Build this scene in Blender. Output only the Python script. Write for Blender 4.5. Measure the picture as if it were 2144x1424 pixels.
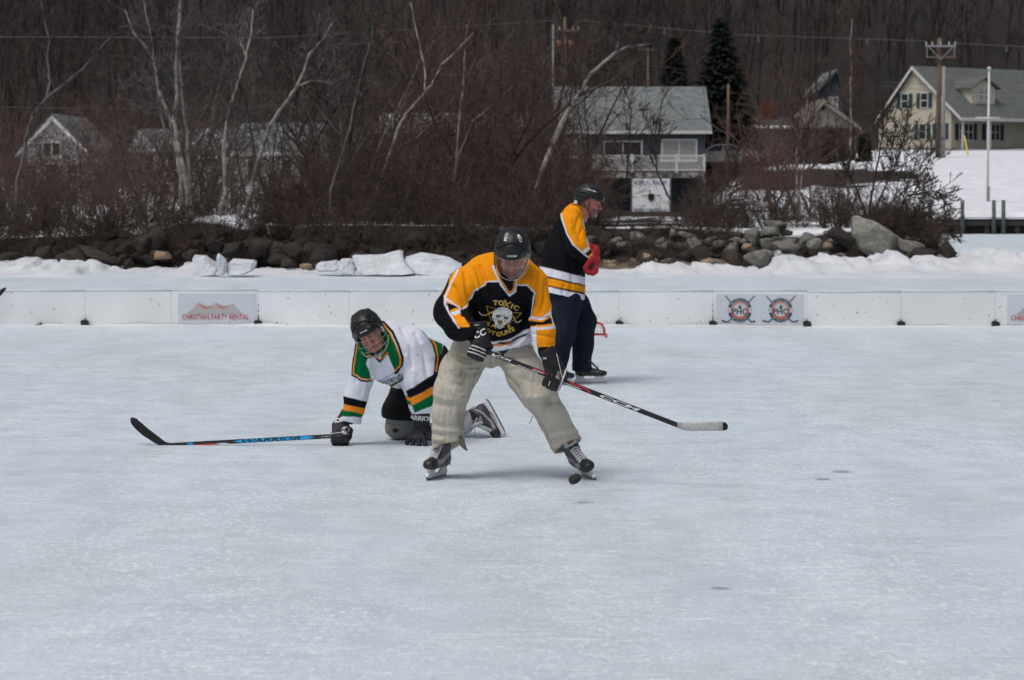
import bpy, bmesh, math, random
import numpy as np
from mathutils import Vector, Matrix, noise as mnoise
from mathutils.bvhtree import BVHTree

for _o in list(bpy.data.objects): bpy.data.objects.remove(_o)
SC = bpy.context.scene
COL = SC.collection

# ------------------------------------------------------------ camera
CH = 1.87                      # eye height of the photographer above the ice
FPX = 5062.0                   # focal length in photo pixels (85 mm on full frame)
TH = math.atan(335.0/FPX)
cam_d = bpy.data.cameras.new('camera')
cam = bpy.data.objects.new('camera', cam_d); COL.objects.link(cam)
cam.location = (0, 0, CH); cam.rotation_euler = (math.pi/2-TH, 0, 0)
cam_d.sensor_fit = 'HORIZONTAL'; cam_d.sensor_width = 36.0; cam_d.lens = 36.0*FPX/2144.0
cam_d.clip_start = 0.1; cam_d.clip_end = 3000
cam_d.dof.use_dof = True; cam_d.dof.focus_distance = 15.6; cam_d.dof.aperture_fstop = 6.0
SC.camera = cam

# ------------------------------------------------------------ light
SUN_EL, SUN_AZ = math.radians(63), math.radians(222)
w = bpy.data.worlds.new('World'); SC.world = w; w.use_nodes = True
nt = w.node_tree; bgn = nt.nodes['Background']
sk = nt.nodes.new('ShaderNodeTexSky'); sk.sky_type = 'NISHITA'; sk.sun_disc = False
sk.sun_elevation = SUN_EL; sk.sun_rotation = SUN_AZ
sk.air_density = 1.0; sk.dust_density = 6.0; sk.ozone_density = 1.0
hs = nt.nodes.new('ShaderNodeHueSaturation'); hs.inputs['Saturation'].default_value = 0.58
nt.links.new(sk.outputs[0], hs.inputs['Color']); nt.links.new(hs.outputs[0], bgn.inputs[0])
bgn.inputs[1].default_value = 0.10
sl = bpy.data.lights.new('sun', 'SUN'); sl.energy = 1.15; sl.angle = math.radians(20); sl.color = (1, .97, .93)
so = bpy.data.objects.new('sun', sl); COL.objects.link(so)
# the sky texture's sun at rotation r stands at (sin r, cos r); the lamp shines from there
sd = Vector((math.cos(SUN_EL)*math.sin(SUN_AZ), math.cos(SUN_EL)*math.cos(SUN_AZ), math.sin(SUN_EL)))
so.rotation_euler = sd.to_track_quat('Z', 'Y').to_euler()
SC.view_settings.view_transform = 'Standard'; SC.view_settings.look = 'None'
SC.view_settings.exposure = -0.10; SC.view_settings.gamma = 1.0
SC.render.engine = 'CYCLES'; SC.cycles.use_denoising = True
SC.cycles.max_bounces = 6; SC.cycles.transparent_max_bounces = 12
SC.cycles.diffuse_bounces = 3; SC.cycles.glossy_bounces = 3

# ------------------------------------------------------------ coordinates
def P(px, py, Y):
    """world point seen at photo pixel (px, py) at distance Y"""
    xc = (px-1072.0)/FPX; yc = -(py-712.0)/FPX
    d = np.array([xc, math.cos(TH)+yc*math.sin(TH), -math.sin(TH)+yc*math.cos(TH)])
    return np.array([0, 0, CH])+d*(Y/d[1])
def UV(V):
    """photo pixels of world points (n,3)"""
    V = np.asarray(V, float); d = V-np.array([0, 0, CH])
    f = d[:, 1]*math.cos(TH)-d[:, 2]*math.sin(TH); u = d[:, 1]*math.sin(TH)+d[:, 2]*math.cos(TH)
    return np.stack([1072+FPX*d[:, 0]/f, 712-FPX*u/f], 1)
def S(Y): return FPX/Y
def GY(py): return CH*FPX/(py-377.0)        # distance of the ice seen at row py
def GX(px, Y): return (px-1072.0)*Y/FPX
def srgb(r, g, b):
    f = lambda c: (c/255/12.92) if c/255 <= .04045 else ((c/255+.055)/1.055)**2.4
    return (f(r), f(g), f(b), 1.0)
def nrm(v): v = np.asarray(v, float); return v/np.linalg.norm(v)
def sstep(a, b, x): t = np.clip((x-a)/(b-a), 0, 1); return t*t*(3-2*t)

# ------------------------------------------------------------ numpy noise
def _hash(ix, iy, iz, s):
    h = (ix*374761393+iy*668265263+iz*2147483647+s*974711).astype(np.int64) & 0xffffffff
    h = ((h ^ (h >> 13))*1274126177) & 0xffffffff
    return ((h ^ (h >> 16)) & 0xffff)/65535.0
def vnoise(Q, s=0):
    Q = np.asarray(Q, float); i = np.floor(Q).astype(np.int64); f = Q-i; f = f*f*(3-2*f)
    r = 0
    for a in (0, 1):
        for b in (0, 1):
            for c in (0, 1):
                wgt = (f[:, 0] if a else 1-f[:, 0])*(f[:, 1] if b else 1-f[:, 1])*(f[:, 2] if c else 1-f[:, 2])
                r = r+wgt*_hash(i[:, 0]+a, i[:, 1]+b, i[:, 2]+c, s)
    return r*2-1
def fbm(Q, o=3, s=0):
    r = 0; a = 1.0; t = 0
    for k in range(o): r = r+a*vnoise(np.asarray(Q)*2**k, s+k*7); t += a; a *= .5
    return r/t

# ------------------------------------------------------------ materials
def mat(name, col=(.5, .5, .5, 1), rough=.7, spec=.4, attr=False, var=0.0, vscale=8.0, bump=0.0, bscale=60.0, metal=0.0,
        col2=None, cscale=5.0, cpos=.5, cw=.1, alpha=None, bdist=.01, sheen=0.0, stretch=None, coat=0.0, sub=0.0):
    m = bpy.data.materials.new(name); m.use_nodes = True; n = m.node_tree; p = n.nodes['Principled BSDF']
    p.inputs['Roughness'].default_value = rough; p.inputs['Specular IOR Level'].default_value = spec
    p.inputs['Metallic'].default_value = metal; p.inputs['Sheen Weight'].default_value = sheen
    p.inputs['Coat Weight'].default_value = coat
    if sub: p.inputs['Subsurface Weight'].default_value = sub; p.inputs['Subsurface Radius'].default_value = (.01, .004, .002)
    tc = n.nodes.new('ShaderNodeTexCoord'); co = tc.outputs['Object']
    if stretch:
        mp = n.nodes.new('ShaderNodeMapping'); mp.inputs['Scale'].default_value = stretch
        n.links.new(co, mp.inputs[0]); co = mp.outputs[0]
    if attr:
        a = n.nodes.new('ShaderNodeVertexColor'); a.layer_name = 'Col'; src = a.outputs[0]
    else:
        c = n.nodes.new('ShaderNodeRGB'); c.outputs[0].default_value = col; src = c.outputs[0]
    if col2 is not None:
        t = n.nodes.new('ShaderNodeTexNoise'); t.inputs['Scale'].default_value = cscale; t.inputs['Detail'].default_value = 6
        n.links.new(co, t.inputs[0])
        r = n.nodes.new('ShaderNodeMapRange'); r.inputs[1].default_value = cpos-cw; r.inputs[2].default_value = cpos+cw
        n.links.new(t.outputs[0], r.inputs[0])
        x = n.nodes.new('ShaderNodeMix'); x.data_type = 'RGBA'; n.links.new(r.outputs[0], x.inputs[0])
        n.links.new(src, x.inputs[6]); x.inputs[7].default_value = col2; src = x.outputs[2]
    if var:
        t = n.nodes.new('ShaderNodeTexNoise'); t.inputs['Scale'].default_value = vscale; t.inputs['Detail'].default_value = 5
        n.links.new(co, t.inputs[0])
        r = n.nodes.new('ShaderNodeMapRange'); r.inputs[1].default_value = .3; r.inputs[2].default_value = .7
        r.inputs[3].default_value = 1-var; r.inputs[4].default_value = 1+var
        n.links.new(t.outputs[0], r.inputs[0])
        x = n.nodes.new('ShaderNodeVectorMath'); x.operation = 'SCALE'
        n.links.new(src, x.inputs[0]); n.links.new(r.outputs[0], x.inputs['Scale']); src = x.outputs[0]
    n.links.new(src, p.inputs['Base Color'])
    if bump:
        t = n.nodes.new('ShaderNodeTexNoise'); t.inputs['Scale'].default_value = bscale; t.inputs['Detail'].default_value = 4
        n.links.new(co, t.inputs[0])
        b = n.nodes.new('ShaderNodeBump'); b.inputs['Strength'].default_value = bump; b.inputs['Distance'].default_value = bdist
        n.links.new(t.outputs[0], b.inputs['Height']); n.links.new(b.outputs[0], p.inputs['Normal'])
    if alpha is not None: p.inputs['Alpha'].default_value = alpha
    return m

# ------------------------------------------------------------ objects
def tag(o, label=None, cat=None, group=None, kind=None):
    if label: o['label'] = label
    if cat: o['category'] = cat
    if group: o['group'] = group
    if kind: o['kind'] = kind
    return o
def empty(name, loc, label=None, cat=None, group=None):
    o = bpy.data.objects.new(name, None); COL.objects.link(o); o.location = tuple(loc); o.empty_display_size = .2
    return tag(o, label, cat, group)
def mkobj(name, V, F, m, parent=None, smooth=True, colors=None, mats=None, fm=None):
    """V world points, F index array/list. parented objects keep world coordinates through their mesh offset."""
    V = np.asarray(V, np.float64)
    me = bpy.data.meshes.new(name)
    if isinstance(F, np.ndarray):
        k = F.shape[1]; me.vertices.add(len(V)); me.vertices.foreach_set('co', V.astype(np.float32).ravel())
        me.loops.add(F.size); me.loops.foreach_set('vertex_index', F.astype(np.int32).ravel())
        me.polygons.add(len(F)); me.polygons.foreach_set('loop_start', np.arange(0, F.size, k, dtype=np.int32))
        me.update(calc_edges=True)
    else:
        me.from_pydata([tuple(v) for v in V], [], [tuple(f) for f in F]); me.update()
    if mats:
        for q in mats: me.materials.append(q)
        if fm is not None: me.polygons.foreach_set('material_index', np.asarray(fm, np.int32))
    else: me.materials.append(m)
    me.polygons.foreach_set('use_smooth', np.full(len(me.polygons), bool(smooth)))
    if colors is not None:
        a = me.color_attributes.new('Col', 'FLOAT_COLOR', 'POINT'); c = np.ones((len(V), 4), np.float32); c[:, :3] = np.asarray(colors)[:, :3]
        a.data.foreach_set('color', c.ravel())
    o = bpy.data.objects.new(name, me); COL.objects.link(o)
    if parent is not None:
        bpy.context.view_layer.update() if False else None
        o.parent = parent
        M = Matrix.Identity(4); q = parent
        while q is not None: M = (Matrix.Translation(q.location) @ q.rotation_euler.to_matrix().to_4x4()) @ M; q = q.parent
        o.location = (0, 0, 0); me.transform(M.inverted())
    return o
class MB:
    """collects boxes, prisms and tubes in world space; build() makes one mesh object"""
    def __init__(s): s.V = []; s.F = []; s.M = []; s.cm = 0
    def add(s, V, F):
        k = len(s.V); s.V += [tuple(map(float, v)) for v in V]; s.F += [tuple(i+k for i in f) for f in F]; s.M += [s.cm]*len(F); return s
    def box(s, c, d, R=None):
        x, y, z = d[0]/2, d[1]/2, d[2]/2
        v = np.array([(a*x, b*y, e*z) for a in (-1, 1) for b in (-1, 1) for e in (-1, 1)], float)
        if R is not None: v = v @ np.asarray(R).T
        return s.add(v+np.asarray(c, float), [(0, 1, 3, 2), (4, 6, 7, 5), (0, 4, 5, 1), (2, 3, 7, 6), (0, 2, 6, 4), (1, 5, 7, 3)])
    def b2(s, lo, hi): lo = np.minimum(lo, hi)*1.; hi = np.maximum(lo, hi); return s.box((lo+hi)/2, hi-lo)
    def prism(s, pts, vec):
        n = len(pts); a = [np.asarray(p, float) for p in pts]; b = [p+np.asarray(vec, float) for p in a]
        return s.add(a+b, [tuple(range(n)), tuple(range(2*n-1, n-1, -1))]+[(i, i+n, (i+1) % n+n, (i+1) % n) for i in range(n)])
    def tube(s, pts, r, n=8, cap=True):
        pts = [np.asarray(p, float) for p in pts]; rs = r if hasattr(r, '__len__') else [r]*len(pts)
        V = []; F = []; up = None
        for i, p in enumerate(pts):
            t = nrm(pts[min(i+1, len(pts)-1)]-pts[max(i-1, 0)])
            if up is None: up = nrm(np.cross(t, (0, 0, 1) if abs(t[2]) < .9 else (1, 0, 0)))
            up = nrm(up-t*np.dot(up, t)); w_ = np.cross(t, up)
            for k in range(n): a = 2*math.pi*k/n; V.append(p+rs[i]*(math.cos(a)*up+math.sin(a)*w_))
        for i in range(len(pts)-1):
            for k in range(n): F.append((i*n+k, i*n+(k+1) % n, (i+1)*n+(k+1) % n, (i+1)*n+k))
        if cap: F.append(tuple(range(n-1, -1, -1))); F.append(tuple(range((len(pts)-1)*n, len(pts)*n)))
        return s.add(V, F)
    def build(s, name, m, parent=None, smooth=False, mats=None):
        return mkobj(name, s.V, s.F, m, parent, smooth, mats=mats, fm=s.M if mats else None)
def copy_tree(o, parent=None, loc=None, rot=None, label=None, scale=None):
    c = o.copy(); COL.objects.link(c)
    if parent is not None: c.parent = parent
    if loc is not None: c.location = loc
    if rot is not None: c.rotation_euler = rot
    if scale is not None: c.scale = scale
    if label: c['label'] = label
    for ch in list(o.children): copy_tree(ch, c)
    return c

# ------------------------------------------------------------ implicit surfaces
def capsule(Q, a, b, ra, rb, side=None, flat=1.0):
    a = np.asarray(a, np.float32); b = np.asarray(b, np.float32); ab = b-a
    t = np.clip(((Q-a) @ ab)/max(float(ab @ ab), 1e-9), 0, 1); q = Q-(a+t[:, None]*ab)
    if side is not None:
        side = nrm(side).astype(np.float32); q = q+side*((q @ side)*(1/flat-1))[:, None]
    return (np.sqrt((q*q).sum(1))-(ra+(rb-ra)*t))*min(1.0, flat)
def ellip(Q, c, r, R=None):
    q = Q-np.asarray(c, np.float32)
    if R is not None: q = q @ np.asarray(R, np.float32)
    r = np.asarray(r, np.float32); k0 = np.sqrt(((q/r)**2).sum(1)); k1 = np.sqrt(((q/(r*r))**2).sum(1))+1e-9
    return k0*(k0-1)/k1
def rbox(Q, c, h, rr, R=None):
    q = Q-np.asarray(c, np.float32)
    if R is not None: q = q @ np.asarray(R, np.float32)
    q = np.abs(q)-(np.asarray(h, np.float32)-rr)
    return np.sqrt((np.maximum(q, 0)**2).sum(1))+np.minimum(q.max(1), 0)-rr
def smin(a, b, k): h = np.clip(.5+.5*(b-a)/k, 0, 1); return b*(1-h)+a*h-k*h*(1-h)
def smax(a, b, k): return -smin(-a, -b, k)
def chain(Q, nodes, k=.02, side=None, flat=1.0):
    d = None
    for (a, ra), (b, rb) in zip(nodes[:-1], nodes[1:]):
        e = capsule(Q, a, b, ra, rb, side, flat); d = e if d is None else smin(d, e, k)
    return d
def plane(Q, p, n): return (Q-np.asarray(p, np.float32)) @ nrm(n).astype(np.float32)
def nets(fn, lo, hi, h):
    """surface nets over fn(Q) < 0; coarse pass first"""
    lo = np.asarray(lo, float); hi = np.asarray(hi, float); B = 4
    nb = np.ceil((hi-lo)/(h*B)).astype(int)+1; n = nb*B
    g = [lo[i]+(np.arange(nb[i])*B+(B-1)/2)*h for i in range(3)]
    C = np.stack(np.meshgrid(*g, indexing='ij'), -1).reshape(-1, 3).astype(np.float32)
    Fc = fn(C).reshape(nb)
    F = np.repeat(np.repeat(np.repeat(Fc, B, 0), B, 1), B, 2).astype(np.float32)
    I = np.argwhere(np.abs(Fc) < h*B*2.4)
    o = np.stack(np.meshgrid(*[np.arange(B)]*3, indexing='ij'), -1).reshape(-1, 3)
    for s in range(0, len(I), 20000):
        ii = (I[s:s+20000, None]*B+o[None]).reshape(-1, 3)
        F[ii[:, 0], ii[:, 1], ii[:, 2]] = fn((lo+ii*h).astype(np.float32))
    ins = F < 0
    A = np.zeros(tuple(n-1), np.uint8)
    sl_ = lambda a, k: slice(a, a+n[k]-1)
    for a in (0, 1):
        for b in (0, 1):
            for c in (0, 1): A += ins[sl_(a, 0), sl_(b, 1), sl_(c, 2)]
    cells = np.argwhere((A > 0) & (A < 8)); idx = -np.ones(tuple(n-1), np.int32); idx[cells[:, 0], cells[:, 1], cells[:, 2]] = np.arange(len(cells))
    acc = np.zeros((len(cells), 3)); cnt = np.zeros(len(cells))
    cs = [(a, b, c) for a in (0, 1) for b in (0, 1) for c in (0, 1)]
    for p in cs:
        for ax in range(3):
            if p[ax]: continue
            q = list(p); q[ax] = 1
            f0 = F[cells[:, 0]+p[0], cells[:, 1]+p[1], cells[:, 2]+p[2]]; f1 = F[cells[:, 0]+q[0], cells[:, 1]+q[1], cells[:, 2]+q[2]]
            mk = (f0 < 0) != (f1 < 0); t = np.where(mk, f0/np.where(mk, f0-f1, 1), 0)
            pt = np.array(p, float)+np.zeros((len(cells), 3)); pt[:, ax] += t
            acc[mk] += pt[mk]; cnt[mk] += 1
    V = lo+(cells+acc/cnt[:, None])*h
    faces = []
    for ax in range(3):
        u, v = (ax+1) % 3, (ax+2) % 3
        s0 = [slice(1, n[k]-1) for k in range(3)]; s0[ax] = slice(0, n[ax]-1); s1 = list(s0); s1[ax] = slice(1, n[ax])
        i0 = ins[tuple(s0)]; i1 = ins[tuple(s1)]
        for d, mk in ((0, i0 & ~i1), (1, ~i0 & i1)):
            e = np.argwhere(mk)+np.array([0 if k == ax else 1 for k in range(3)])
            if not len(e): continue
            du = np.zeros(3, int); du[u] = 1; dv = np.zeros(3, int); dv[v] = 1
            q = [e-du-dv, e-dv, e, e-du]
            f = np.stack([idx[tuple(x.T)] for x in q], 1)
            faces.append(f if d == 0 else f[:, ::-1])
    Fq = np.concatenate(faces); Fq = Fq[(Fq >= 0).all(1)]
    return V, Fq
def vnormals(V, F):
    n = np.zeros_like(V); a = np.cross(V[F[:, 2]]-V[F[:, 0]], V[F[:, 3]]-V[F[:, 1]])
    for k in range(4): np.add.at(n, F[:, k], a)
    return n/(np.linalg.norm(n, axis=1)[:, None]+1e-12)
def inpoly(uv, poly):
    x, y = uv[:, 0], uv[:, 1]; r = np.zeros(len(uv), bool); j = len(poly)-1
    for i in range(len(poly)):
        xi, yi = poly[i]; xj, yj = poly[j]
        if yi != yj: r ^= ((yi > y) != (yj > y)) & (x < (xj-xi)*(y-yi)/(yj-yi)+xi)
        j = i
    return r
def pdist(uv, pts):
    """distance in photo pixels to a polyline, and the parameter along it"""
    d = np.full(len(uv), 1e9)
    for a, b in zip(pts[:-1], pts[1:]):
        a = np.array(a, float); b = np.array(b, float); ab = b-a; t = np.clip(((uv-a) @ ab)/max(ab @ ab, 1e-9), 0, 1)
        d = np.minimum(d, np.linalg.norm(uv-(a+t[:, None]*ab), axis=1))
    return d
def folds(V, F, lines, nz=()):
    """lines: (points in the garment's front plane given as photo pixels, width px, height m); pushes along normals"""
    N = vnormals(V, F); uv = UV(V); d = np.zeros(len(V)); fr = sstep(-.15, .35, -N[:, 1])
    for pts, wd, am in lines:
        q = pdist(uv, pts); d += am*np.exp(-(q/wd)**2)*fr
    for (fx, fy, fz, am, o, sd_) in nz:
        x = fbm(V*np.array([fx, fy, fz]), o, sd_); d += am*(1-2*np.abs(x)-.5)
    return V+N*d[:, None]
def frame(o, x, z):
    """rotation matrix with columns x, y, z from an x axis and an approximate z"""
    x = nrm(x); z = np.asarray(z, float); z = nrm(z-x*np.dot(x, z)); y = np.cross(z, x)
    return np.stack([x, y, z], 1), np.asarray(o, float)
def rotm(yaw=0, pitch=0, roll=0):
    return np.array(Matrix.Rotation(math.radians(yaw), 3, 'Z') @ Matrix.Rotation(math.radians(roll), 3, 'Y') @ Matrix.Rotation(math.radians(pitch), 3, 'X'))

# ------------------------------------------------------------ lettering and flat art laid on surfaces
def text2d(s, size=1.0, bold=0.0, shear=0.0, arc=None, sp=1.0, align='CENTER'):
    """outline of a line of text as (verts2d, faces)"""
    def one(t):
        cu = bpy.data.curves.new('t', 'FONT'); cu.body = t; cu.size = size; cu.offset = bold*size; cu.shear = shear
        cu.align_x = 'CENTER' if arc or align == 'CENTER' else 'LEFT'; cu.resolution_u = 3; cu.space_character = sp
        o = bpy.data.objects.new('t', cu); COL.objects.link(o)
        dg = bpy.context.evaluated_depsgraph_get(); me = o.evaluated_get(dg).to_mesh()
        V = [(v.co.x, v.co.y) for v in me.vertices]; F = [tuple(p.vertices) for p in me.polygons]
        o.evaluated_get(dg).to_mesh_clear(); bpy.data.objects.remove(o); bpy.data.curves.remove(cu)
        return V, F
    if not arc: return one(s)
    R, span, up = arc; V = []; F = []; n = len(s)   # letters along an arc of radius R, total angle span
    for i, ch in enumerate(s):
        if ch == ' ': continue
        a = (-.5+i/(n-1))*span; v, f = one(ch); k = len(V)
        for x, y in v:
            if up: r = R+y; V.append((r*math.sin(a)+x*math.cos(a), r*math.cos(a)-x*math.sin(a)-R))
            else: r = R-y; V.append((r*math.sin(a)+x*math.cos(a), -r*math.cos(a)+x*math.sin(a)+R))
        F += [tuple(q+k for q in g) for g in f]
    return V, F
def poly2d(pts): return [tuple(p) for p in pts], [tuple(range(len(pts)))]
def line2d(pts, wd):
    V = []; F = []
    for (a, b) in zip(pts[:-1], pts[1:]):
        a = np.array(a, float); b = np.array(b, float); t = b-a; t /= np.linalg.norm(t)+1e-9; nn = np.array([-t[1], t[0]])*wd/2; k = len(V)
        V += [tuple(a-nn-t*wd*.2), tuple(b-nn+t*wd*.2), tuple(b+nn+t*wd*.2), tuple(a+nn-t*wd*.2)]; F.append((k, k+1, k+2, k+3))
    return V, F
def ring2d(r0, r1, a0=0, a1=2*math.pi, n=32, c=(0, 0)):
    V = []; F = []
    for i in range(n+1):
        a = a0+(a1-a0)*i/n; V += [(c[0]+r0*math.cos(a), c[1]+r0*math.sin(a)), (c[0]+r1*math.cos(a), c[1]+r1*math.sin(a))]
    for i in range(n): k = 2*i; F.append((k, k+1, k+3, k+2))
    return V, F
def disc2d(r, c=(0, 0), n=20, ry=None):
    ry = ry or r; return poly2d([(c[0]+r*math.cos(2*math.pi*i/n), c[1]+ry*math.sin(2*math.pi*i/n)) for i in range(n)])
def xf2d(s, dx=0, dy=0, rot=0, sx=1, sy=1):
    c, n = math.cos(rot), math.sin(rot)
    return [(dx+c*x*sx-n*y*sy, dy+n*x*sx+c*y*sy) for x, y in s[0]], s[1]
def decal(name, items, O, X, Y, m_list, parent, bvh=None, grid=.012, off=.003, label=None):
    """items: (shape2d, material index, layer). Shapes in metres in the X,Y plane at O; laid onto bvh when given."""
    O = np.asarray(O, float); X = nrm(X); Y = nrm(np.asarray(Y, float)-X*np.dot(X, Y)); N = np.cross(X, Y)
    bm = bmesh.new(); lay = bm.verts.layers.float.new('lay')
    for (V, F), mi, ly in items:
        vs = [bm.verts.new((x, y, 0)) for x, y in V]
        for v in vs: v[lay] = ly
        for f in F:
            try: g = bm.faces.new([vs[i] for i in f]); g.material_index = mi
            except ValueError: pass
    if bvh is not None and len(bm.verts):
        xs = [v.co.x for v in bm.verts]; ys = [v.co.y for v in bm.verts]
        for ax, a, b in ((0, min(xs), max(xs)), (1, min(ys), max(ys))):
            t = math.floor(a/grid)*grid+grid
            while t < b:
                nn = (1, 0, 0) if ax == 0 else (0, 1, 0); co = (t, 0, 0) if ax == 0 else (0, t, 0)
                bmesh.ops.bisect_plane(bm, geom=bm.verts[:]+bm.edges[:]+bm.faces[:], plane_co=co, plane_no=nn); t += grid
    bad = []
    for v in bm.verts:
        q = O+X*v.co.x+Y*v.co.y; ly = v[lay]*.0008
        if bvh is not None:
            hit, n_, i_, d_ = bvh.ray_cast(Vector(q+N*.4), Vector(-N), .8)
            if hit is None: bad.append(v); continue
            if n_.dot(Vector(N)) < 0: n_ = -n_
            v.co = hit+n_*(off+ly)
        else: v.co = Vector(q+N*(off+ly))
    bmesh.ops.delete(bm, geom=bad, context='VERTS')
    bm.verts.index_update(); V = [tuple(v.co) for v in bm.verts]; F = [tuple(v.index for v in f.verts) for f in bm.faces]; fm = [f.material_index for f in bm.faces]
    bm.free()
    return mkobj(name, V, F, None, parent, False, mats=m_list, fm=fm)
def bvh_of(V, F): return BVHTree.FromPolygons([tuple(v) for v in V], [tuple(int(i) for i in f) for f in F])
# ============================================================ THE SETTING
rnd = random.Random(7); NR = np.random.RandomState(5)
M_snow = mat('snow', (.60, .63, .67, 1), .75, .3, var=.12, vscale=.8, bump=.6, bscale=3, bdist=.05)

# ---- ice sheet
def ice_material():
    m = bpy.data.materials.new('ice'); m.use_nodes = True; n = m.node_tree; L = n.links; p = n.nodes['Principled BSDF']
    tc = n.nodes.new('ShaderNodeTexCoord')
    def noise(scale, detail=5, stretch=(1, 1, 1), rot=0, rough=.55, dist=0):
        mp = n.nodes.new('ShaderNodeMapping'); mp.inputs['Scale'].default_value = stretch; mp.inputs['Rotation'].default_value = (0, 0, rot)
        L.new(tc.outputs['Object'], mp.inputs[0]); t = n.nodes.new('ShaderNodeTexNoise')
        t.inputs['Scale'].default_value = scale; t.inputs['Detail'].default_value = detail; t.inputs['Roughness'].default_value = rough
        t.inputs['Distortion'].default_value = dist; L.new(mp.outputs[0], t.inputs[0]); return t.outputs[0]
    def rng(s, a, b, c=0, d=1):
        r = n.nodes.new('ShaderNodeMapRange'); r.interpolation_type = 'SMOOTHSTEP'
        for i, v in zip((1, 2, 3, 4), (a, b, c, d)): r.inputs[i].default_value = v
        L.new(s, r.inputs[0]); return r.outputs[0]
    def mix(f, a, b, mode='MIX'):
        x = n.nodes.new('ShaderNodeMix'); x.data_type = 'RGBA'; x.blend_type = mode
        for k, v in ((0, f), (6, a), (7, b)):
            if hasattr(v, 'default_value'): L.new(v, x.inputs[k])
            else: x.inputs[k].default_value = v
        return x.outputs[2]
    def math_(op, a, b):
        x = n.nodes.new('ShaderNodeMath'); x.operation = op
        for k, v in ((0, a), (1, b)):
            if hasattr(v, 'default_value'): L.new(v, x.inputs[k])
            else: x.inputs[k].default_value = v
        return x.outputs[0]
    V3 = (1, .30, 1)                                       # features drawn out away from the skaters' end
    base = mix(rng(noise(.35, 4, V3, 0, .55, .6), .38, .66), (.545, .640, .724, 1), (.512, .578, .622, 1))
    base = mix(rng(noise(1.6, 6, V3, .3, .65), .40, .70, 0, .6), base, (.650, .738, .814, 1))
    base = mix(rng(noise(.7, 4, V3, .1), .56, .78, 0, .55), base, (.47, .525, .555, 1))
    # frosted flecks and shavings left by skates
    gate0 = rng(noise(.9, 3, V3), .38, .62, .25, 1)
    base = mix(math_('MULTIPLY', rng(noise(26, 5, (1, .42, 1), .2, .8), .50, .64, 0, .9), gate0), base, (.84, .885, .93, 1))
    base = mix(rng(noise(55, 4, (1, .4, 1), .1, .8), .52, .66, 0, .75), base, (.80, .84, .88, 1))
    base = mix(math_('MULTIPLY', rng(noise(9, 4, (1, .5, 1), .5, .7), .60, .66, 0, .55), rng(noise(1.1, 2), .42, .6)), base, (.78, .81, .83, 1))
    base = mix(rng(noise(38, 4, (1, .4, 1), 0, .8), .52, .70, 0, .6), base, (.40, .45, .49, 1))
    hgt = noise(22, 4, (1, .4, 1))
    for k, (rot, st) in enumerate(((.35, (.25, 3, 1)), (-.55, (.25, 3.4, 1)), (.95, (.3, 3, 1)), (-1.1, (.3, 3, 1)), (1.45, (.25, 3, 1)), (1.8, (.25, 3, 1)))):
        s = rng(noise(11, 3, st, rot, .5, .2), .650, .668); gate = rng(noise(.8+.15*k, 2), .42, .56, 0, .75)
        base = mix(math_('MULTIPLY', s, gate), base, (.80, .84, .88, 1) if k != 3 else (.46, .50, .53, 1))
    # the few dark melt spots
    geo = n.nodes.new('ShaderNodeNewGeometry'); wob = noise(6, 4)
    for (px, py, rx, ry) in ICE_SPOTS:
        Y = GY(py); X = GX(px, Y); sx = rx*Y/FPX; sy = ry*Y*Y/(FPX*CH)
        mp = n.nodes.new('ShaderNodeVectorMath'); mp.operation = 'SUBTRACT'; mp.inputs[1].default_value = (X, Y, 0); L.new(geo.outputs['Position'], mp.inputs[0])
        sc_ = n.nodes.new('ShaderNodeVectorMath'); sc_.operation = 'MULTIPLY'; sc_.inputs[1].default_value = (1/sx, 1/sy, 0); L.new(mp.outputs[0], sc_.inputs[0])
        ln = n.nodes.new('ShaderNodeVectorMath'); ln.operation = 'LENGTH'; L.new(sc_.outputs[0], ln.inputs[0])
        dd = math_('ADD', ln.outputs['Value'], math_('MULTIPLY', wob, 1.6))
        base = mix(rng(dd, 1.1, 1.9, .75, 0), base, (.22, .25, .27, 1))
    L.new(base, p.inputs['Base Color'])
    L.new(rng(noise(3, 4), .3, .7, .38, .62), p.inputs['Roughness']); p.inputs['Specular IOR Level'].default_value = .35
    b = n.nodes.new('ShaderNodeBump'); b.inputs['Strength'].default_value = .35; b.inputs['Distance'].default_value = .006
    L.new(math_('ADD', hgt, math_('MULTIPLY', noise(60, 3, (.4, 1, 1)), .5)), b.inputs['Height']); L.new(b.outputs[0], p.inputs['Normal'])
    return m
ICE_SPOTS = [(1768, 990, 30, 4), (1725, 1006, 22, 3), (1512, 1238, 28, 4)]
o = MB().add([(-260, -30, 0), (260, -30, 0), (260, 260, 0), (-260, 260, 0)], [(0, 1, 2, 3)]).build('ice', ice_material()); tag(o, kind='structure')

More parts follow.
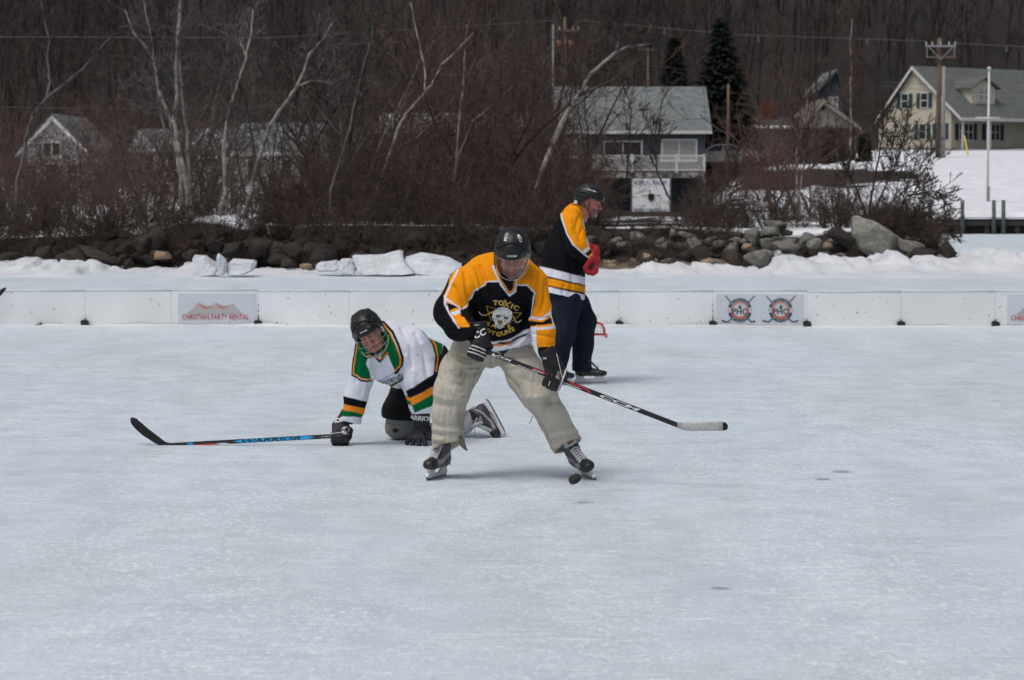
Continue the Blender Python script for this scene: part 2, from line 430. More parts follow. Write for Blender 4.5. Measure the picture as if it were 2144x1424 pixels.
# ---- land
def lerpt(u, tab):
    return np.interp(u, [a for a, _ in tab], [b for _, b in tab])
BT = [(-3000, .55), (0, .58), (300, .66), (345, .82), (400, 1.06), (480, 1.0), (560, .84), (700, .86), (1000, .86), (1300, .78), (1500, .82), (1800, .8), (1960, .55), (2010, .2)]
GT = [(-3000, .6), (1050, .6), (1150, .1), (1470, .1), (1500, 1.2), (1560, 2.3), (1700, 2.6), (1900, 3.0), (5000, 3.2)]
def land_h(x, Y):
    x = np.asarray(x, float); Y = np.asarray(Y, float); u = 1072+FPX*x/Y
    edge = 9.15+(Y-51)*.135                                   # right-hand flank of the stony point
    q = np.stack([x*.35, Y*.35, x*0], 1) if x.ndim else np.array([[x*.35, Y*.35, 0]])
    nz = fbm(q, 3, 3); nz = nz if x.ndim else nz[0]
    B = lerpt(1072+FPX*x/53.0, BT)
    z = B*sstep(50.7, 53.2, Y+nz*.8)-.25*(1-sstep(50.3, 51.3, Y))
    far = lerpt(u, GT); right = sstep(9.0, 13, x-(Y-51)*.135)
    z = z+(far-B)*sstep(58, 150, Y)
    zr = .5+2.5*sstep(70, 150, Y)
    z = z*(1-right)+zr*right
    z = np.where((x > edge) & (Y < 84.3), np.minimum(z*(1-sstep(0, 1.2, x-edge)), .6)-.45*sstep(.3, 1.2, x-edge), z)
    z = z+.035*np.maximum(Y-150, 0)*(Y < 1e9)+.25*np.maximum(Y-215, 0)-.0
    z = z+nz*(.06+.10*sstep(54, 70, Y)*(Y < 84)*(x < edge)+.5*sstep(200, 260, Y)*4)
    return z
def grid_land(x0, x1, nx, Ys):
    xs = np.linspace(x0, x1, nx); X, YY = np.meshgrid(xs, Ys, indexing='ij'); Z = land_h(X.ravel(), YY.ravel())
    V = np.stack([X.ravel(), YY.ravel(), Z], 1); m = len(Ys); i = np.arange(nx-1)[:, None]*m+np.arange(m-1)[None]; i = i.ravel()
    return V, np.stack([i, i+m, i+m+1, i+1], 1)
Ys = np.concatenate([np.arange(49.8, 56, .25), np.arange(56, 100, .5), np.arange(100, 170, 1.0), np.arange(170, 260, 4), np.arange(260, 760, 20)])
LV, LF = grid_land(-260, 260, 1301, Ys)
uv = UV(LV); n1 = fbm(LV*np.array([.9, .9, 0]), 4, 11); n2 = fbm(LV*np.array([.25, .25, 0]), 3, 21)
brown = sstep(172, 190, LV[:, 1]+n2*14)
edge_x = 9.15+(LV[:, 1]-51)*.135
brown = np.maximum(brown, sstep(0.45, .25, LV[:, 2]-land_h(LV[:, 0]*0+LV[:, 0], LV[:, 1]*0+53.6)+.55+n1*.15)*(LV[:, 1] < 53.4)*(LV[:, 0] < edge_x+.6))
brown = np.maximum(brown, sstep(51.3, 51.9, LV[:, 1])*(LV[:, 1] < 53.0)*(LV[:, 0] < edge_x+.5))
brown = np.maximum(brown, (inpoly(uv, [(1225, 380), (1478, 380), (1478, 462), (1225, 470)]) & (LV[:, 1] > 75) & (LV[:, 1] < 150))*1.0)
ctr = sstep(640, 760, uv[:, 0])*sstep(1500, 1400, uv[:, 0])
brown = np.maximum(brown, sstep(-.05, .15, n1+.25*ctr-.05-.28*sstep(600, 500, uv[:, 0]))*sstep(54.2, 56, LV[:, 1])*(uv[:, 0] < 1560)*(LV[:, 1] < 165))
brown = np.maximum(brown, (inpoly(uv+n1[:, None]*np.array([30, 8]), [(1540, 356), (1700, 352), (1900, 360), (1948, 366), (1915, 378), (1800, 390), (1600, 400), (1540, 400)]) & (LV[:, 1] > 84) & (LV[:, 1] < 150))*1.0)
brown = np.maximum(brown, sstep(.1, .3, n1-.02)*(uv[:, 0] < 1880)*(uv[:, 0] > 1480)*sstep(54, 56, LV[:, 1])*(LV[:, 1] < 84))
snowc = np.array([.70, .725, .775]); bc = np.array([.024, .018, .015]); hillc = np.array([.024, .0205, .0195])
hw = sstep(180, 230, LV[:, 1])[:, None]; hn = fbm(LV*np.array([.05, .05, .05]), 4, 31)[:, None]
bc2 = (bc*(1-hw)+hillc*hw)*(1+.35*n1[:, None]+.5*hn*hw)
lc = snowc*(1-brown[:, None])+bc2*brown[:, None]
o = mkobj('snowy_ground', LV, LF, mat('ground', rough=.85, attr=True, spec=.2, var=.12, vscale=1.2, bump=.5, bscale=2.5, bdist=.06), colors=lc); tag(o, kind='structure')

# ---- pushed-up snow along the shore
TL = [(-400, 541), (0, 541), (100, 542), (190, 542), (208, 550), (250, 566), (282, 574), (300, 560), (335, 555), (352, 563), (372, 549), (430, 546), (462, 562), (500, 566), (560, 563), (640, 566), (700, 560), (760, 566), (800, 561), (960, 560), (1060, 560),
      (1240, 572), (1262, 567), (1320, 562), (1400, 546), (1420, 541), (1450, 552), (1500, 556), (1560, 557), (1612, 555), (1625, 534), (1655, 530), (1675, 531), (1700, 541), (1720, 533), (1745, 536), (1790, 532), (1830, 534), (1850, 528), (1875, 532), (1905, 538), (1950, 540), (2000, 545), (2040, 534), (2090, 527), (2144, 530), (2600, 530)]
def ridge(x0, x1):
    xs = np.arange(x0, x1, .06); ts = np.linspace(0, 1, 26); X, T = np.meshgrid(xs, ts, indexing='ij'); X = X.ravel(); T = T.ravel()
    u = 1072+FPX*X/49.6; top = np.interp(u, [a for a, _ in TL], [b for _, b in TL]); zt = np.maximum(CH-(top-377)/(FPX/49.6), .03)
    n_ = fbm(np.stack([X*1.1, T*3, X*0], 1), 4, 41); lump = np.abs(fbm(np.stack([X*2.6, T*6+4, X*0], 1), 4, 42))*1.5
    yf = 45.9+.5*fbm(np.stack([X*.25, X*0, X*0], 1), 3, 43); Yv = yf+(52.0-yf)*T
    Z = zt*sstep(0, .62, T+n_*.10)*(1-.9*sstep(.78, 1, T))+(.05*n_-.07*lump)*sstep(.05, .4, T)*sstep(1, .8, T)-.02+.02*sstep(0, .1, T)
    sx_ = X*1.9+1.3*n_+T*.8; cid = np.floor(sx_).astype(np.int64); rr_ = _hash(cid, np.floor(T*2.3+cid*.37).astype(np.int64), cid*0, 5); r2_ = _hash(cid, cid*0, cid*0, 9); fr_ = sx_-cid
    blk = ((rr_-.5)*.16+(fr_-.5)*(r2_-.5)*.22-.10*np.exp(-(np.minimum(fr_, 1-fr_)/.05)**2))*sstep(.15, .5, T)*sstep(1, .85, T)*sstep(.06, .14, zt); Z = Z+blk*1.1
    V = np.stack([X, Yv, np.maximum(Z, -.03)], 1); m = len(ts); i = (np.arange(len(xs)-1)[:, None]*m+np.arange(m-1)[None]).ravel()
    return V, np.stack([i, i+m, i+m+1, i+1], 1)
V, F = ridge(-16, 16)
o = mkobj('snow_bank', V, F, M_snow); tag(o, kind='structure')

# ---- ice slabs heaved up at the shore
M_slab = mat('ice_slab', (.60, .63, .67, 1), .7, .3, var=.14, vscale=3, bump=.9, bscale=14, bdist=.05, col2=(.60, .68, .76, 1), cscale=1.2, cpos=.6, cw=.08)
def slab(pts, Y, th, tilt, label):
    """outline in the slab's own face given as photo pixels at Y, with a thickness, leaning back"""
    c = np.mean([P(x, y, Y) for x, y in pts], 0); mb = MB(); W = [P(x, y, Y)+np.array([0, tilt*(P(x, y, Y)[2]-0), 0]) for x, y in pts]
    mb.prism(W, (0, th, .06)); o = mb.build('ice_slab', M_slab)
    bm = bmesh.new(); bm.from_mesh(o.data); bmesh.ops.subdivide_edges(bm, edges=bm.edges[:], cuts=3, use_grid_fill=True)
    for v in bm.verts: v.co += Vector((mnoise.noise(v.co*2.5), mnoise.noise(v.co*2.5+Vector((9, 0, 0))), mnoise.noise(v.co*2.5+Vector((0, 7, 0)))))*.045
    bmesh.ops.bevel(bm, geom=[e for e in bm.edges if e.calc_face_angle(0) > .9], offset=.03, segments=2, affect='EDGES')
    bm.to_mesh(o.data); bm.free(); tag(o, label, 'ice slab', 'ice slabs heaved up on the shore')
slab([(399, 540), (424, 543), (452, 566), (446, 575), (412, 584), (404, 562)], 46.6, .5, .5, 'leaning snow-covered ice slab with a slanting right edge, left of the thin upright one')
slab([(452, 539), (458, 538), (474, 551), (472, 577), (456, 573)], 46.4, .22, .1, 'thin ice slab standing on edge between two wider slabs')
slab([(476, 549), (529, 551), (528, 566), (505, 580), (474, 577)], 46.5, .5, .3, 'blocky squared ice slab with a level top below the birch clump')
slab([(655, 562), (668, 554), (706, 551), (712, 566), (700, 573), (664, 570)], 47, .5, .4, 'small rounded ice slab lying left of a square broken one')
slab([(709, 549), (734, 549), (745, 566), (741, 578), (708, 576)], 46.8, .5, .2, 'square broken ice slab beside a dark crack in the snow bank')
slab([(733, 543), (800, 540), (838, 533), (842, 549), (868, 575), (760, 579), (748, 570)], 46.7, .6, .7, 'long flat ice slab tilted up to a point left of the bending player')
slab([(842, 548), (880, 540), (940, 547), (968, 560), (940, 578), (872, 577)], 46.9, .6, .7, 'broad tilted ice slab behind the shoulder of the bending player')

# ---- rocks
def rock_mesh(seed):
    r = np.random.RandomState(seed); bm = bmesh.new(); bmesh.ops.create_icosphere(bm, subdivisions=4, radius=1)
    pn = r.normal(size=(13, 3)); pn /= np.linalg.norm(pn, axis=1)[:, None]; pd = r.uniform(.62, .95, 13)
    V = np.array([v.co[:] for v in bm.verts]); dt = V @ pn.T; rad = np.min(np.where(dt > .05, pd/np.maximum(dt, .05), 9), 1); rad = np.minimum(rad, 1.15)
    V = V*rad[:, None]*(1+.07*fbm(V*2.5, 4, seed)[:, None])
    for v, c in zip(bm.verts, V): v.co = c
    me = bpy.data.meshes.new('rock'); bm.to_mesh(me); bm.free(); me.polygons.foreach_set('use_smooth', [True]*len(me.polygons))
    return me
RM = [rock_mesh(s) for s in range(9)]
def rockmat(nm, c, c2): return mat(nm, c, .85, .25, var=.35, vscale=2.5, bump=.7, bscale=7, bdist=.05, col2=c2, cscale=1.6, cpos=.55, cw=.12)
RC = dict(gray=rockmat('rock_gray', (.19, .185, .17, 1), (.10, .095, .085, 1)), pale=rockmat('rock_pale', (.23, .23, .20, 1), (.15, .16, .14, 1)),
          dark=rockmat('rock_dark', (.034, .030, .027, 1), (.018, .016, .015, 1)), brown=rockmat('rock_brown', (.055, .044, .036, 1), (.03, .024, .021, 1)), tan=rockmat('rock_tan', (.34, .24, .16, 1), (.22, .15, .10, 1)))
RMESH = {}
def rock(px, py, rx, ry, Y, kind, label=None, rot=None, roll=0):
    i = rnd.randrange(9); k = (i, kind)
    if k not in RMESH: RMESH[k] = RM[i].copy(); RMESH[k].materials.append(RC[kind])
    o = bpy.data.objects.new('rock', RMESH[k]); COL.objects.link(o); o.location = P(px, py, Y)
    s = Y/FPX; o.scale = (rx*s*1.08, (rx+ry)/2*s*1.1, ry*s*1.08); o.rotation_euler = (0, math.radians(roll), 0)
    if not label:
        adj = {'gray': 'grey', 'pale': 'pale grey', 'dark': 'dark', 'brown': 'brown', 'tan': 'tan'}[kind]; size = 'small' if rx < 12 else 'medium' if rx < 22 else 'large'
        zone = ('left of the birch clump' if px < 330 else 'below the birch clump' if px < 520 else 'behind the kneeling player' if px < 900 else 'between the two players in black and yellow' if px < 1190
                else 'below the white lawn banner' if px < 1420 else 'left of the big pale boulder' if px < 1760 else 'right of the big pale boulder')
        row = 'low' if py > 535 else 'high' if py < 500 else 'midway'
        label = f'{size} {adj} shoreline rock {row} in the heap {zone}'
    tag(o, label, 'rock', 'rocks heaped along the shore'); return o
rock(1833, 494, 55, 37, 51.5, 'pale', 'huge pale grey-green boulder, the biggest rock on the point', roll=28)
rock(1589, 541, 27, 18, 50.4, 'gray', 'squarish grey rock sitting right at the edge of the snow below the others')
rock(1648, 515, 31, 9, 50.6, 'gray', 'long low grey rock lying flat above the snow bank', roll=3)
rock(1613, 486, 23, 12, 51.6, 'pale', 'rounded pale rock near the top of the heap, third left of the big boulder')
rock(1624, 471, 26, 11, 52.4, 'gray', 'flat grey rock topping the heap left of the big boulder', roll=15)
rock(1765, 500, 34, 17, 51.2, 'dark', 'dark slanting rock leaning against the big pale boulder', roll=40)
rock(1577, 495, 16, 18, 51.4, 'gray', 'upright grey rock standing left of the rounded pale one')
rock(1606, 508, 14, 14, 50.9, 'gray', 'cone-shaped grey rock behind the squarish one')
rock(1733, 514, 11, 7, 50.7, 'tan', 'small orange-tan rock between grey ones left of the big boulder')
rock(1566, 517, 13, 7, 50.6, 'tan', 'flat tan rock above and left of the squarish grey one')
rock(1360, 543, 18, 8, 50.2, 'tan', 'slanting tan slab of rock near the red glove', roll=28)
rock(1410, 489, 9, 10, 51.8, 'tan', 'upright tan rock high in the heap below the lawn banner')
rock(1440, 494, 22, 7, 51.7, 'gray', 'long pale-topped rock high in the heap, right of an upright tan one', roll=14)
rock(1455, 512, 17, 14, 51.2, 'gray', 'angular grey rock halfway up the heap below the lawn banner')
rock(1473, 537, 26, 20, 50.7, 'dark', 'rounded dark rock low in the heap right of the lawn banner')
rock(1432, 538, 20, 15, 50.4, 'dark', 'dark rounded rock next to the snow, first of the two low ones')
rock(1480, 552, 14, 8, 50.1, 'tan', 'low sandy rock half buried in snow at the heap foot')
rock(1905, 517, 36, 17, 51.2, 'gray', 'grey slanting rock just right of the big boulder', roll=22)
rock(1936, 534, 30, 12, 50.8, 'dark', 'long dark rock second from the tip of the point', roll=12)
rock(1985, 528, 17, 17, 50.9, 'dark', 'dark rock at the very tip of the stony point')
rock(1880, 532, 20, 10, 50.6, 'dark', 'dark low rock under the right end of the big boulder')
rock(300, 510, 26, 22, 51.2, 'brown', 'brown upright rock in the bank, left of the birch roots')
rock(325, 512, 26, 32, 51.3, 'dark', 'tall dark rock just left of the birch roots')
rock(340, 535, 22, 10, 50.6, 'tan', 'tan ledge rock beneath the birch roots'); RMESH
rock(210, 537, 46, 9, 50.4, 'brown', 'long brown driftwood-like rock sloping down to the snow gap', roll=22)
rock(605, 552, 20, 11, 50.2, 'brown', 'single brown rock behind the flat snow right of the slabs')
rock(640, 560, 14, 7, 50.1, 'tan', 'low tan rock next to the small rounded slab')
rock(200, 525, 20, 9, 51, 'brown', 'orange-brown rock high in the left bank')
for _ in range(310):                                   # the rest of the riprap
    px = rnd.uniform(-60, 1985); top = float(np.interp(px, [0, 300, 400, 560, 1000, 1400, 1960], [508, 494, 478, 482, 484, 486, 510]))
    py = rnd.uniform(top, 556); f = (py-top)/(556-top)
    Y = 52.6-2.4*f; rx = rnd.choice([rnd.uniform(9, 20), rnd.uniform(18, 36)]); ry = rx*rnd.uniform(.4, .85)
    right = px > 1380
    kind = rnd.choice(['gray', 'gray', 'dark', 'brown', 'dark']) if right else rnd.choice(['dark', 'dark', 'dark', 'brown'])
    if right and abs(px-1833) < 60: continue
    rock(px, py, rx*(.75 if right else .82), ry*(.8 if right else .82), Y, kind, roll=rnd.uniform(-25, 25))
for _ in range(45):
    px = rnd.uniform(1200, 1760); py = rnd.uniform(484, 520); rx = rnd.uniform(8, 19); rock(px, py, rx, rx*rnd.uniform(.45, .8), 52.6-2.4*(py-480)/76, rnd.choice(['gray', 'brown', 'dark', 'gray', 'pale']), roll=rnd.uniform(-25, 25))
# gravel beach left of the snow under the red glove
mb = []
G = NR.uniform(size=(900, 3)); gv = []; gf = []
ico = bmesh.new(); bmesh.ops.create_icosphere(ico, subdivisions=1, radius=1); iv = np.array([v.co[:] for v in ico.verts]); ifc = np.array([[v.index for v in f.verts] for f in ico.faces]); ico.free()
for a, b, c in G:
    px = 1190+a*330; py = 572-b*22-6*abs(math.sin(px*.03)); Y = 49.6-b*.0+b*1.0; s = .03+.05*c
    p = P(px, py, Y); gf.append(ifc+len(gv)*len(iv)); gv.append(iv*np.array([s*1.4, s, s*.7])*(1+.2*NR.normal(size=(len(iv), 1)))+p)
o = mkobj('gravel', np.concatenate(gv), np.concatenate(gf), mat('gravel', (.22, .17, .12, 1), .9, .2, var=.5, vscale=3, col2=(.08, .065, .05, 1), cscale=4), smooth=False); tag(o, 'brown gravel at the foot of the rocks', 'gravel', kind='stuff')

# ============================================================ RINK BOARDS
YB = 30.95; SB = S(YB)
def bz(py): return CH-(py-377)/SB
M_board = mat('board_white', (.74, .78, .795, 1), .55, .3, var=.08, vscale=.9, bump=.05, col2=(.16, .165, .16, 1), cscale=24, cpos=.70, cw=.02)
M_joint = mat('joint_black', (.02, .02, .02, 1), .5); M_line = mat('board_edge_snow', (.66, .70, .74, 1), .7)
boards = empty('rink_boards', (0, YB, 0), 'low white plastic rink boards with sponsor banners along the far ice edge', 'rink boards')
JN = [-380, -192, -4, 177, 358, 540, 730, 917, 1107, 1297, 1493, 1690, 1887, 2085, 2283, 2480]
BH = .445
def yb(px): return YB-.35*(px-1072)/1072*.45
for i, (a, b) in enumerate(zip(JN[:-1], JN[1:])):
    ya, yb2 = yb(a), yb(b); xa, xb = GX(a, ya)+.0012, GX(b, yb2)-.0012; h = BH+.006*math.sin(i*2.1); mb = MB()
    mb.prism([(xa, ya, .0), (xb, yb2, .0), (xb, yb2, h), (xa, ya, h)], (0, .05, 0))
    p = mb.build('board_panel', M_board, boards)
    mb = MB(); mb.prism([(xa, ya-.004, h+.001), (xb, yb2-.004, h+.001), (xb, yb2-.004, h+.016), (xa, ya-.004, h+.016)], (0, .06, 0)); mb.build('snow_cap', M_line, p, True)
for px, dx in ((177, -3), (540, 0), (1297, 0), (1493, -4), (1690, 0), (1887, 0), (2085, 0), (83, 0)):
    y = yb(px); x = GX(px, y); mb = MB(); z0 = .0 if px != 83 else -.0
    hh = .075 if px not in (83,) else .02
    pr = [(x-.045, y-.075, .012), (x+.05, y-.075, .0), (x+.05, y-.06, hh*.75), (x+.02, y-.03, hh), (x-.03, y-.03, hh), (x-.05, y-.05, hh*.8)]
    mb.prism([(a, y-.075, max(c, 0.003)) for a, b_, c in pr], (0, .065, 0)); mb.box((x, y-.012, hh*.9), (.012, .02, .05)); mb.build('bracket', M_joint, boards)
for px in (540, 1493):
    y = yb(px); x = GX(px, y); mb = MB()
    for zz, l in ((.12, .05), (.2, .03), (.27, .02), (.05, .04)): mb.box((x, y-.006, zz), (.007, .01, l))
    mb.build('hinge', M_joint, boards)
# banners
M_ban = mat('banner_vinyl', (.58, .63, .69, 1), .45, .3, var=.05, vscale=2, col2=(.25, .26, .27, 1), cscale=20, cpos=.72, cw=.02); M_red = mat('print_red', (.52, .08, .10, 1), .5); M_redl = mat('print_pale_red', (.50, .22, .21, 1), .5)
M_pale = mat('print_grey', (.44, .42, .42, 1), .5); M_navy = mat('print_navy', (.035, .075, .11, 1), .5); M_org = mat('print_orange', (.50, .12, .07, 1), .5); M_wh = mat('print_white', (.54, .55, .57, 1), .5); M_pink = mat('print_pink', (.48, .26, .24, 1), .5)
def bpt(px, py): y = yb(px); return np.array([GX(px, y), y-.006, CH-(py-377)*y/FPX])
def banner(px0, px1, art, label):
    y0, y1 = yb(px0), yb(px1); mb = MB(); mb.prism([(GX(px0, y0), y0-.004, .025), (GX(px1, y1), y1-.004, .025), (GX(px1, y1), y1-.004, BH-.03), (GX(px0, y0), y0-.004, BH-.03)], (0, .003, 0))
    b = mb.build('banner', M_ban, boards); b['label'] = label; art(b)
def pxshape(pts, c): return poly2d([((x-c[0])/SB, -(y-c[1])/SB) for x, y in pts])
def curve(f, n=14): return [f(i/(n-1)) for i in range(n)]
def tent_art(cx, cy, b):
    c = (0, 0); it = []
    z = lambda pts: poly2d([((x-1000)/10.72/SB, -(y-429)/10.72/SB) for x, y in pts])
    sag = lambda x0, y0, x1, y1, s: [(x0+(x1-x0)*t, y0+(y1-y0)*t+s*4*t*(1-t)) for t in np.linspace(0, 1, 10)]
    body = sag(330, 480, 600, 250, 40)+sag(600, 250, 990, 250, 75)+sag(990, 250, 1360, 265, 65)+sag(1360, 265, 1600, 485, 40)
    V = []; F = []
    for x, y in body: V += [((x-1000)/10.72/SB, -(y-429)/10.72/SB), ((x-1000)/10.72/SB, -(488-429)/10.72/SB)]
    for i in range(len(body)-1): F.append((2*i+1, 2*i+3, 2*i+2, 2*i))
    it.append(((V, F), 2, 0))
    for (a, b_, c_, lo) in (((600, 255), (900, 335), 40, 400), ((995, 255), (1265, 320), 40, 390), ((600, 255), (400, 468), -8, 480)):
        top = sag(*a, *b_, c_); V = []; F = []
        for i, (x, y) in enumerate(top):
            th = max(4, 75*(1-abs(i/9-.35)*1.1)) if lo != 480 else 14
            V += [((x-1000)/10.72/SB, -(y-429)/10.72/SB), ((x-1000)/10.72/SB, -(y+th-429)/10.72/SB)]
        for i in range(9): F.append((2*i, 2*i+1, 2*i+3, 2*i+2))
        it.append(((V, F), 1, 1))
    for x in range(340, 1610, 90): it.append((line2d([((x-1000)/10.72/SB, -(485-429)/10.72/SB), ((x-1000)/10.72/SB, -(545-429)/10.72/SB)], .003), 2, 0))
    t = text2d('CHRISTIAN PARTY RENTAL', .092, .012); xs = [v[0] for v in t[0]]; wd = max(xs)-min(xs); k = (1505/10.72/SB)/wd
    it.append((xf2d(t, (965-1000)/10.72/SB, -(628-429)/10.72/SB, 0, k, 1.0), 0, 2))
    decal('lettering', it, bpt(cx, cy), (1, -.024, 0), (0, 0, 1), [M_red, M_redl, M_pale], b, None, off=.004)
banner(372, 536, lambda b: tent_art(453.3, 650, b), 'banner with a red marquee tent and red rental lettering')
banner(2110, 2274, lambda b: tent_art(2191.5, 652, b), 'same red tent banner cut by the right edge')
def phc(cx, cy, b, flip):
    it = []; u = 1/10.72/SB; k = u
    it.append((disc2d(200*k), 2, 0)); D = math.radians
    it.append((ring2d(205*k, 268*k, D(14), D(166)), 0, 1)); it.append((ring2d(205*k, 268*k, D(194), D(346)), 0, 1))
    it.append((ring2d(150*k, 196*k, D(0), D(180)), 3, 2)); it.append((ring2d(150*k, 196*k, D(175), D(365)), 1, 2)); it.append((ring2d(194*k, 203*k), 3, 3))
    for sx in (-1, 1):
        it.append((line2d([(sx*-325*k, 315*k), (sx*-200*k, 185*k)], 20*k), 0, 1)); it.append((line2d([(sx*190*k, -200*k), (sx*262*k, -265*k), (sx*330*k, -258*k)], 26*k), 0, 1)); it.append((line2d([(sx*330*k, -258*k), (sx*(395 if flip or sx < 0 else 330)*k, -238*k)], 32*k), 0, 1))
        it.append((disc2d(15*k, (sx*262*k, 0)), 0 if sx < 0 else 1, 2))
    t = text2d('PHC', 185*k, .02); it.append((xf2d(t, 0, -95*k, 0, 1.0, 1), 0, 4))
    for wx in (-60, -35, 40, 65): pass
    it.append((poly2d([(-22*k, 25*k), (25*k, 25*k), (28*k, 80*k), (8*k, 120*k), (-8*k, 118*k), (-25*k, 75*k)]), 0, 4)); it.append((line2d([(20*k, 80*k), (70*k, 60*k)], 8*k), 0, 4))
    for nm, up, r in (('POND HOCKEY CLASSIC', True, 224*k), ('ON THE LAKES', False, 250*k)):
        tt = text2d(nm, 42*k, .01, arc=(r, D(118 if up else 88), up)); it.append((xf2d(tt, 0, r if up else -r), 2, 5))
    decal('emblem', it, bpt(cx, cy), (1, -.024, 0), (0, 0, 1), [M_navy, M_org, M_wh, M_pink], b, None, off=.004)
def phc_art(b): phc(1549.5, 649, b, False); phc(1635, 649, b, True)
banner(1500, 1684, phc_art, 'banner with two round club emblems over crossed sticks')
# thin snow drift against the foot of the boards
xs = np.arange(-14, 14, .05); T = np.linspace(0, 1, 6); X, TT = np.meshgrid(xs, T, indexing='ij'); X = X.ravel(); TT = TT.ravel(); nz = fbm(np.stack([X*2.2, TT, X*0], 1), 3, 71)
yy = YB-.35*(X/6.55)*.45; V = np.stack([X, yy-.28*(1-TT)-.06*nz, .035*np.clip(nz+.35, 0, 1)*np.sin(TT*math.pi*.5)+.001], 1); i = (np.arange(len(xs)-1)[:, None]*6+np.arange(5)[None]).ravel()
o = mkobj('snow_drift', V, np.stack([i, i+6, i+7, i+1], 1), M_snow); tag(o, kind='structure')

# ---- little red goal at the boards
YG = 29.1; M_goal = mat('goal_red', (.50, .03, .04, 1), .35, .5); g = empty('pond_goal', P(1250, 703, YG), 'small red metal pond goal showing past the standing player', 'goal')
mb = MB(); x1 = GX(1269, YG); x0 = x1-.95
arc = [np.array([x1-.015, YG+.0, 0.02]), np.array([x1-.02, YG, .08]), np.array([x1-.05, YG, .135]), np.array([x1-.10, YG, .155]), np.array([x0+.10, YG, .155]), np.array([x0+.03, YG, .12]), np.array([x0, YG, .02])]
mb.tube(arc, .014, 10); mb.tube([a+np.array([0, -.45, 0]) if k in (0, 6) else a for k, a in enumerate([arc[0]])]+[arc[0]], .013, 8); mb.tube([arc[6]+np.array([0, -.45, 0]), arc[6]], .013, 8)
mb.tube([arc[0]+np.array([.03, 0, -.008]), arc[6]+np.array([0, 0, -.008])], .012, 8); mb.build('frame', M_goal, g, True)
mb = MB()
for k in range(26): xx = x0+.03+k*(x1-x0-.06)/25; mb.tube([(xx, YG+.005, .015), (xx+.02*math.sin(k*3), YG+.02, .08), (xx+.02, YG+.005, .15)], .0025, 4)
for k in range(5): zz = .03+k*.028; mb.tube([(x0+.02+j*(x1-x0-.04)/12, YG+.012, zz+.006*math.sin(j*1.7+k)) for j in range(13)], .0025, 4)
mb.build('net', mat('net_cord', (.55, .56, .56, 1), .8), g, True)
# ============================================================ HOUSES, POLES, DOCK
M_white = mat('siding_white', (.44, .44, .445, 1), .7, .3, var=.12, vscale=1.5); M_blue = mat('siding_blue_grey', (.075, .088, .115, 1), .75, .3, var=.15, vscale=1.5)
M_yel = mat('siding_cream', (.56, .525, .42, 1), .75, .3, var=.08, vscale=1.2); M_trim = mat('trim_white', (.62, .62, .61, 1), .6)
M_shing = mat('shingle_grey', (.155, .17, .175, 1), .85, .2, var=.25, vscale=2.5, bump=.4, bscale=8); M_shg = mat('shingle_green', (.11, .122, .115, 1), .85, .2, var=.2, vscale=2)
M_glass = mat('window_glass', (.03, .035, .04, 1), .12, .6); M_glassl = mat('window_blind', (.30, .33, .31, 1), .4, .5); M_shut = mat('shutter_dark', (.02, .03, .035, 1), .6); M_teal = mat('shutter_teal', (.03, .07, .08, 1), .6)
M_wood = mat('pole_wood', (.14, .098, .07, 1), .85, .2, var=.3, vscale=6, stretch=(1, 1, .1)); M_grayp = mat('pole_grey', (.24, .24, .25, 1), .6); M_brick = mat('brick', (.11, .038, .03, 1), .85, .2, var=.25, vscale=9)
M_greyw = mat('siding_grey', (.11, .105, .095, 1), .8, .2, var=.15); M_taup = mat('siding_taupe', (.26, .245, .21, 1), .8, .2, var=.12, vscale=1.4); M_dk = mat('dark_recess', (.025, .022, .02, 1), .9)
M_bl2 = mat('siding_blue', (.075, .095, .125, 1), .8, .2, var=.15)
def win(parent, lo, hi, glass, frame, n=(2, 1), fw=.07, shutters=None, sw=.3):
    """window in an XZ plane facing -Y; lo, hi opposite corners (same y)"""
    x0, x1 = sorted((lo[0], hi[0])); z0, z1 = sorted((lo[2], hi[2])); y = lo[1]
    w_ = MB().b2((x0, y-.02, z0), (x1, y+.03, z1)).build('window', glass, parent)
    f = MB()
    for a, b in ((x0-fw, x0), (x1, x1+fw)): f.b2((a, y-.06, z0), (b, y+.03, z1))
    for a, b in ((z0-fw, z0), (z1, z1+fw)): f.b2((x0-fw, y-.065, a), (x1+fw, y+.03, b))
    for i in range(1, n[0]): xx = x0+(x1-x0)*i/n[0]; f.b2((xx-fw*.35, y-.05, z0), (xx+fw*.35, y+.02, z1))
    for i in range(1, n[1]): zz = z0+(z1-z0)*i/n[1]; f.b2((x0, y-.045, zz-fw*.3), (x1, y+.02, zz+fw*.3))
    f.build('frame', frame, w_)
    if shutters:
        for s, xx in ((-1, x0-fw-.01), (1, x1+fw+.01)):
            MB().b2((xx, y-.045, z0-.03), (xx+s*sw, y+.01, z1+.03)).build('shutter', shutters, w_)
def pxwin(parent, r, Y, glass, frame, **k): win(parent, P(r[0], r[3], Y), P(r[2], r[1], Y), glass, frame, **k)
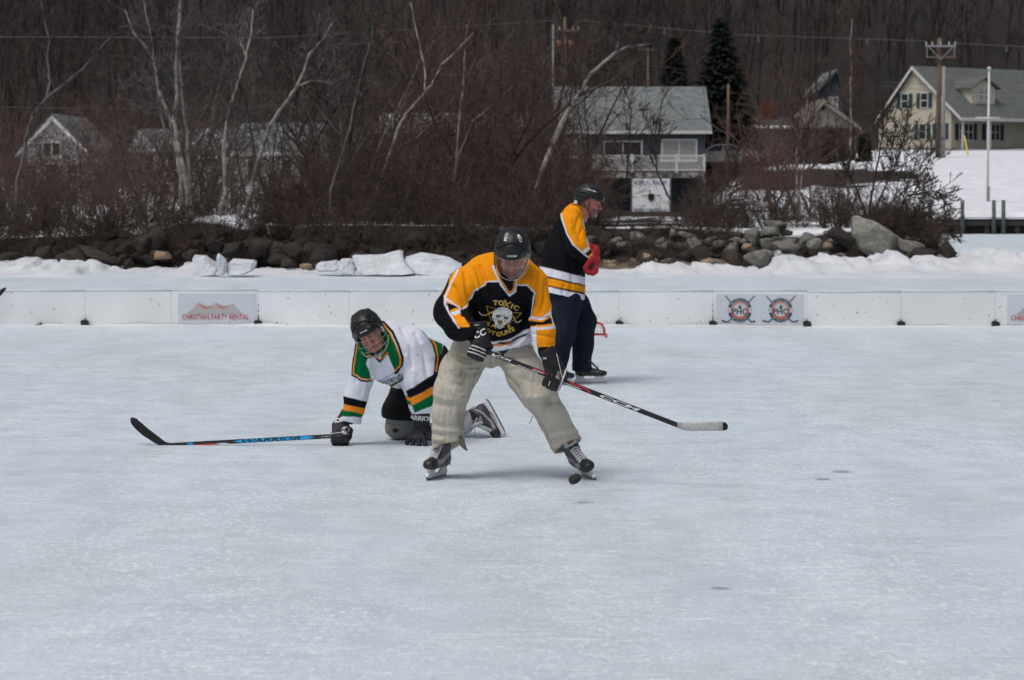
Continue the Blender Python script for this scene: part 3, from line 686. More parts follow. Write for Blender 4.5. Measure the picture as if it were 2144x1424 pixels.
def gable_front(name, x0, x1, Y, base, eave, apex, depth, wall, roof, label, wins=(), over=.35, ax=None):
    """gable end toward the lake"""
    h = empty('house', P((x0+x1)/2, base, Y), label, 'house')
    a, b, e1, e2 = P(x0, base, Y), P(x1, base, Y), P(x1, eave, Y), P(x0, eave, Y); ap = P(ax or (x0+x1)/2, apex, Y)
    for q in (a, b): q[2] -= 1.0
    MB().prism([a, b, e1, ap, e2], (0, depth, 0)).build('wall', wall, h)
    mb = MB(); t = .16
    for e in (e1, e2):
        d = nrm(e-ap); e_ = e+d*over; mb.prism([ap+np.array([0, -over, .04]), e_+np.array([0, -over, .04]), e_+np.array([0, -over, .04+t]), ap+np.array([0, -over, .04+t*1.3])], (0, depth+2*over, 0))
    r = mb.build('roof', roof, h)
    mb = MB()
    for e in (e1, e2):
        d = nrm(e-ap); e_ = e+d*over; mb.prism([ap+np.array([0, -over-.03, -.1]), e_+np.array([0, -over-.03, -.1]), e_+np.array([0, -over-.03, .1]), ap+np.array([0, -over-.03, .12])], (0, .025, 0))
    mb.build('rake_board', M_trim if wall is M_white or wall is M_yel else wall, r)
    for (r_, g_, kw) in wins: pxwin(h, r_, Y-.02, g_, M_trim, **kw)
    return h
def eave_front(x0, x1, Y, base, eave, ridge, depth, wall, roof, label, wins=(), over=.35, name='house'):
    h = empty('house', P((x0+x1)/2, base, Y), label, 'house')
    a, b = P(x0, base, Y), P(x1, base, Y); a[2] -= 1; b[2] -= 1; ez = P(x0, eave, Y)[2]; rz = P(x0, ridge, Y+depth/2)[2]
    MB().prism([(a[0], Y, a[2]), (a[0], Y+depth, a[2]), (a[0], Y+depth, ez), (a[0], Y+depth/2, rz-.1), (a[0], Y, ez)], (b[0]-a[0], 0, 0)).build('wall', wall, h)
    sl_ = (rz-ez)/(depth/2); mb = MB()
    for s in (-1, 1):
        yc = Y+depth/2; y1 = yc+s*(depth/2+over); z1 = rz-sl_*(depth/2+over)
        mb.prism([(a[0]-over, yc, rz), (a[0]-over, y1, z1), (a[0]-over, y1, z1+.14), (a[0]-over, yc, rz+.16)], (b[0]-a[0]+2*over, 0, 0))
    r = mb.build('roof', roof, h)
    MB().b2((a[0]-over, Y-over-.05, ez-over*sl_-.09), (b[0]+over, Y-over-.01, ez-over*sl_+.1)).build('fascia', M_trim, r)
    for (r_, g_, kw) in wins: pxwin(h, r_, Y-.02, g_, M_trim, **kw)
    return h

# --- blue-grey house with the deck
YH = 138.; h = eave_front(1174, 1476, YH, 452, 270, 187, 8.5, M_blue, M_shing, 'blue-grey house with long pale roof and a white-railed deck',
    wins=[((1267, 298, 1342, 330), M_glass, dict(n=(2, 1), fw=.09)), ((1388, 295, 1456, 335), M_glassl, dict(n=(2, 1), fw=.11)), ((1184, 296, 1223, 330), M_glassl, dict(n=(2, 1)))])
a, b = P(1459, 296, YH-.05), P(1470, 330, YH-.05); MB().b2(a, b+np.array([0, .05, 0])).build('shutter', M_shut, h)
YD = YH-3.0
mb = MB(); z1 = P(0, 360, YD)[2]; mb.b2((P(1150, 0, YD)[0], YD, z1-.22), (P(1478, 0, YD)[0], YH, z1)); dk = mb.build('deck', M_greyw, h)
mb = MB(); zt = P(0, 326, YD)[2]; zb = z1+.1; xa, xb = P(1240, 0, YD)[0], P(1478, 0, YD)[0]
mb.b2((xa, YD-.02, zt-.05), (xb, YD+.08, zt+.04)); mb.b2((xa, YD, zb-.03), (xb, YD+.06, zb+.04))
for i in range(58): xx = xa+(xb-xa)*i/58; mb.b2((xx, YD+.01, zb), (xx+.045, YD+.05, zt))
for px in (1246, 1325, 1418, 1476): xx = P(px, 0, YD)[0]; mb.b2((xx-.07, YD-.03, z1-.3), (xx+.07, YD+.09, zt+.1))
mb.build('railing', M_trim, dk)
mb = MB(); zg = land_h(np.array([5.]), np.array([YD]))[0]-.5
for px in (1250, 1340, 1476): xx = P(px, 0, YD)[0]; mb.b2((xx-.09, YD, zg), (xx+.09, YD+.18, z1-.22))
mb.build('deck_post', M_taup, dk)
mb = MB()
for a_, b_ in ((1390, 1470), (1290, 1380)): mb.b2(P(a_, 378, YH-.08), P(b_, 440, YH-.03))
mb.build('under_deck_shade', M_dk, h)  # dark sheets on the lower wall stand in for shade below the deck
mb = MB(); mb.b2((xa, YD-.06, z1-.34), (xb, YD-.03, z1-.02)); mb.build('lattice', mat('lattice_peeling', (.32, .31, .30, 1), .8, var=.5, vscale=3, col2=(.08, .07, .06, 1), cscale=2.5), dk)
# lawn banner
YL = 128.; bn = empty('lawn_banner', P(1362, 452, YL), 'white square banner with blue lettering standing below the deck', 'banner')
MB().b2(P(1323, 449, YL), P(1403, 374, YL)+np.array([0, .04, 0])).build('sheet', mat('banner_cloth', (.82, .85, .88, 1), .6), bn)
for px in (1322, 1404): q = P(px, 372, YL); MB().b2((q[0]-.04, YL-.02, land_h(np.array([q[0]]), np.array([YL]))[0]-.1), (q[0]+.04, YL+.06, q[2])).build('post', M_greyw, bn)
M_bt = mat('print_blue', (.06, .09, .20, 1), .6); s_ = YL/FPX; it = []
for t, yy, sx, xo in (('YACHT', 386, 32, 18),):
    tt = text2d(t, 11*s_, .02); xs_ = [v[0] for v in tt[0]]; k_ = sx*s_/(max(xs_)-min(xs_)); it.append((xf2d(tt, xo*s_, (412-yy)*s_, 0, k_, 1), 0, 1))
_q = random.Random(3)
for (x0_, x1_, yy) in ((-34, -2, 383), (-34, 32, 440)):               # letters too soft to read in the photo
    x_ = x0_
    while x_ < x1_:
        w_ = _q.uniform(1.6, 3.2); it.append((line2d([(x_*s_, (412-yy-3.5)*s_), (x_*s_, (412-yy+3.5)*s_)], 1.2*s_), 0, 1)); it.append((line2d([(x_*s_, (412-yy+_q.choice([-3, 0, 3]))*s_), ((x_+w_)*s_, (412-yy+_q.choice([-3, 0, 3]))*s_)], 1.1*s_), 0, 1)); x_ += w_+_q.choice([1.2, 1.4, 3])
it.append((poly2d([(-6*s_, 6*s_), (6*s_, 6*s_), (7*s_, -4*s_), (0, -10*s_), (-6*s_, -5*s_)]), 1, 1)); it.append((line2d([(-1*s_, 6*s_), (-3*s_, 14*s_)], 2*s_), 1, 1)); it.append((line2d([(-18*s_, 2*s_), (20*s_, 3*s_)], 1.5*s_), 1, 1))
decal('lettering', it, P(1363, 412, YL-.03), (1, 0, 0), (0, 0, 1), [M_bt, M_dk], bn, None, off=.01)

# --- left-hand houses
gable_front('h', 44, 186, 120, 432, 320, 248, 9, M_white, M_shing, 'white gabled cottage at the far left behind bare shrubs', ax=112,
    wins=[((92, 300, 125, 325), M_glass, dict(n=(2, 1), fw=.12)), ((56, 345, 76, 385), M_glass, dict(n=(1, 2))), ((96, 345, 118, 385), M_glass, dict(n=(1, 2))), ((142, 345, 162, 385), M_glass, dict(n=(1, 2))), ((72, 392, 160, 424), M_dk, dict(n=(1, 1), fw=.03))])
eave_front(284, 400, 132, 410, 312, 276, 7, M_white, M_shing, 'small white house left of the birch clump', wins=[((305, 325, 322, 355), M_glass, dict(n=(1, 2))), ((352, 325, 370, 355), M_glass, dict(n=(1, 2)))])
gable_front('h', 402, 482, 128, 415, 305, 272, 8, M_white, M_shing, 'narrow white gabled house just right of the birch clump', ax=437, wins=[((428, 315, 446, 345), M_glass, dict(n=(1, 2)))])
eave_front(492, 662, 118, 425, 318, 264, 9, M_white, M_shing, 'white house with wide grey roof behind the leaning birch', wins=[((520, 335, 545, 370), M_glass, dict(n=(2, 1))), ((590, 335, 610, 372), M_glass, dict(n=(1, 2))), ((628, 335, 648, 372), M_glass, dict(n=(1, 2)))])
eave_front(800, 988, 135, 400, 272, 242, 9, M_white, mat('shingle_pale', (.42, .43, .44, 1), .85, var=.2, vscale=2), 'pale white house with whitish roof hidden by tangled branches, mid photo', wins=[((800, 290, 822, 322), M_glass, dict(n=(1, 2))), ((862, 290, 925, 325), M_glass, dict(n=(3, 1))), ((950, 290, 968, 322), M_glass, dict(n=(1, 2)))])
eave_front(1018, 1108, 168, 330, 262, 242, 8, M_greyw, M_shing, 'low house showing only a strip of pale roof left of the blue-grey house')
# --- houses on the right
YB2 = 160.
hb = eave_front(1588, 1672, YB2+1, 349, 264, 250, 6, M_greyw, mat('shingle_dark', (.05, .048, .045, 1), .9), 'low dark grey house wing with a red brick chimney')
q0, q1 = P(1595, 262, YB2+3), P(1625, 212, YB2+3); MB().b2(q0, q1+np.array([0, 1.0, 0])).build('chimney', M_brick, hb)
hg = gable_front('h', 1672, 1793, YB2, 352, 265, 214, 8, M_taup, mat('shingle_brown', (.13, .115, .10, 1), .9, var=.2), 'taupe gabled cottage between the spruce and the cream house', ax=1724)
MB().b2(P(1675, 352, YB2-.12), P(1790, 268, YB2-.06)).build('porch_screen', M_dk, hg)
pxwin(hg, (1720, 222, 1728, 232), YB2-.03, M_dk, M_taup, n=(1, 1), fw=.03)
for px in (1676, 1700, 1753, 1790): MB().b2(P(px-1.2, 352, YB2-.3), P(px+1.2, 268, YB2-.2)).build('porch_post', M_greyw, hg)
gable_front('h', 1708, 1764, 225, 300, 195, 150, 10, M_bl2, M_shing, 'tall blue house whose gable peeks over the taupe cottage', ax=1752, wins=[((1735, 205, 1752, 228), M_glassl, dict(n=(2, 1), fw=.12))])
# cream house, turned
YC = 186.; c0 = P(1991, 318, YC); ph = math.radians(54); A = np.array([-math.cos(ph), math.sin(ph), 0]); B = np.array([math.sin(ph), math.cos(ph), 0]); Zv = np.array([0, 0, 1.])
hc = empty('house', c0, 'large cream house with green roof and two dormers, right of the taupe cottage', 'house')
L = lambda a, b, z: c0+A*a+B*b+Zv*z
Wd, Ln, EZ, RZ = 7.8, 17., 3.0, 6.5
MB().prism([L(0, 0, -1.5), L(Wd, 0, -1.5), L(Wd, 0, 2.3), L(Wd/2, 0, RZ), L(0, 0, EZ)], B*Ln).build('wall', M_yel, hc)
mb = MB(); ov = .35
for s, (aa, zz) in ((1, (-1.35, 2.45)), (-1, (Wd+.15, 2.3))):
    mb.prism([L(Wd/2, -ov, RZ+.02), L(aa, -ov, zz), L(aa, -ov, zz+.16), L(Wd/2, -ov, RZ+.2)], B*(Ln+2*ov))
rf = mb.build('roof', M_shg, hc)
mb = MB()
for (aa, zz) in ((-1.35, 2.45), (Wd+.15, 2.3)): mb.prism([L(Wd/2, -ov-.04, RZ-.1), L(aa, -ov-.04, zz-.1), L(aa, -ov-.04, zz+.15), L(Wd/2, -ov-.04, RZ+.2)], B*.03)
mb.prism([L(-1.36, -ov, 2.35), L(-1.36, -ov, 2.6), L(-1.40, -ov, 2.6), L(-1.40, -ov, 2.35)], B*(Ln+2*ov)); mb.build('rake_board', M_trim, rf)
def rwin(o_, u_, n_, cu, cz, wd, ht, glass, shut=None, nn=2):
    """window centred at distance cu along u_ from o_, facing n_"""
    mk = lambda a, b, z0, z1, d0, d1: [o_+u_*a+Zv*z0+n_*d0, o_+u_*b+Zv*z0+n_*d0, o_+u_*b+Zv*z1+n_*d0, o_+u_*a+Zv*z1+n_*d0]
    w_ = MB().prism(mk(cu-wd/2, cu+wd/2, cz-ht/2, cz+ht/2, .03, 0), -n_*.05).build('window', glass, hc)
    f = MB()
    for k in range(nn+1): q = cu-wd/2+wd*k/nn; f.prism(mk(q-.04, q+.04, cz-ht/2, cz+ht/2, .06, 0), -n_*.05)
    for z in (cz-ht/2, cz, cz+ht/2): f.prism(mk(cu-wd/2-.05, cu+wd/2+.05, z-.035, z+.035, .063, 0), -n_*.05)
    f.build('frame', M_trim, w_)
    if shut:
        for s in (-1, 1): q = cu+s*(wd/2+.26); MB().prism(mk(q-.2, q+.2, cz-ht/2, cz+ht/2, .05, 0), -n_*.04).build('shutter', shut, w_)
gn, fn_ = -B, -A
for cu, cz in ((Wd/2+1.05, 4.0), (Wd/2-1.05, 4.0)): rwin(c0, A, gn, cu, cz, .75, 1.15, M_glass, M_teal, 1)
for cu in (1.1, 3.0): rwin(c0, A, gn, cu, 1.6, .75, 1.2, M_glass, M_teal, 1)
for cu in (1.6, 4.6): rwin(c0, B, fn_, cu, 1.55, 1.5, 1.25, M_glass, M_shut, 3)
rwin(c0, B, fn_, 10.2, 1.2, 1.1, 1.7, M_glass, None, 2)
mb = MB()
for cu in (.05, 3.1, 7.4, 12): q = L(-1.15, cu, 0); mb.prism([q+np.array([-.07, 0, -1.2]), q+np.array([.07, 0, -1.2]), q+np.array([.07, 0, 2.5]), q+np.array([-.07, 0, 2.5])], (0, .14, 0))
mb.build('porch_post', M_trim, hc)
for cb, wd in ((3.6, 2.6), (11.4, 2.6)):                              # dormers
    d = MB(); hz, top = 3.45, 5.25
    d.prism([L(.1, cb-wd/2, hz-.5), L(.1, cb+wd/2, hz-.5), L(.1, cb+wd/2, 4.95), L(.1, cb, 5.65), L(.1, cb-wd/2, 4.95)], A*3.0); dd = d.build('dormer', M_yel, hc)
    d = MB()
    for s in (-1, 1): d.prism([L(-.25, cb, 5.70), L(-.25, cb+s*(wd/2+.3), 4.85), L(-.25, cb+s*(wd/2+.3), 4.97), L(-.25, cb, 5.83)], A*3.3)
    d.build('dormer_roof', M_shg, dd)
    rwin(L(.06, 0, 0), B, fn_, cb, 4.45, 1.25, .95, M_glassl, None, 2)
# snow on the low roof edge
# --- parked car by the deck house
yc_ = 141.; car = empty('parked_car', P(1513, 351, yc_), 'silver car parked right of the blue-grey deck house', 'car')
Sx = yc_/FPX; cx, cz = P(1513, 350, yc_)[0], P(1513, 350, yc_)[2]; M_car = mat('car_paint', (.34, .36, .38, 1), .25, .6, metal=.3); wv = 1.75
prof = [(-2.15, .28), (-2.2, .62), (-2.05, .78), (-1.25, .88), (-.6, 1.30), (.45, 1.34), (1.2, .98), (1.95, .92), (2.15, .72), (2.15, .30)]
body = MB().prism([(cx+a, yc_-wv/2, cz+b) for a, b in prof], (0, wv, 0)).build('body', M_car, car)
bm = bmesh.new(); bm.from_mesh(body.data); bmesh.ops.bevel(bm, geom=bm.edges[:], offset=.06, segments=2, affect='EDGES'); bm.to_mesh(body.data); bm.free()
MB().prism([(cx+a, yc_-wv/2-.01, cz+b) for a, b in [(-1.05, .90), (-.52, 1.24), (-.08, 1.26), (-.08, .92)]], (0, .02, 0)).prism([(cx+a, yc_-wv/2-.01, cz+b) for a, b in [(0, .92), (0, 1.26), (.42, 1.27), (1.0, .97)]], (0, .02, 0)).build('side_window', M_glass, car)
for wx in (-1.35, 1.35): MB().tube([(cx+wx, yc_-wv/2-.02, cz+.31), (cx+wx, yc_-wv/2+.2, cz+.31)], .31, 16).build('wheel', M_dk, car)
for a_ in (-2.17, 2.12): MB().box((cx+a_, yc_-wv/2+.28, cz+.68), (.08, .34, .13)).build('headlight' if a_ < 0 else 'tail_light', M_glassl, car)

# --- poles
M_ins = mat('insulator', (.45, .45, .45, 1), .4)
def zg_(p): return land_h(np.array([p[0]]), np.array([p[1]]))[0]-.3
def pole(px, top, Y, r, label, m, base=None, cat='pole', name='utility_pole'):
    t = P(px, top, Y); z0 = zg_(t) if base is None else P(px, base, Y)[2]; e = empty(name, (t[0], Y, z0), label, cat)
    MB().tube([(t[0], Y, z0), (t[0], Y, t[2])], [r, r*.72], 10).build('pole_shaft', m, e, True); return e, t
e, t = pole(1183, 36, 165, .16, 'wooden utility pole with crossarm and transformers above the blue-grey house', M_wood)
c = P(1185, 64, 165); MB().box((c[0], 164.8, c[2]), (1.9, .12, .14)).build('crossarm', M_wood, e)
mb = MB()
for dx in (-.85, -.45, .45, .85): mb.tube([(c[0]+dx, 164.8, c[2]+.07), (c[0]+dx, 164.8, c[2]+.25)], .05, 6)
mb.build('insulator', M_ins, e)
for dx in (-.38, .36): q = P(1183, 96, 165); MB().tube([(q[0]+dx, 164.7, q[2]-.38), (q[0]+dx, 164.7, q[2]+.34)], .22, 12).build('transformer', mat('transformer_rust', (.13, .05, .035, 1), .7), e, True)
e, t = pole(1158, 52, 160, .07, 'thin grey pole just left of the transformer pole', M_grayp)
e, t = pole(1967, 80, 160, .19, 'tall brown utility pole with double crossarms in front of the cream house', M_wood)
for yy, wd in ((97, 2.0), (120, 1.9)): c = P(1968, yy, 160); MB().box((c[0], 159.75, c[2]), (wd, .12, .12)).build('crossarm', M_wood if yy > 99 else M_grayp, e)
mb = MB(); c1, c2 = P(1968, 97, 160), P(1968, 120, 160)
for s in (-1, 1):
    mb.tube([(c1[0]+s*.85, 159.7, c1[2]), (c2[0], 159.7, c2[2]-.15)], .03, 5); mb.tube([(c1[0]+s*.9, 159.7, c1[2]), (c1[0]+s*.9, 159.7, c2[2])], .03, 5)
mb.build('brace', M_grayp, e)
mb = MB()
for dx in (-.95, -.55, .55, .95, 0): mb.tube([(c1[0]+dx, 159.75, c1[2]+.05), (c1[0]+dx, 159.75, c1[2]+.28)], .05, 6)
mb.build('insulator', M_ins, e)
pole(1976.5, 139, 159, .15, 'pale grey metal pole standing right against the brown utility pole', M_grayp)
pole(1525, 176, 134, .10, 'short bare wooden pole between the deck house and the spruce', M_wood)
e, t = pole(1357, 100, 200, .11, 'distant small utility pole above the ridge of the blue-grey roof', M_wood); c = P(1357, 104, 200); MB().box((c[0], 199.8, c[2]), (1.2, .1, .1)).build('crossarm', M_wood, e)
e, t = pole(2071, 146, 94, .055, 'white flagpole with a yardarm on the snowy slope', M_trim, cat='flagpole', name='flagpole')
c = P(2069, 247, 94); MB().tube([(c[0]-.52, 93.93, c[2]), (c[0]+.45, 93.93, c[2])], [.028, .028], 8).build('yardarm', M_trim, e, True)
c = P(2071, 146, 94); MB().tube([(c[0], 94, c[2]), (c[0], 94, c[2]+.11)], [.075, .06], 8).build('truck_cap', M_trim, e, True)
MB().b2(P(2067, 452, 93.9), P(2073, 391, 93.9)+np.array([0, .12, 0])).build('base_bracket', M_grayp, e)
# yellow guy-wire guard, small posts on the lawn
MB().tube([P(2019, 285, 168), P(2031, 345, 166)], .07, 8).build('guy_guard', mat('guard_yellow', (.50, .40, .10, 1), .6)); tag(bpy.data.objects['guy_guard'], 'slanting yellow guy-wire guard right of the brown utility pole', 'guy guard')
MB().tube([P(1940, 335, 150), P(1940, 306, 150)], .045, 8).build('marker_post', mat('marker_teal', (.10, .28, .30, 1), .6)); tag(bpy.data.objects['marker_post'], 'small teal marker post before the cream house', 'post')
# wires
M_wire = mat('wire', (.10, .095, .09, 1), .6)
def wire(pts, Y, r, label, m=M_wire, sag=0):
    w3 = []
    for (a, b) in zip(pts[:-1], pts[1:]):
        for k in range(10): t_ = k/10; w3.append(P(a[0]+(b[0]-a[0])*t_, a[1]+(b[1]-a[1])*t_+sag*4*t_*(1-t_), Y))
    w3.append(P(*pts[-1], Y)); o_ = MB().tube(w3, r, 5).build('power_line', m, None, True); tag(o_, label, 'power line', 'power lines across the hillside'); return o_
MWL = mat('wire_pale', (.10, .097, .095, 1), .6)
wire([(-80, 77), (560, 79), (900, 60), (1157, 43), (1172, 60)], 164.8, .022, 'pale power line left of the transformer pole', MWL)
w1 = wire([(1197, 60), (1212, 43), (1550, 73), (1938, 86), (1945, 94)], 164, .022, 'power line between the transformer pole and the brown crossarm pole', MWL)
wire([(1992, 90), (2144, 98), (2260, 104)], 160, .022, 'power line running right from the brown pole', MWL)
wire([(-80, 222), (540, 225), (1183, 190)], 164, .018, 'lower dark power line on the left', sag=4)
wire([(1850, 172), (2200, 168)], 159.4, .014, 'upper thin line crossing the cream house gable', sag=6); wire([(1850, 180), (2200, 190)], 159.4, .014, 'lower thin line crossing the cream house gable', sag=8)
for px, py in ((1391, 60), (1588, 76), (1816, 82), (2108, 97)):
    mb = MB(); q = P(px, py, 163.9 if px < 1900 else 159.9); mb.tube([q, q-np.array([0, 0, .38])], [.05, .07], 6); o_ = mb.build('line_spacer', MWL); tag(o_, 'small hanging spacer on the power line', 'line spacer', 'spacers hanging on the power line')
lab = ['above the blue-grey roof', 'above the spruce', 'above the taupe cottage', 'at the upper right corner']
for o_, l in zip([x for x in COL.objects if x.name.startswith('line_spacer')], lab): o_['label'] = 'small spacer hanging on the power line '+l
# --- dock and sea wall
YW = 84.; M_tim = mat('dock_timber', (.018, .017, .016, 1), .8, .2, var=.3, vscale=3); M_pil = mat('piling', (.085, .095, .09, 1), .8, var=.3)
d = empty('seawall', (18, YW, 0), 'black timber sea wall below the snowy slope at the right', 'sea wall')
xw0, xw1 = GX(1975, YW), GX(2144, YW)+14; zt = P(0, 459, YW)[2]
MB().b2((xw0, YW, -.3), (xw1, YW+.35, zt)).build('wall_face', M_tim, d)
mb = MB()
for k in range(26): xx = xw0+.35+k*1.05; mb.b2((xx, YW-.12, -.3), (xx+.16, YW-.01, zt-.14))
mb.b2((xw0, YW-.16, zt-.22), (xw1, YW-.005, zt-.06)); mb.build('batten', mat('batten', (.03, .029, .027, 1), .8), d)
MB().b2((xw0, YW-.1, zt), (xw1, YW+1.0, zt+.07)).build('snow_cap', M_snow, d)
for px, y0, y1, nm in ((1948, 419, 460, 'short piling in the brush at the left end of the sea wall'), (2015, 419, 489, 'piling against the sea wall, left of the flagpole'), (2081, 419, 489, 'piling just right of the flagpole, left of the other one'), (2101, 419, 484, 'piling at the right end, beyond the one by the flagpole')):
    a_, b_ = P(px, y1, YW-.3), P(px, y0, YW-.3); o_ = MB().tube([(a_[0], YW-.3, -.05), (b_[0], YW-.3, b_[2])], [.075, .065], 10).build('piling', M_pil, None, True); tag(o_, nm, 'piling', 'pilings along the sea wall')
# ============================================================ TREES AND BRUSH
def segmesh(A_, B_, ra, rb, k=3):
    """arrays of tapered prisms"""
    A_ = np.asarray(A_, float); B_ = np.asarray(B_, float); d = B_-A_; d /= np.linalg.norm(d, axis=1)[:, None]+1e-9
    ref = np.where(np.abs(d[:, 2:3]) < .9, np.array([[0, 0, 1.]]), np.array([[1., 0, 0]])); u = np.cross(d, ref); u /= np.linalg.norm(u, axis=1)[:, None]+1e-9; v = np.cross(d, u)
    n = len(A_); V = np.zeros((n, 2*k, 3)); F = []
    for i in range(k):
        a = 2*math.pi*i/k; w_ = math.cos(a)*u+math.sin(a)*v; V[:, i] = A_+w_*np.asarray(ra)[:, None]; V[:, k+i] = B_+w_*np.asarray(rb)[:, None]
    base = (np.arange(n)*2*k)[:, None]
    for i in range(k): F.append(base+np.array([[i, (i+1) % k, k+(i+1) % k, k+i]]))
    return V.reshape(-1, 3), np.concatenate(F)
class Seg:
    def __init__(s): s.a = []; s.b = []; s.ra = []; s.rb = []; s.d = []
    def add(s, a, b, ra, rb, d): s.a.append(a); s.b.append(b); s.ra.append(ra); s.rb.append(rb); s.d.append(d)
    def arr(s): return np.array(s.a), np.array(s.b), np.array(s.ra), np.array(s.rb), np.array(s.d)
def grow(S_, p, d, L_, r, depth, R, up=.12, wig=.16, kids=(3, 5), kidlen=.5, ang=(.4, .9), rmin=.004, seg=None):
    n = max(3, int(L_/(seg or max(L_/7, .12)))); n = min(n, 9); st = L_/n; pts = [(p, r)]
    for i in range(n):
        d = d+R.normal(size=3)*wig; d[2] += up*.5; d /= np.linalg.norm(d); q = p+d*st; r2 = max(r*(1-.75*(i+1)/n), rmin); S_.add(p, q, pts[-1][1], r2, depth); p = q; pts.append((q, r2))
    if depth > 0:
        for _ in range(R.randint(kids[0], kids[1]+1)):
            t = R.uniform(.2, 1.0); i = min(int(t*n), n-1); a, ra = pts[i]; b, _r = pts[i+1]; pp = a+(b-a)*(t*n-i); dd = nrm(b-a); s = nrm(np.cross(dd, R.normal(size=3))); an = R.uniform(*ang)
            grow(S_, pp, nrm(dd*math.cos(an)+s*math.sin(an)), L_*kidlen*R.uniform(.6, 1.15)*(1.1-.5*t), max(ra*.6, rmin), depth-1, R, up, wig*1.15, kids, kidlen, ang, rmin)
def bark(nm, c, c2, sc=3): return mat(nm, c, .9, .15, var=.25, vscale=sc, col2=c2, cscale=sc*1.5, cpos=.55, cw=.1)
B_birch = bark('bark_birch', (.31, .29, .272, 1), (.11, .098, .09, 1)); B_dark = bark('bark_dark', (.060, .050, .046, 1), (.03, .026, .024, 1)); B_grey = bark('bark_grey', (.13, .12, .115, 1), (.06, .055, .05, 1))
B_red = bark('bark_reddish', (.115, .070, .060, 1), (.062, .040, .036, 1)); B_brown = bark('bark_brown', (.082, .060, .050, 1), (.045, .034, .03, 1)); B_far = bark('bark_far', (.052, .045, .043, 1), (.028, .025, .024, 1), .3); B_far2 = bark('bark_far_reddish', (.070, .048, .046, 1), (.036, .029, .029, 1), .3)
def traced(polys, Y, label, trunk_m, twig_m, seed, ntw=14, tl=1.2, name='birch_tree', root=None, cat='tree', depth=2, group=None, twr=.008):
    """polys: (photo-pixel polyline, r0 m, r1 m). Limbs wander in depth so the tree is round."""
    R = np.random.RandomState(seed); T = Seg(); W = Seg(); first = polys[0][0][0]; b0 = P(first[0], first[1], Y); e = empty(name, (b0[0], Y, b0[2]), label, cat, group)
    for pi, (pl, r0, r1) in enumerate(polys):
        yo = R.uniform(-.9, .9) if pi else 0; n = len(pl); pts = []
        for i in range(n-1):
            for k in range(4): t = k/4; pts.append((pl[i][0]+(pl[i+1][0]-pl[i][0])*t, pl[i][1]+(pl[i+1][1]-pl[i][1])*t))
        pts.append(pl[-1]); m = len(pts)
        w3 = [P(x+R.normal()*.8, y, Y+yo*(i/m)) for i, (x, y) in enumerate(pts)]
        if pl[0][1] > 400: w3[0][2] = min(w3[0][2], zg_(w3[0])+.1); w3.insert(0, w3[0]-np.array([0, 0, .4])); m += 1
        rr = [.82*(r0+(r1-r0)*i/(m-1)) for i in range(m)]
        for i in range(m-1): T.add(w3[i], w3[i+1], rr[i], rr[i+1], 3)
        for _ in range(ntw):
            i = min(int(R.uniform(.3, 1)*(m-1)), m-2); a = w3[i]; dd = nrm(w3[i+1]-w3[i]); s = nrm(np.cross(dd, R.normal(size=3))); an = R.uniform(.35, .9)
            grow(W, a, nrm(dd*math.cos(an)+s*math.sin(an)+np.array([0, 0, .2])), tl*R.uniform(.5, 1.2)*(1.2-.6*i/m), max(rr[i]*.4, .010), depth, R, kids=(3, 5), kidlen=.5, rmin=twr)
    a, b, ra, rb, _ = T.arr(); V, F = segmesh(a, b, ra, rb, 7); mkobj('trunk', V, F, trunk_m, e)
    a, b, ra, rb, _ = W.arr(); V, F = segmesh(a, b, ra, rb, 3); mkobj('crown', V, F, twig_m, e)
    return e
traced([([(383, 482), (379, 370), (366, 287), (359, 257), (335, 196), (322, 126), (300, 92), (279, 67), (262, 20)], .075, .02), ([(322, 118), (318, 80), (305, 30), (300, -15)], .03, .014), ([(359, 257), (340, 230), (310, 205)], .02, .01)], 54.6, 'pale birch of the left clump leaning left near its top', B_birch, B_grey, 1)
traced([([(394, 482), (392, 392), (372, 296), (364, 257), (370, 209), (369, 144), (374, 65), (382, -30)], .075, .04)], 54.3, 'straight pale birch in the middle of the clump, tallest in the photo', B_birch, B_grey, 2)
traced([([(404, 480), (398, 400), (392, 279), (379, 196), (377, 130), (372, 60), (378, -20)], .06, .022)], 54.9, 'thin birch running close beside the straight one', B_birch, B_grey, 3)
traced([([(448, 490), (462, 445), (472, 400), (470, 340), (468, 300), (475, 261), (485, 209), (501, 165), (516, 122), (525, 70), (530, 20)], .08, .02), ([(516, 122), (506, 95), (500, 80)], .02, .012)], 54.4, 'birch right of the clump curving up to the right', B_birch, B_grey, 4)
traced([([(505, 478), (520, 420), (540, 340), (565, 263), (601, 211), (622, 181), (636, 150), (647, 114), (677, 82), (700, 40)], .08, .02), ([(622, 181), (650, 169), (680, 171), (695, 175)], .025, .01)], 55.2, 'birch leaning far right over the wide grey roof', B_birch, B_grey, 5)
traced([([(28, 500), (38, 380), (62, 260), (70, 237), (98, 205), (131, 178), (174, 144), (202, 111), (230, 80)], .07, .018), ([(98, 205), (104, 174), (99, 122), (104, 87), (91, 35), (83, -10)], .04, .02)], 54.8, 'grey forked tree at the far left with one limb slanting right', B_grey, B_dark, 6, name='bare_tree')
traced([([(658, 548), (675, 497), (692, 455), (692, 400), (706, 358), (717, 320), (736, 253), (753, 168), (775, 90), (790, 20)], .05, .018)], 53.0, 'slender grey tree growing out of the rocks behind the kneeling player', B_grey, B_dark, 7, name='bare_tree')
traced([([(768, 480), (800, 370), (832, 270), (850, 240), (879, 206), (904, 177), (926, 135), (963, 99), (990, 70)], .06, .016), ([(890, 190), (890, 148), (879, 93), (867, 42), (860, 5)], .03, .014)], 56, 'birch with forked reddish top in front of the pale hidden house', B_birch, B_red, 8)
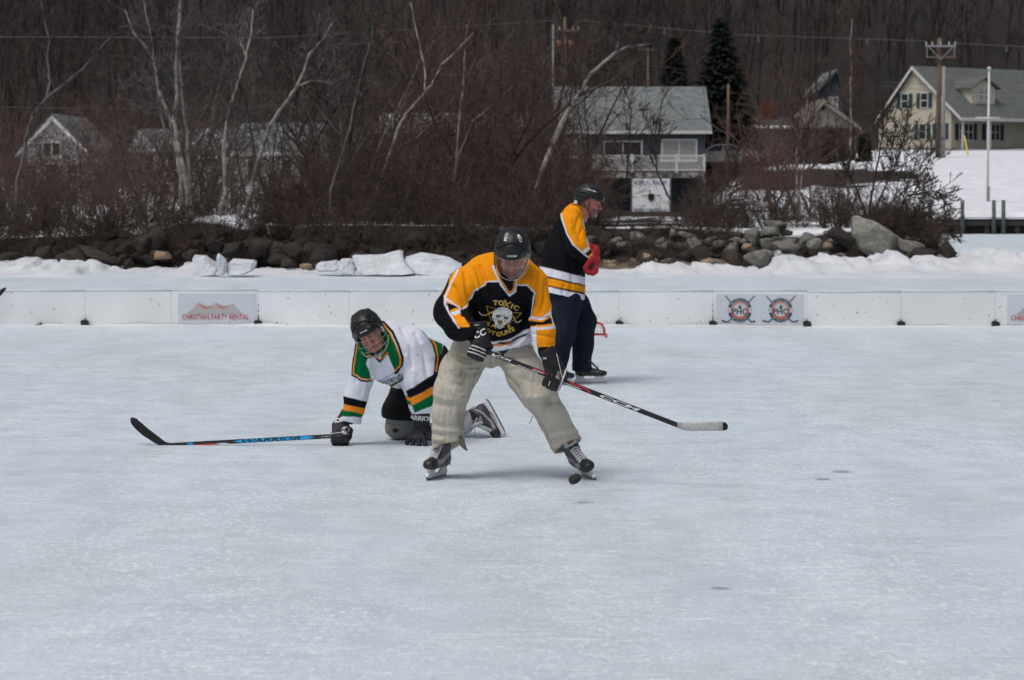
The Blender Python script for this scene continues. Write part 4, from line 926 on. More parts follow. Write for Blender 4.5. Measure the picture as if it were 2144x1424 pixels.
traced([([(940, 470), (955, 350), (963, 240), (970, 168), (972, 114), (978, 50)], .045, .014)], 57, 'upright slim birch right of the forked reddish one', B_birch, B_red, 9)
traced([([(935, 480), (960, 330), (989, 257), (1027, 223), (1065, 190), (1085, 160)], .05, .012)], 56.5, 'slim tree slanting right toward the deck house', B_grey, B_red, 10, name='bare_tree')
traced([([(1105, 480), (1135, 360), (1170, 270), (1200, 215), (1216, 190), (1233, 158), (1261, 133), (1290, 109), (1314, 98), (1340, 94), (1362, 92)], .09, .02), ([(1290, 104), (1296, 85), (1291, 68)], .03, .012), ([(1261, 133), (1267, 112)], .02, .01)], 56, 'pale limb-heavy birch bending right over the blue-grey roof', B_birch, B_dark, 11, ntw=10)
traced([([(1422, 474), (1404, 420), (1376, 360), (1360, 326), (1372, 298), (1374, 260), (1385, 220), (1402, 180)], .035, .012)], 60, 'slim sapling crossing the white railing', B_dark, B_brown, 12, name='bare_tree')
traced([([(1290, 480), (1310, 390), (1318, 300), (1322, 230), (1310, 190)], .035, .012)], 60, 'thin dark sapling in front of the left deck window', B_dark, B_brown, 13, name='bare_tree', ntw=16)
traced([([(1776, 440), (1776, 388), (1778, 338), (1783, 265), (1780, 208), (1782, 163), (1780, 93), (1784, 40)], .05, .016)], 62, 'straight birch rising before the taupe cottage', B_birch, B_red, 14, ntw=22)
traced([([(1669, 430), (1669, 384), (1668, 314), (1678, 282), (1690, 230), (1688, 170)], .04, .014), ([(1672, 420), (1682, 350), (1680, 300), (1672, 240)], .03, .012)], 62, 'twin-stemmed birch left of the taupe cottage', B_birch, B_red, 15, ntw=18)
traced([([(1818, 470), (1822, 430), (1830, 380), (1842, 320), (1850, 270), (1846, 200)], .045, .012), ([(1820, 460), (1850, 400), (1872, 350), (1890, 300), (1905, 262)], .035, .01), ([(1818, 465), (1795, 400), (1770, 350), (1750, 300)], .035, .01), ([(1822, 465), (1870, 420), (1920, 380), (1950, 330)], .03, .008)], 55.5, 'spreading dark shrub-like tree behind the big boulder', B_dark, B_brown, 16, name='bare_tree', ntw=20)
traced([([(1880, 490), (1920, 440), (1960, 460), (1990, 500)], .03, .01), ([(1860, 490), (1900, 410), (1960, 400), (1985, 430)], .03, .008)], 53.5, 'arching bare bush at the tip of the point', B_dark, B_brown, 17, name='bare_bush', ntw=26, tl=.8, cat='bush')
traced([([(755, 470), (735, 400), (728, 330), (738, 250), (752, 190), (768, 120), (752, 50), (765, -10)], .07, .025)], 62, 'tall dark trunk behind the slender grey tree', B_dark, B_dark, 18, name='bare_tree', ntw=16, tl=1.8)
traced([([(1500, 470), (1512, 400), (1530, 370), (1545, 330)], .03, .01), ([(1500, 470), (1480, 420), (1470, 390)], .02, .01)], 58, 'small bare bush below the short wooden pole', B_dark, B_brown, 19, name='bare_bush', ntw=18, tl=.8, cat='bush')

def shrub(seed, H=2.4, stems=9, lean=.35, kids=(5, 8)):
    R = np.random.RandomState(seed); S_ = Seg()
    for _ in range(stems):
        a = R.uniform(0, 6.28); q = np.array([math.cos(a), math.sin(a), 0])*R.uniform(0, .25); d = nrm(np.array([math.cos(a)*R.uniform(0, lean), math.sin(a)*R.uniform(0, lean), 1]))
        grow(S_, q+np.array([0, 0, -.2]), d, H*R.uniform(.5, 1.15), R.uniform(.009, .020), 2, R, kids=kids, kidlen=.45, ang=(.4, 1.2), wig=.22, rmin=.004, up=.03)
    return S_.arr()
def place(vars_, spots, name, m, label=None, kind='stuff'):
    Va = []; Fa = []; k = 0; R = np.random.RandomState(len(spots))
    for (x, y, sc_, rz) in spots:
        a, b, ra, rb, _ = vars_[R.randint(len(vars_))]; c, s = math.cos(rz), math.sin(rz); M = np.array([[c, -s, 0], [s, c, 0], [0, 0, 1]])*sc_
        o_ = np.array([x, y, float(land_h(np.array([x]), np.array([y]))[0])]); V, F = segmesh(a @ M.T+o_, b @ M.T+o_, ra*sc_**.5, rb*sc_**.5, 3); Va.append(V); Fa.append(F+k); k += len(V)
    o_ = mkobj(name, np.concatenate(Va), np.concatenate(Fa), m, smooth=False); tag(o_, label, None, None, kind); return o_
SH = [shrub(s) for s in (1, 2, 3, 4, 5)]; SHW = [shrub(s, 2.2, 10, .8) for s in (6, 7, 8)]; SHT = [shrub(s, 4.2, 5, .18, (5, 8)) for s in (11, 12, 13)]
def spots(n, x0, x1, Y0, Y1, s0, s1, seed, dens=None):
    R = np.random.RandomState(seed); out = []
    while len(out) < n:
        px = R.uniform(x0, x1); Y = R.uniform(Y0, Y1)
        if dens is not None and R.uniform() > np.interp(px, *dens): continue
        out.append((GX(px, Y), Y, R.uniform(s0, s1), R.uniform(0, 6.28)))
    return out
place(SH+SHW, spots(30, -40, 640, 53.2, 57, .35, .7, 1), 'shore_thicket', B_brown, 'low dark brown thicket along the left bank')
place(SH+SHW, spots(74, 560, 1330, 53.2, 62, .4, 1.1, 2, ([560, 700, 1160, 1240, 1260], [.5, 1, 1, .6, 0])), 'tangled_thicket', B_brown, 'dense dark thicket between the left birches and the deck house')
place(SHW+SH, spots(52, 590, 1225, 54, 66, .45, 1.2, 3), 'reddish_thicket', B_red, 'reddish twiggy thicket mixed among the dark one')
place(SH, spots(11, 0, 560, 58, 80, .7, 1.2, 4), 'back_thicket', B_dark, 'thin grey brush in front of the left cottages')
place(SHT, spots(13, 190, 700, 56, 90, .75, 1.15, 5), 'saplings', B_red, 'thin reddish saplings in front of the left cottages')
place(SHT, spots(26, 700, 1250, 60, 95, .8, 1.2, 6), 'tall_saplings', B_red, 'tall reddish saplings above the middle thicket')
place(SHT, spots(7, 215, 560, 58, 105, 1.0, 1.5, 51), 'tall_grey_saplings', B_dark, 'tall fine grey saplings veiling the left cottages')
place(SHT, spots(10, 195, 280, 60, 115, 1.0, 1.4, 52), 'tall_red_saplings', B_red, 'tall reddish saplings around the far left cottage')
place(SHT, spots(22, 640, 1150, 58, 110, 1.0, 1.6, 53), 'veil_saplings', B_dark, 'tall fine grey saplings left of the deck house')
place(SHT, spots(17, -30, 215, 56, 85, .75, 1.15, 71), 'cottage_saplings', B_red, 'reddish saplings right in front of the far left cottage')
place(SH+SHT, spots(46, -900, -60, 53.4, 75, .6, 1.1, 73), 'outer_thicket', B_brown, 'brown thicket continuing along the bank')
place(SH, spots(8, 0, 200, 60, 80, .9, 1.3, 72), 'cottage_brush', B_brown, 'brown brush before the far left cottage')
place(SH+SHW, spots(56, 1445, 1960, 53.4, 56.5, .3, .55, 7), 'point_thicket', B_brown, 'low dark brush on top of the stony point')
place(SHT, spots(12, 1480, 1850, 60, 75, .6, .95, 8), 'point_saplings', B_red, 'reddish saplings behind the stony point')
place(SHW, spots(145, -60, 1250, 51.0, 53.4, .24, .56, 19)+spots(30, 1250, 1560, 51.0, 53.4, .18, .34, 20), 'bank_brush', B_brown, 'short dark twigs hanging over the rocky bank')
place(SHW, spots(24, 1850, 1950, 52.2, 54, .28, .46, 9), 'tip_brush', B_brown, 'fine brush hanging over the tip of the point')

def tangle(seed, H=6.5, n=2):
    R = np.random.RandomState(seed); S_ = Seg()
    for _ in range(n):
        d = nrm(np.array([R.uniform(-.45, .45), R.uniform(-.45, .45), 1])); grow(S_, np.array([R.uniform(-.2, .2), R.uniform(-.2, .2), -.3]), d, H*R.uniform(.7, 1.1), R.uniform(.04, .07), 3, R, kids=(3, 5), kidlen=.55, ang=(.35, 1.0), wig=.17, up=.06, rmin=.006)
    return S_.arr()
TG = [tangle(s) for s in range(60, 66)]
place(TG, spots(13, 200, 760, 58, 100, .6, 1.1, 61), 'tangled_young_trees', B_dark, 'tangled dark crowns of young trees above the left brush')
place(TG, spots(20, 700, 1180, 57, 105, .6, 1.2, 62), 'tangled_brown_trees', B_brown, 'tangled brown crowns left of the deck house')
place(SHT, spots(26, 770, 1190, 60, 110, 1.3, 1.9, 64), 'tall_reddish_trees', B_red, 'tall reddish saplings rising left of the deck house')
place(SHT+TG, spots(9, 1560, 1815, 70, 112, .55, .95, 65), 'cottage_side_trees', B_red, 'reddish twiggy trees before the taupe cottage')
place(TG, spots(12, 150, 1150, 58, 80, .6, 1.0, 63), 'tangled_grey_trees', B_grey, 'pale grey twiggy crowns among the darker ones')
# far woods
def bare(seed, H=11):
    R = np.random.RandomState(seed); S_ = Seg(); grow(S_, np.array([0, 0, -.5]), np.array([0, 0, 1.]), H, .13, 3, R, kids=(5, 7), kidlen=.42, ang=(.3, .8), wig=.07, up=.15, rmin=.014); return S_.arr()
FT = [bare(s) for s in range(20, 26)]
def far(n, Y0, Y1, s0, s1, seed, x0=-150, x1=2300, skip=None):
    R = np.random.RandomState(seed); out = []
    while len(out) < n:
        px = R.uniform(x0, x1); Y = Y0+(Y1-Y0)*R.uniform()**.8
        if skip and skip(px, Y): continue
        out.append((GX(px, Y), Y, R.uniform(s0, s1), R.uniform(0, 6.28)))
    return out
keep = lambda px, Y: (1130 < px < 1560 and Y < 156) or (1560 < px < 2200 and Y < 240)
place(FT, far(1050, 205, 400, .8, 1.5, 1, -900, 2700), 'hillside_woods', B_far, 'grey-brown bare woods covering the far hillside')
place(FT, far(400, 200, 330, .6, 1.2, 2, -900, 2700), 'reddish_woods', B_far2, 'reddish bare trees scattered through the far woods')
place(FT, far(60, 150, 205, .55, .9, 3, skip=keep), 'village_trees', B_far2, 'bare reddish trees among and behind the houses')
# conifers
def conifer(seed, H, W, n=900, low=.03):
    """trunk, branches and needle sprays in local space"""
    R = np.random.RandomState(seed); tr = []; V = []; F = []
    for i in range(n):
        t = low+(1-low)*R.uniform()**.85*.98; z = H*t; a = R.uniform(0, 6.28); Lb = W*(1-t)**.85*R.uniform(.65, 1.1)+.12; d = np.array([math.cos(a), math.sin(a), -.22-.25*R.uniform()]); o_ = np.array([0, 0, z])
        tr.append((o_, o_+d*Lb, .025, .006)); m = max(3, int(Lb*5))
        for k in range(m):
            f = (k+R.uniform(.3, 1))/m; c = o_+d*Lb*f+np.array([0, 0, .15*Lb*f*f]); wv_ = (.30+.25*R.uniform())*(1-.45*f)*(.45+.6*(1-t)); s = np.array([-math.sin(a), math.cos(a), 0])
            b = len(V); u_ = d*.35*(1-.3*f); dz = R.uniform(-.15, .05)
            V += [c-u_*.5, c+s*wv_+u_*.4+np.array([0, 0, dz-.08]), c+u_*1.1+np.array([0, 0, -.03]), c-s*wv_+u_*.4+np.array([0, 0, dz-.12])]; F.append((b, b+1, b+2, b+3))
    return np.array(V), np.array(F), tr
M_need = mat('needles', (.013, .019, .013, 1), .9, .15, var=.5, vscale=1.2); M_need2 = mat('needles_olive', (.045, .045, .022, 1), .9, .15, var=.4, vscale=1.2)
def conifer_tree(px, top, Y, halfw, label, seed, name='spruce_tree', low=.05, m=M_need, dens=1.0):
    tp = P(px, top, Y); z0 = zg_(tp); H = tp[2]-z0; W = halfw*Y/FPX; V, F, tr = conifer(seed, H, W, int((150+H*70)*dens), low); o_ = np.array([tp[0], Y, z0]); e = empty(name, o_, label, 'tree')
    mkobj('crown', V+o_, F, m, e, False); a = np.array([x[0] for x in tr])+o_; b = np.array([x[1] for x in tr])+o_
    a = np.vstack([a, o_[None]]); b = np.vstack([b, (o_+np.array([0, 0, H*.98]))[None]]); V, F = segmesh(a, b, np.array([x[2] for x in tr]+[.22]), np.array([x[3] for x in tr]+[.02]), 4); mkobj('trunk', V, F, B_dark, e)
    return e
conifer_tree(1511, 28, 152, 118, 'big dark spruce right of the blue-grey house', 1); conifer_tree(1412, 68, 172, 76, 'narrower dark spruce behind the blue-grey roof', 2)
conifer_tree(1733, 262, 157, 11, 'narrow clipped evergreen at the cottage front, left one', 3, 'arborvitae', .02); conifer_tree(1810, 274, 157, 13, 'narrow evergreen at the right corner of the taupe cottage', 4, 'arborvitae', .02)
CV = [conifer(s, 14, 3.4, 420) for s in (31, 32, 33)]
def far_con(sp, name, m, label):
    Va = []; Fa = []; k = 0; R = np.random.RandomState(3)
    for (x, y, sc_, rz) in sp:
        V, F, tr = CV[R.randint(3)]; c, s = math.cos(rz), math.sin(rz); M = np.array([[c, -s, 0], [s, c, 0], [0, 0, 1]])*sc_; o_ = np.array([x, y, float(land_h(np.array([x]), np.array([y]))[0])]); Va.append(V @ M.T+o_); Fa.append(F+k); k += len(V)
    o_ = mkobj(name, np.concatenate(Va), np.concatenate(Fa), m, smooth=False); tag(o_, label, None, None, 'stuff')
far_con(far(26, 300, 380, .8, 1.3, 5, -100, 330)+far(16, 290, 360, .8, 1.2, 6, 1880, 2250)+far(14, 300, 400, .8, 1.2, 7, 400, 1900), 'far_conifers', M_need2, 'dark pines along the upper hillside')
# ============================================================ PEOPLE
YEL, BLK, WHT, GRN, ORG = (.80, .29, .008), (.007, .007, .009), (.66, .68, .77), (.0, .115, .035), (.80, .25, .02)
KHA, NAV = (.455, .422, .362), (.0065, .010, .022)
M_jer = mat('jersey_fabric', attr=True, rough=.85, spec=.08, bump=.12, bscale=900, bdist=.002, var=.04, vscale=30)
M_pant = mat('pants_fabric', attr=True, rough=.85, spec=.2, bump=.25, bscale=70, bdist=.004, var=.04, vscale=14)
M_skin = mat('skin', attr=True, rough=.55, spec=.4, bump=.15, bscale=250, bdist=.002, sub=.15)
M_helm = mat('helmet_plastic', (.011, .012, .013, 1), .42, .3, bump=.03, bscale=90, coat=.0); M_helmg = mat('helmet_vent', (.004, .004, .004, 1), .8)
M_glove = mat('glove_material', attr=True, rough=.6, spec=.4, bump=.3, bscale=160, bdist=.004, var=.15, vscale=30)
M_boot = mat('boot_material', attr=True, rough=.45, spec=.5, bump=.2, bscale=120, bdist=.003); M_hold = mat('skate_holder', (.62, .63, .63, 1), .4, .5, var=.1, vscale=30)
M_steel = mat('skate_steel', (.35, .36, .37, 1), .25, .5, metal=.9); M_lace = mat('lace', (.62, .62, .64, 1), .8); M_print = mat('print_bright', (.66, .67, .68, 1), .6); M_gold = mat('print_gold', (.46, .29, .05, 1), .6)
M_blk = mat('print_black', (.01, .01, .012, 1), .6); M_strap = mat('strap', (.012, .012, .013, 1), .6); M_wire_ = mat('cage_wire', (.42, .41, .38, 1), .35, .6, metal=.3)
M_cry = mat('glasses_frame', (.05, .045, .045, 1), .3, .5, metal=.5)
def clear_mat():
    m = bpy.data.materials.new('visor_clear'); m.use_nodes = True; n = m.node_tree; n.nodes.remove(n.nodes['Principled BSDF'])
    t = n.nodes.new('ShaderNodeBsdfTransparent'); t.inputs[0].default_value = (.96, .96, .96, 1); g = n.nodes.new('ShaderNodeBsdfGlossy'); g.inputs['Roughness'].default_value = .12; g.inputs[0].default_value = (.9, .9, .9, 1)
    l = n.nodes.new('ShaderNodeLayerWeight'); l.inputs[0].default_value = .22; r = n.nodes.new('ShaderNodeMapRange'); r.inputs[3].default_value = .008; r.inputs[4].default_value = .42
    n.links.new(l.outputs['Facing'], r.inputs[0]); x = n.nodes.new('ShaderNodeMixShader'); n.links.new(r.outputs[0], x.inputs[0]); n.links.new(t.outputs[0], x.inputs[1]); n.links.new(g.outputs[0], x.inputs[2])
    n.links.new(x.outputs[0], n.nodes['Material Output'].inputs[0]); return m
M_clear = clear_mat()
def N_(px, py, Y, r): return (P(px, py, Y), r*Y/FPX)
def bounds(nodes, pad=.06):
    a = np.array([n[0] for n in nodes]); r = np.array([n[1] for n in nodes])[:, None]; return (a-r).min(0)-pad, (a+r).max(0)+pad
def paint(V, base, ops, seed=0):
    uv = UV(V); C = np.tile(np.array(base, float), (len(V), 1))
    jit = fbm(V*14, 2, seed)[:, None]*1.2; u2 = uv+jit
    for op in ops:
        if op[0] == 'P':
            pl = list(op[2]); ins = inpoly(u2, pl); d = pdist(u2, pl+pl[:1]); w_ = sstep(-.9, .9, np.where(ins, d, -d))[:, None]; C = C*(1-w_)+np.array(op[1])*w_
        elif op[0] == 'L':
            d = pdist(uv, op[2]); w_ = sstep(op[3]/2+.7, op[3]/2-.7, d)[:, None]; C = C*(1-w_)+np.array(op[1])*w_
        elif op[0] == 'B':
            _, col, (cx, cy), (rx, ry), st = op; d = np.sqrt(((uv[:, 0]-cx)/rx)**2+((uv[:, 1]-cy)/ry)**2)+.5*fbm(V*18, 3, 5); w_ = (sstep(1.1, .3, d)*st)[:, None]; C = C*(1-w_)+np.array(col)*w_
    return C
def garment(name, fn, nodes, h, base, ops, lines, nz, m, parent, pad=.07, seed=0):
    lo, hi = bounds(nodes, pad); V, F = nets(fn, lo, hi, h); C = paint(V, base, ops, seed); V = folds(V, F, lines, nz)
    o = mkobj(name, V, F, m, parent, colors=C); return o, bvh_of(V, F)
Yax = np.array([0, 1., 0])

# ---------------------------------------------------------------- head
def head_mesh(c, R, skin, style, h=.0032):
    def fn(Q):
        q = (Q-np.asarray(c, np.float32)) @ R.astype(np.float32)
        E = lambda x, r: ellip(q, x, r); K = lambda a, b, ra, rb: capsule(q, a, b, ra, rb)
        d = E((0, .012, .03), (.077, .096, .098)); d = smin(d, E((0, -.025, -.045), (.060, .068, .078)), .03)
        d = smin(d, K((-.03, -.045, -.095), (.03, -.045, -.095), .028, .028), .03); d = smin(d, E((0, -.080, -.108), (.024, .020, .020)), .02)
        d = smin(d, K((-.036, -.082, .024), (.036, -.082, .024), .012, .012), .014)
        for s in (-1, 1):
            d = smax(d, -ellip(q, (s*.031, -.104, .004), (.019, .016, .013)), .012); d = smin(d, E((s*.031, -.079, .003), (.0135, .0135, .0125)), .003)
            d = smin(d, E((s*.045, -.068, -.034), (.022, .020, .020)), .018); d = smin(d, E((s*.0115, -.104, -.040), (.009, .010, .008)), .006)
            d = smin(d, rbox(q, (s*.079, .018, -.006), (.006, .019, .031), .006), .006)
        d = smin(d, K((0, -.092, .012), (0, -.113, -.034), .0085, .0135), .010)
        d = smin(d, K((-.018, -.091, -.063), (.018, -.091, -.063), .006, .006), .006); d = smin(d, K((-.016, -.089, -.074), (.016, -.089, -.074), .0075, .0075), .005)
        d = smax(d, -K((-.022, -.103, -.0685), (.022, -.103, -.0685), .0025, .0025), .003)
        d = smin(d, capsule(q, (0, .025, -.06), (0, .055, -.19), .060, .068), .03)
        return d
    cc = np.asarray(c); V, F = nets(fn, cc-.26, cc+.26, h); q = (V-cc) @ R
    C = np.tile(np.array(skin, float), (len(V), 1)); nz = fbm(q*40, 3, 9)
    def mixc(col, w_): C[:] = C*(1-w_[:, None])+np.array(col)*w_[:, None]
    G = lambda x, r: np.exp(-(((q-np.array(x))/np.array(r))**2).sum(1))
    mixc((.42, .10, .09), .75*G((0, -.115, -.035), (.02, .03, .022))); 
    for s in (-1, 1):
        mixc((.42, .12, .10), .55*G((s*.045, -.085, -.032), (.022, .04, .02)))
        e = np.array([s*.031, -.0925, .003]); eye = (np.abs((q[:, 0]-e[0])/.0125)**2+np.abs((q[:, 2]-e[2])/.0048)**2 < 1) & (q[:, 1] < -.083)
        if not style.get('eyes_down'): C[eye] = (.45, .43, .42); C[(np.hypot(q[:, 0]-e[0], q[:, 2]-e[2]) < .0052) & (q[:, 1] < -.083)] = (.03, .025, .02)
        else: C[(np.abs((q[:, 0]-e[0])/.0125)**2+np.abs((q[:, 2]-e[2]+.003)/.0018)**2 < 1) & (q[:, 1] < -.083)] = (.03, .02, .02)
        lid = np.exp(-((np.hypot((q[:, 0]-e[0])/.0145, (q[:, 2]-e[2])/.0075)-1)/.16)**2)*(q[:, 1] < -.075); mixc((.14, .06, .05), .6*lid)
        br = np.exp(-(((q[:, 0]-s*.033)/.019)**2+((q[:, 2]-.026-.004*np.cos((q[:, 0]-s*.035)*60))/.0045)**2)*1.1)*(q[:, 1] < -.07); mixc(style.get('brow', (.05, .03, .025)), .9*np.clip(br*1.3, 0, 1))
    lips = ((np.abs(q[:, 0])/.021)**2+((q[:, 2]+.0685)/.0095)**2 < 1) & (q[:, 1] < -.08); C[lips] = (.30, .10, .09)
    C[(np.abs(q[:, 0]) < .019) & (np.abs(q[:, 2]+.0685) < .0016) & (q[:, 1] < -.08)] = (.06, .02, .02)
    bd = style.get('beard')
    if bd:
        b1 = sstep(-.040, -.056, q[:, 2]+nz*.006)*sstep(-.125, -.115, q[:, 2]+.0)*(q[:, 1] < bd[2]); b1 = np.maximum(b1, sstep(-.040, -.060, q[:, 2]+nz*.006)*(q[:, 1] < bd[2]))
        b1 = b1*(1-lips)*sstep(-.2, -.11, q[:, 2]); mixc(bd[0], bd[1]*np.clip(b1, 0, 1))
        if len(bd) > 3: mixc(bd[3], .8*G((0, -.105, -.105), (.03, .04, .024)))
    if style.get('hair'): mixc(style['hair'], sstep(-.01, .01, q[:, 1]-.02)*sstep(-.075, -.05, q[:, 2]))
    C *= (1+.12*nz)[:, None]; return V, F, C
def joinVFC(parts):
    V = []; F = []; C = []; k = 0
    for v, f, c in parts: V.append(v); F.append(f+k); C.append(c if np.ndim(c) == 2 else np.tile(c, (len(v), 1))); k += len(v)
    return np.concatenate(V), np.concatenate(F), np.concatenate(C)
def limbs_mesh(chains, col, h=.014):
    alln = [n for c in chains for n in c]; lo, hi = bounds(alln, .03)
    def fn(Q):
        d = None
        for c in chains: e = chain(Q, c, .03); d = e if d is None else smin(d, e, .03)
        return d
    V, F = nets(fn, lo, hi, h); return V, F, np.array(col)

# ---------------------------------------------------------------- helmet
def helmet(c, R, parent, label=None, ears=True):
    c = np.asarray(c, float)
    def fn(Q):
        q = (Q-c.astype(np.float32)) @ R.astype(np.float32); x, y, z = q[:, 0], q[:, 1], q[:, 2]
        d = ellip(q, (0, .018, .045), (.110, .138, .122)); d = smin(d, ellip(q, (0, -.035, .055), (.088, .088, .078)), .02)
        # raised crown shells split by a groove, side ridges
        d = smin(d, capsule(q, (-.050, -.045, .138), (-.058, .06, .135), .010, .012), .020); d = smin(d, capsule(q, (.050, -.045, .138), (.058, .06, .135), .010, .012), .020)
        d = smin(d, rbox(q, (0, -.104, .062), (.058, .018, .018), .012), .02)
        for s in (-1, 1) if ears else (): d = smin(d, rbox(q, (s*.104, .0, .015), (.010, .034, .030), .008), .01)
        fy = lambda x_, z_: .018-.138*math.sqrt(max(1-(x_/.11)**2-((z_-.045)/.122)**2, 0))
        gp = [(.084*t, fy(.084*t, .126-.050*t*t)-.001, .126-.050*t*t) for t in np.linspace(-1, 1, 9)]
        d = smax(d, -chain(q, [(p_, .0065) for p_ in gp], .002), .004)                              # groove over the front panel
        for s in (-1, 1):
            for (x0, za, x1, zb) in ((.066, .120, .073, .104), (.086, .092, .094, .066)): d = smax(d, -capsule(q, (s*x0, fy(x0, za), za), (s*x1, fy(x1, zb), zb), .0075, .0075), .003)
        for s in (-1, 1):
            for (a, b) in (((s*.030, -.055, .163), (s*.034, -.010, .172)), ((s*.088, -.05, .105), (s*.098, .01, .110)), ((s*.034, .05, .172), (s*.030, .09, .16)), ((s*.100, .05, .07), (s*.09, .09, .06))):
                d = smax(d, -capsule(q, a, b, .0075, .0075), .003)
        inn = ellip(q, (0, .012, .028), (.088, .110, .108)); d = smax(d, -inn, .002)
        # lower rim: brow in front, over the ears at the sides, low at the back
        rim = np.where(y < -.02, .034+.0*y, .034-.55*(y+.02)); rim = np.where(y > .07, -.0155+.0*y, rim); rim = rim-(.030 if ears else -.012)*np.exp(-((y-.0)/.05)**2)*(np.abs(x) > .06)
        return smax(d, (rim-z)*.85, .004)
    V, F = nets(fn, c-.22, c+.22, .0035); o = mkobj('helmet', V, F, M_helm, parent)
    if label: o['label'] = label
    return o, bvh_of(V, F)
def LT(c, R): return lambda x, y, z: np.asarray(c, float)+R @ np.array([x, y, z], float)
def strap(c, R, parent, cup=False):
    T = LT(c, R); mb = MB()
    for s in (-1, 1):
        mb.tube([T(s*.098, -.012, .03), T(s*.092, -.015, -.03), T(s*.066, -.03, -.10), T(s*.03, -.055, -.138), T(0, -.062, -.142)], .0045, 6)
        mb.tube([T(s*.098, .05, .0), T(s*.092, .02, -.045), T(s*.080, -.02, -.075)], .004, 6)
    if cup: mb.tube([T(-.035, -.085, -.13), T(0, -.105, -.125), T(.035, -.085, -.13)], .012, 8)
    return mb.build('chin_strap', M_strap, parent, True)

# ---------------------------------------------------------------- gloves
def glove(o, X, Z, parent, base, kind='grip', mirror=False, sc=1.0, lines=None, palm=None, cuffdir=None, h=.0035, stripe=None, spread=0, cl=.095, cr=1.0, fill=False):
    R, o = frame(o, X, Z); mx = -1 if mirror else 1; cd = np.array(cuffdir if cuffdir is not None else (0, -.1, .0), float)
    def fn(Q):
        q = ((Q-o.astype(np.float32)) @ R.astype(np.float32))/sc; q = q*np.array([mx, 1, 1], np.float32)
        K = lambda a, b, ra, rb, f=1.0: capsule(q, a, b, ra, rb, (0, 0, 1) if f != 1 else None, f)
        if kind == 'grip':
            d = K((0, -.050, .032), (0, .016, .036), .046, .046, .55)
            for i, (L1, xx) in enumerate(((.031, .036), (.034, .0125), (.032, -.012), (.027, -.036))):
                f = chain(q, [((xx, .020, .040), .0165), ((xx*1.04, .020+L1, .016), .0158), ((xx*1.04, .018+L1*.75, -.018), .0150), ((xx*1.0, .000, -.034), .0138)], .006); d = smin(d, f, .005)
            d = smin(d, chain(q, [((.034, -.050, .026), .022), ((.058, -.040, .000), .0185), ((.052, -.012, -.022), .0165), ((.040, .008, -.034), .0145)], .01), .008)
            if fill: d = smin(d, ellip(q, (0, .004, .006), (.050, .036, .034)), .01); d = smax(d, -capsule(q, (.03, .002, .002), (.09, .002, .002), .012, .016), .004)
            wr = np.array([0, -.062, .032])
        else:                                       # flat, palm down, fingers along +Y
            d = K((0, .0, .012), (0, .060, .006), .044, .047, .5)
            for i, (L1, xx, fx) in enumerate(((.055, .034, .022), (.064, .0115, .008), (.060, -.012, -.006), (.047, -.034, -.020))):
                fx *= 1+spread; f = chain(q, [((xx, .062, .010), .0165), ((xx+fx*.4, .062+L1*.45, .012), .0158), ((xx+fx, .062+L1*.98, -.006), .0142)], .006); d = smin(d, f, .005)
            d = smin(d, chain(q, [((.034, .004, .004), .022), ((.062, .034, .0), .0185), ((.068, .066, -.006), .0155)], .01), .008)
            wr = np.array([0, -.008, .014])
        for yy in (-.040, -.012, .014) if kind == 'grip' else (.012, .036, .058):                    # padded rolls
            d = smax(d, -(np.sqrt((q[:, 1]-yy)**2+(q[:, 2]-.060+(.0 if kind == 'grip' else .026))**2)-.007), .006)
        cu = nrm(cd); w2 = wr+cu*.030; w3 = wr+cu*cl
        cf = smin(capsule(q, wr, w2, .040, .041, (0, 0, 1), .74), capsule(q, w2, w3, .044*cr, .054*cr, (0, 0, 1), .74), .008)
        cf = smax(cf, plane(q, w3+cu*.012, cu), .004)
        return smin(d, cf, .012)*sc
    V, F = nets(fn, o-.23*sc, o+.23*sc, h*sc); q = ((V-o) @ R)/sc*np.array([mx, 1, 1]); C = np.tile(np.array(base, float), (len(V), 1))
    if palm is not None: C[(q[:, 2] < (.018 if kind == 'grip' else -.002)) & (q[:, 1] < .005) & (q[:, 1] > -.045) & (q[:, 0] < .026) & (q[:, 0] > .006)] = palm
    if lines is not None:
        for (ax, v, w_, lim) in lines:
            m_ = (np.abs(q[:, ax]-v) < w_) & (q[:, 2] > lim); C[m_] = stripe or (.6, .6, .62)
    return mkobj('glove', V, F, M_glove, parent, colors=C), bvh_of(V, F)

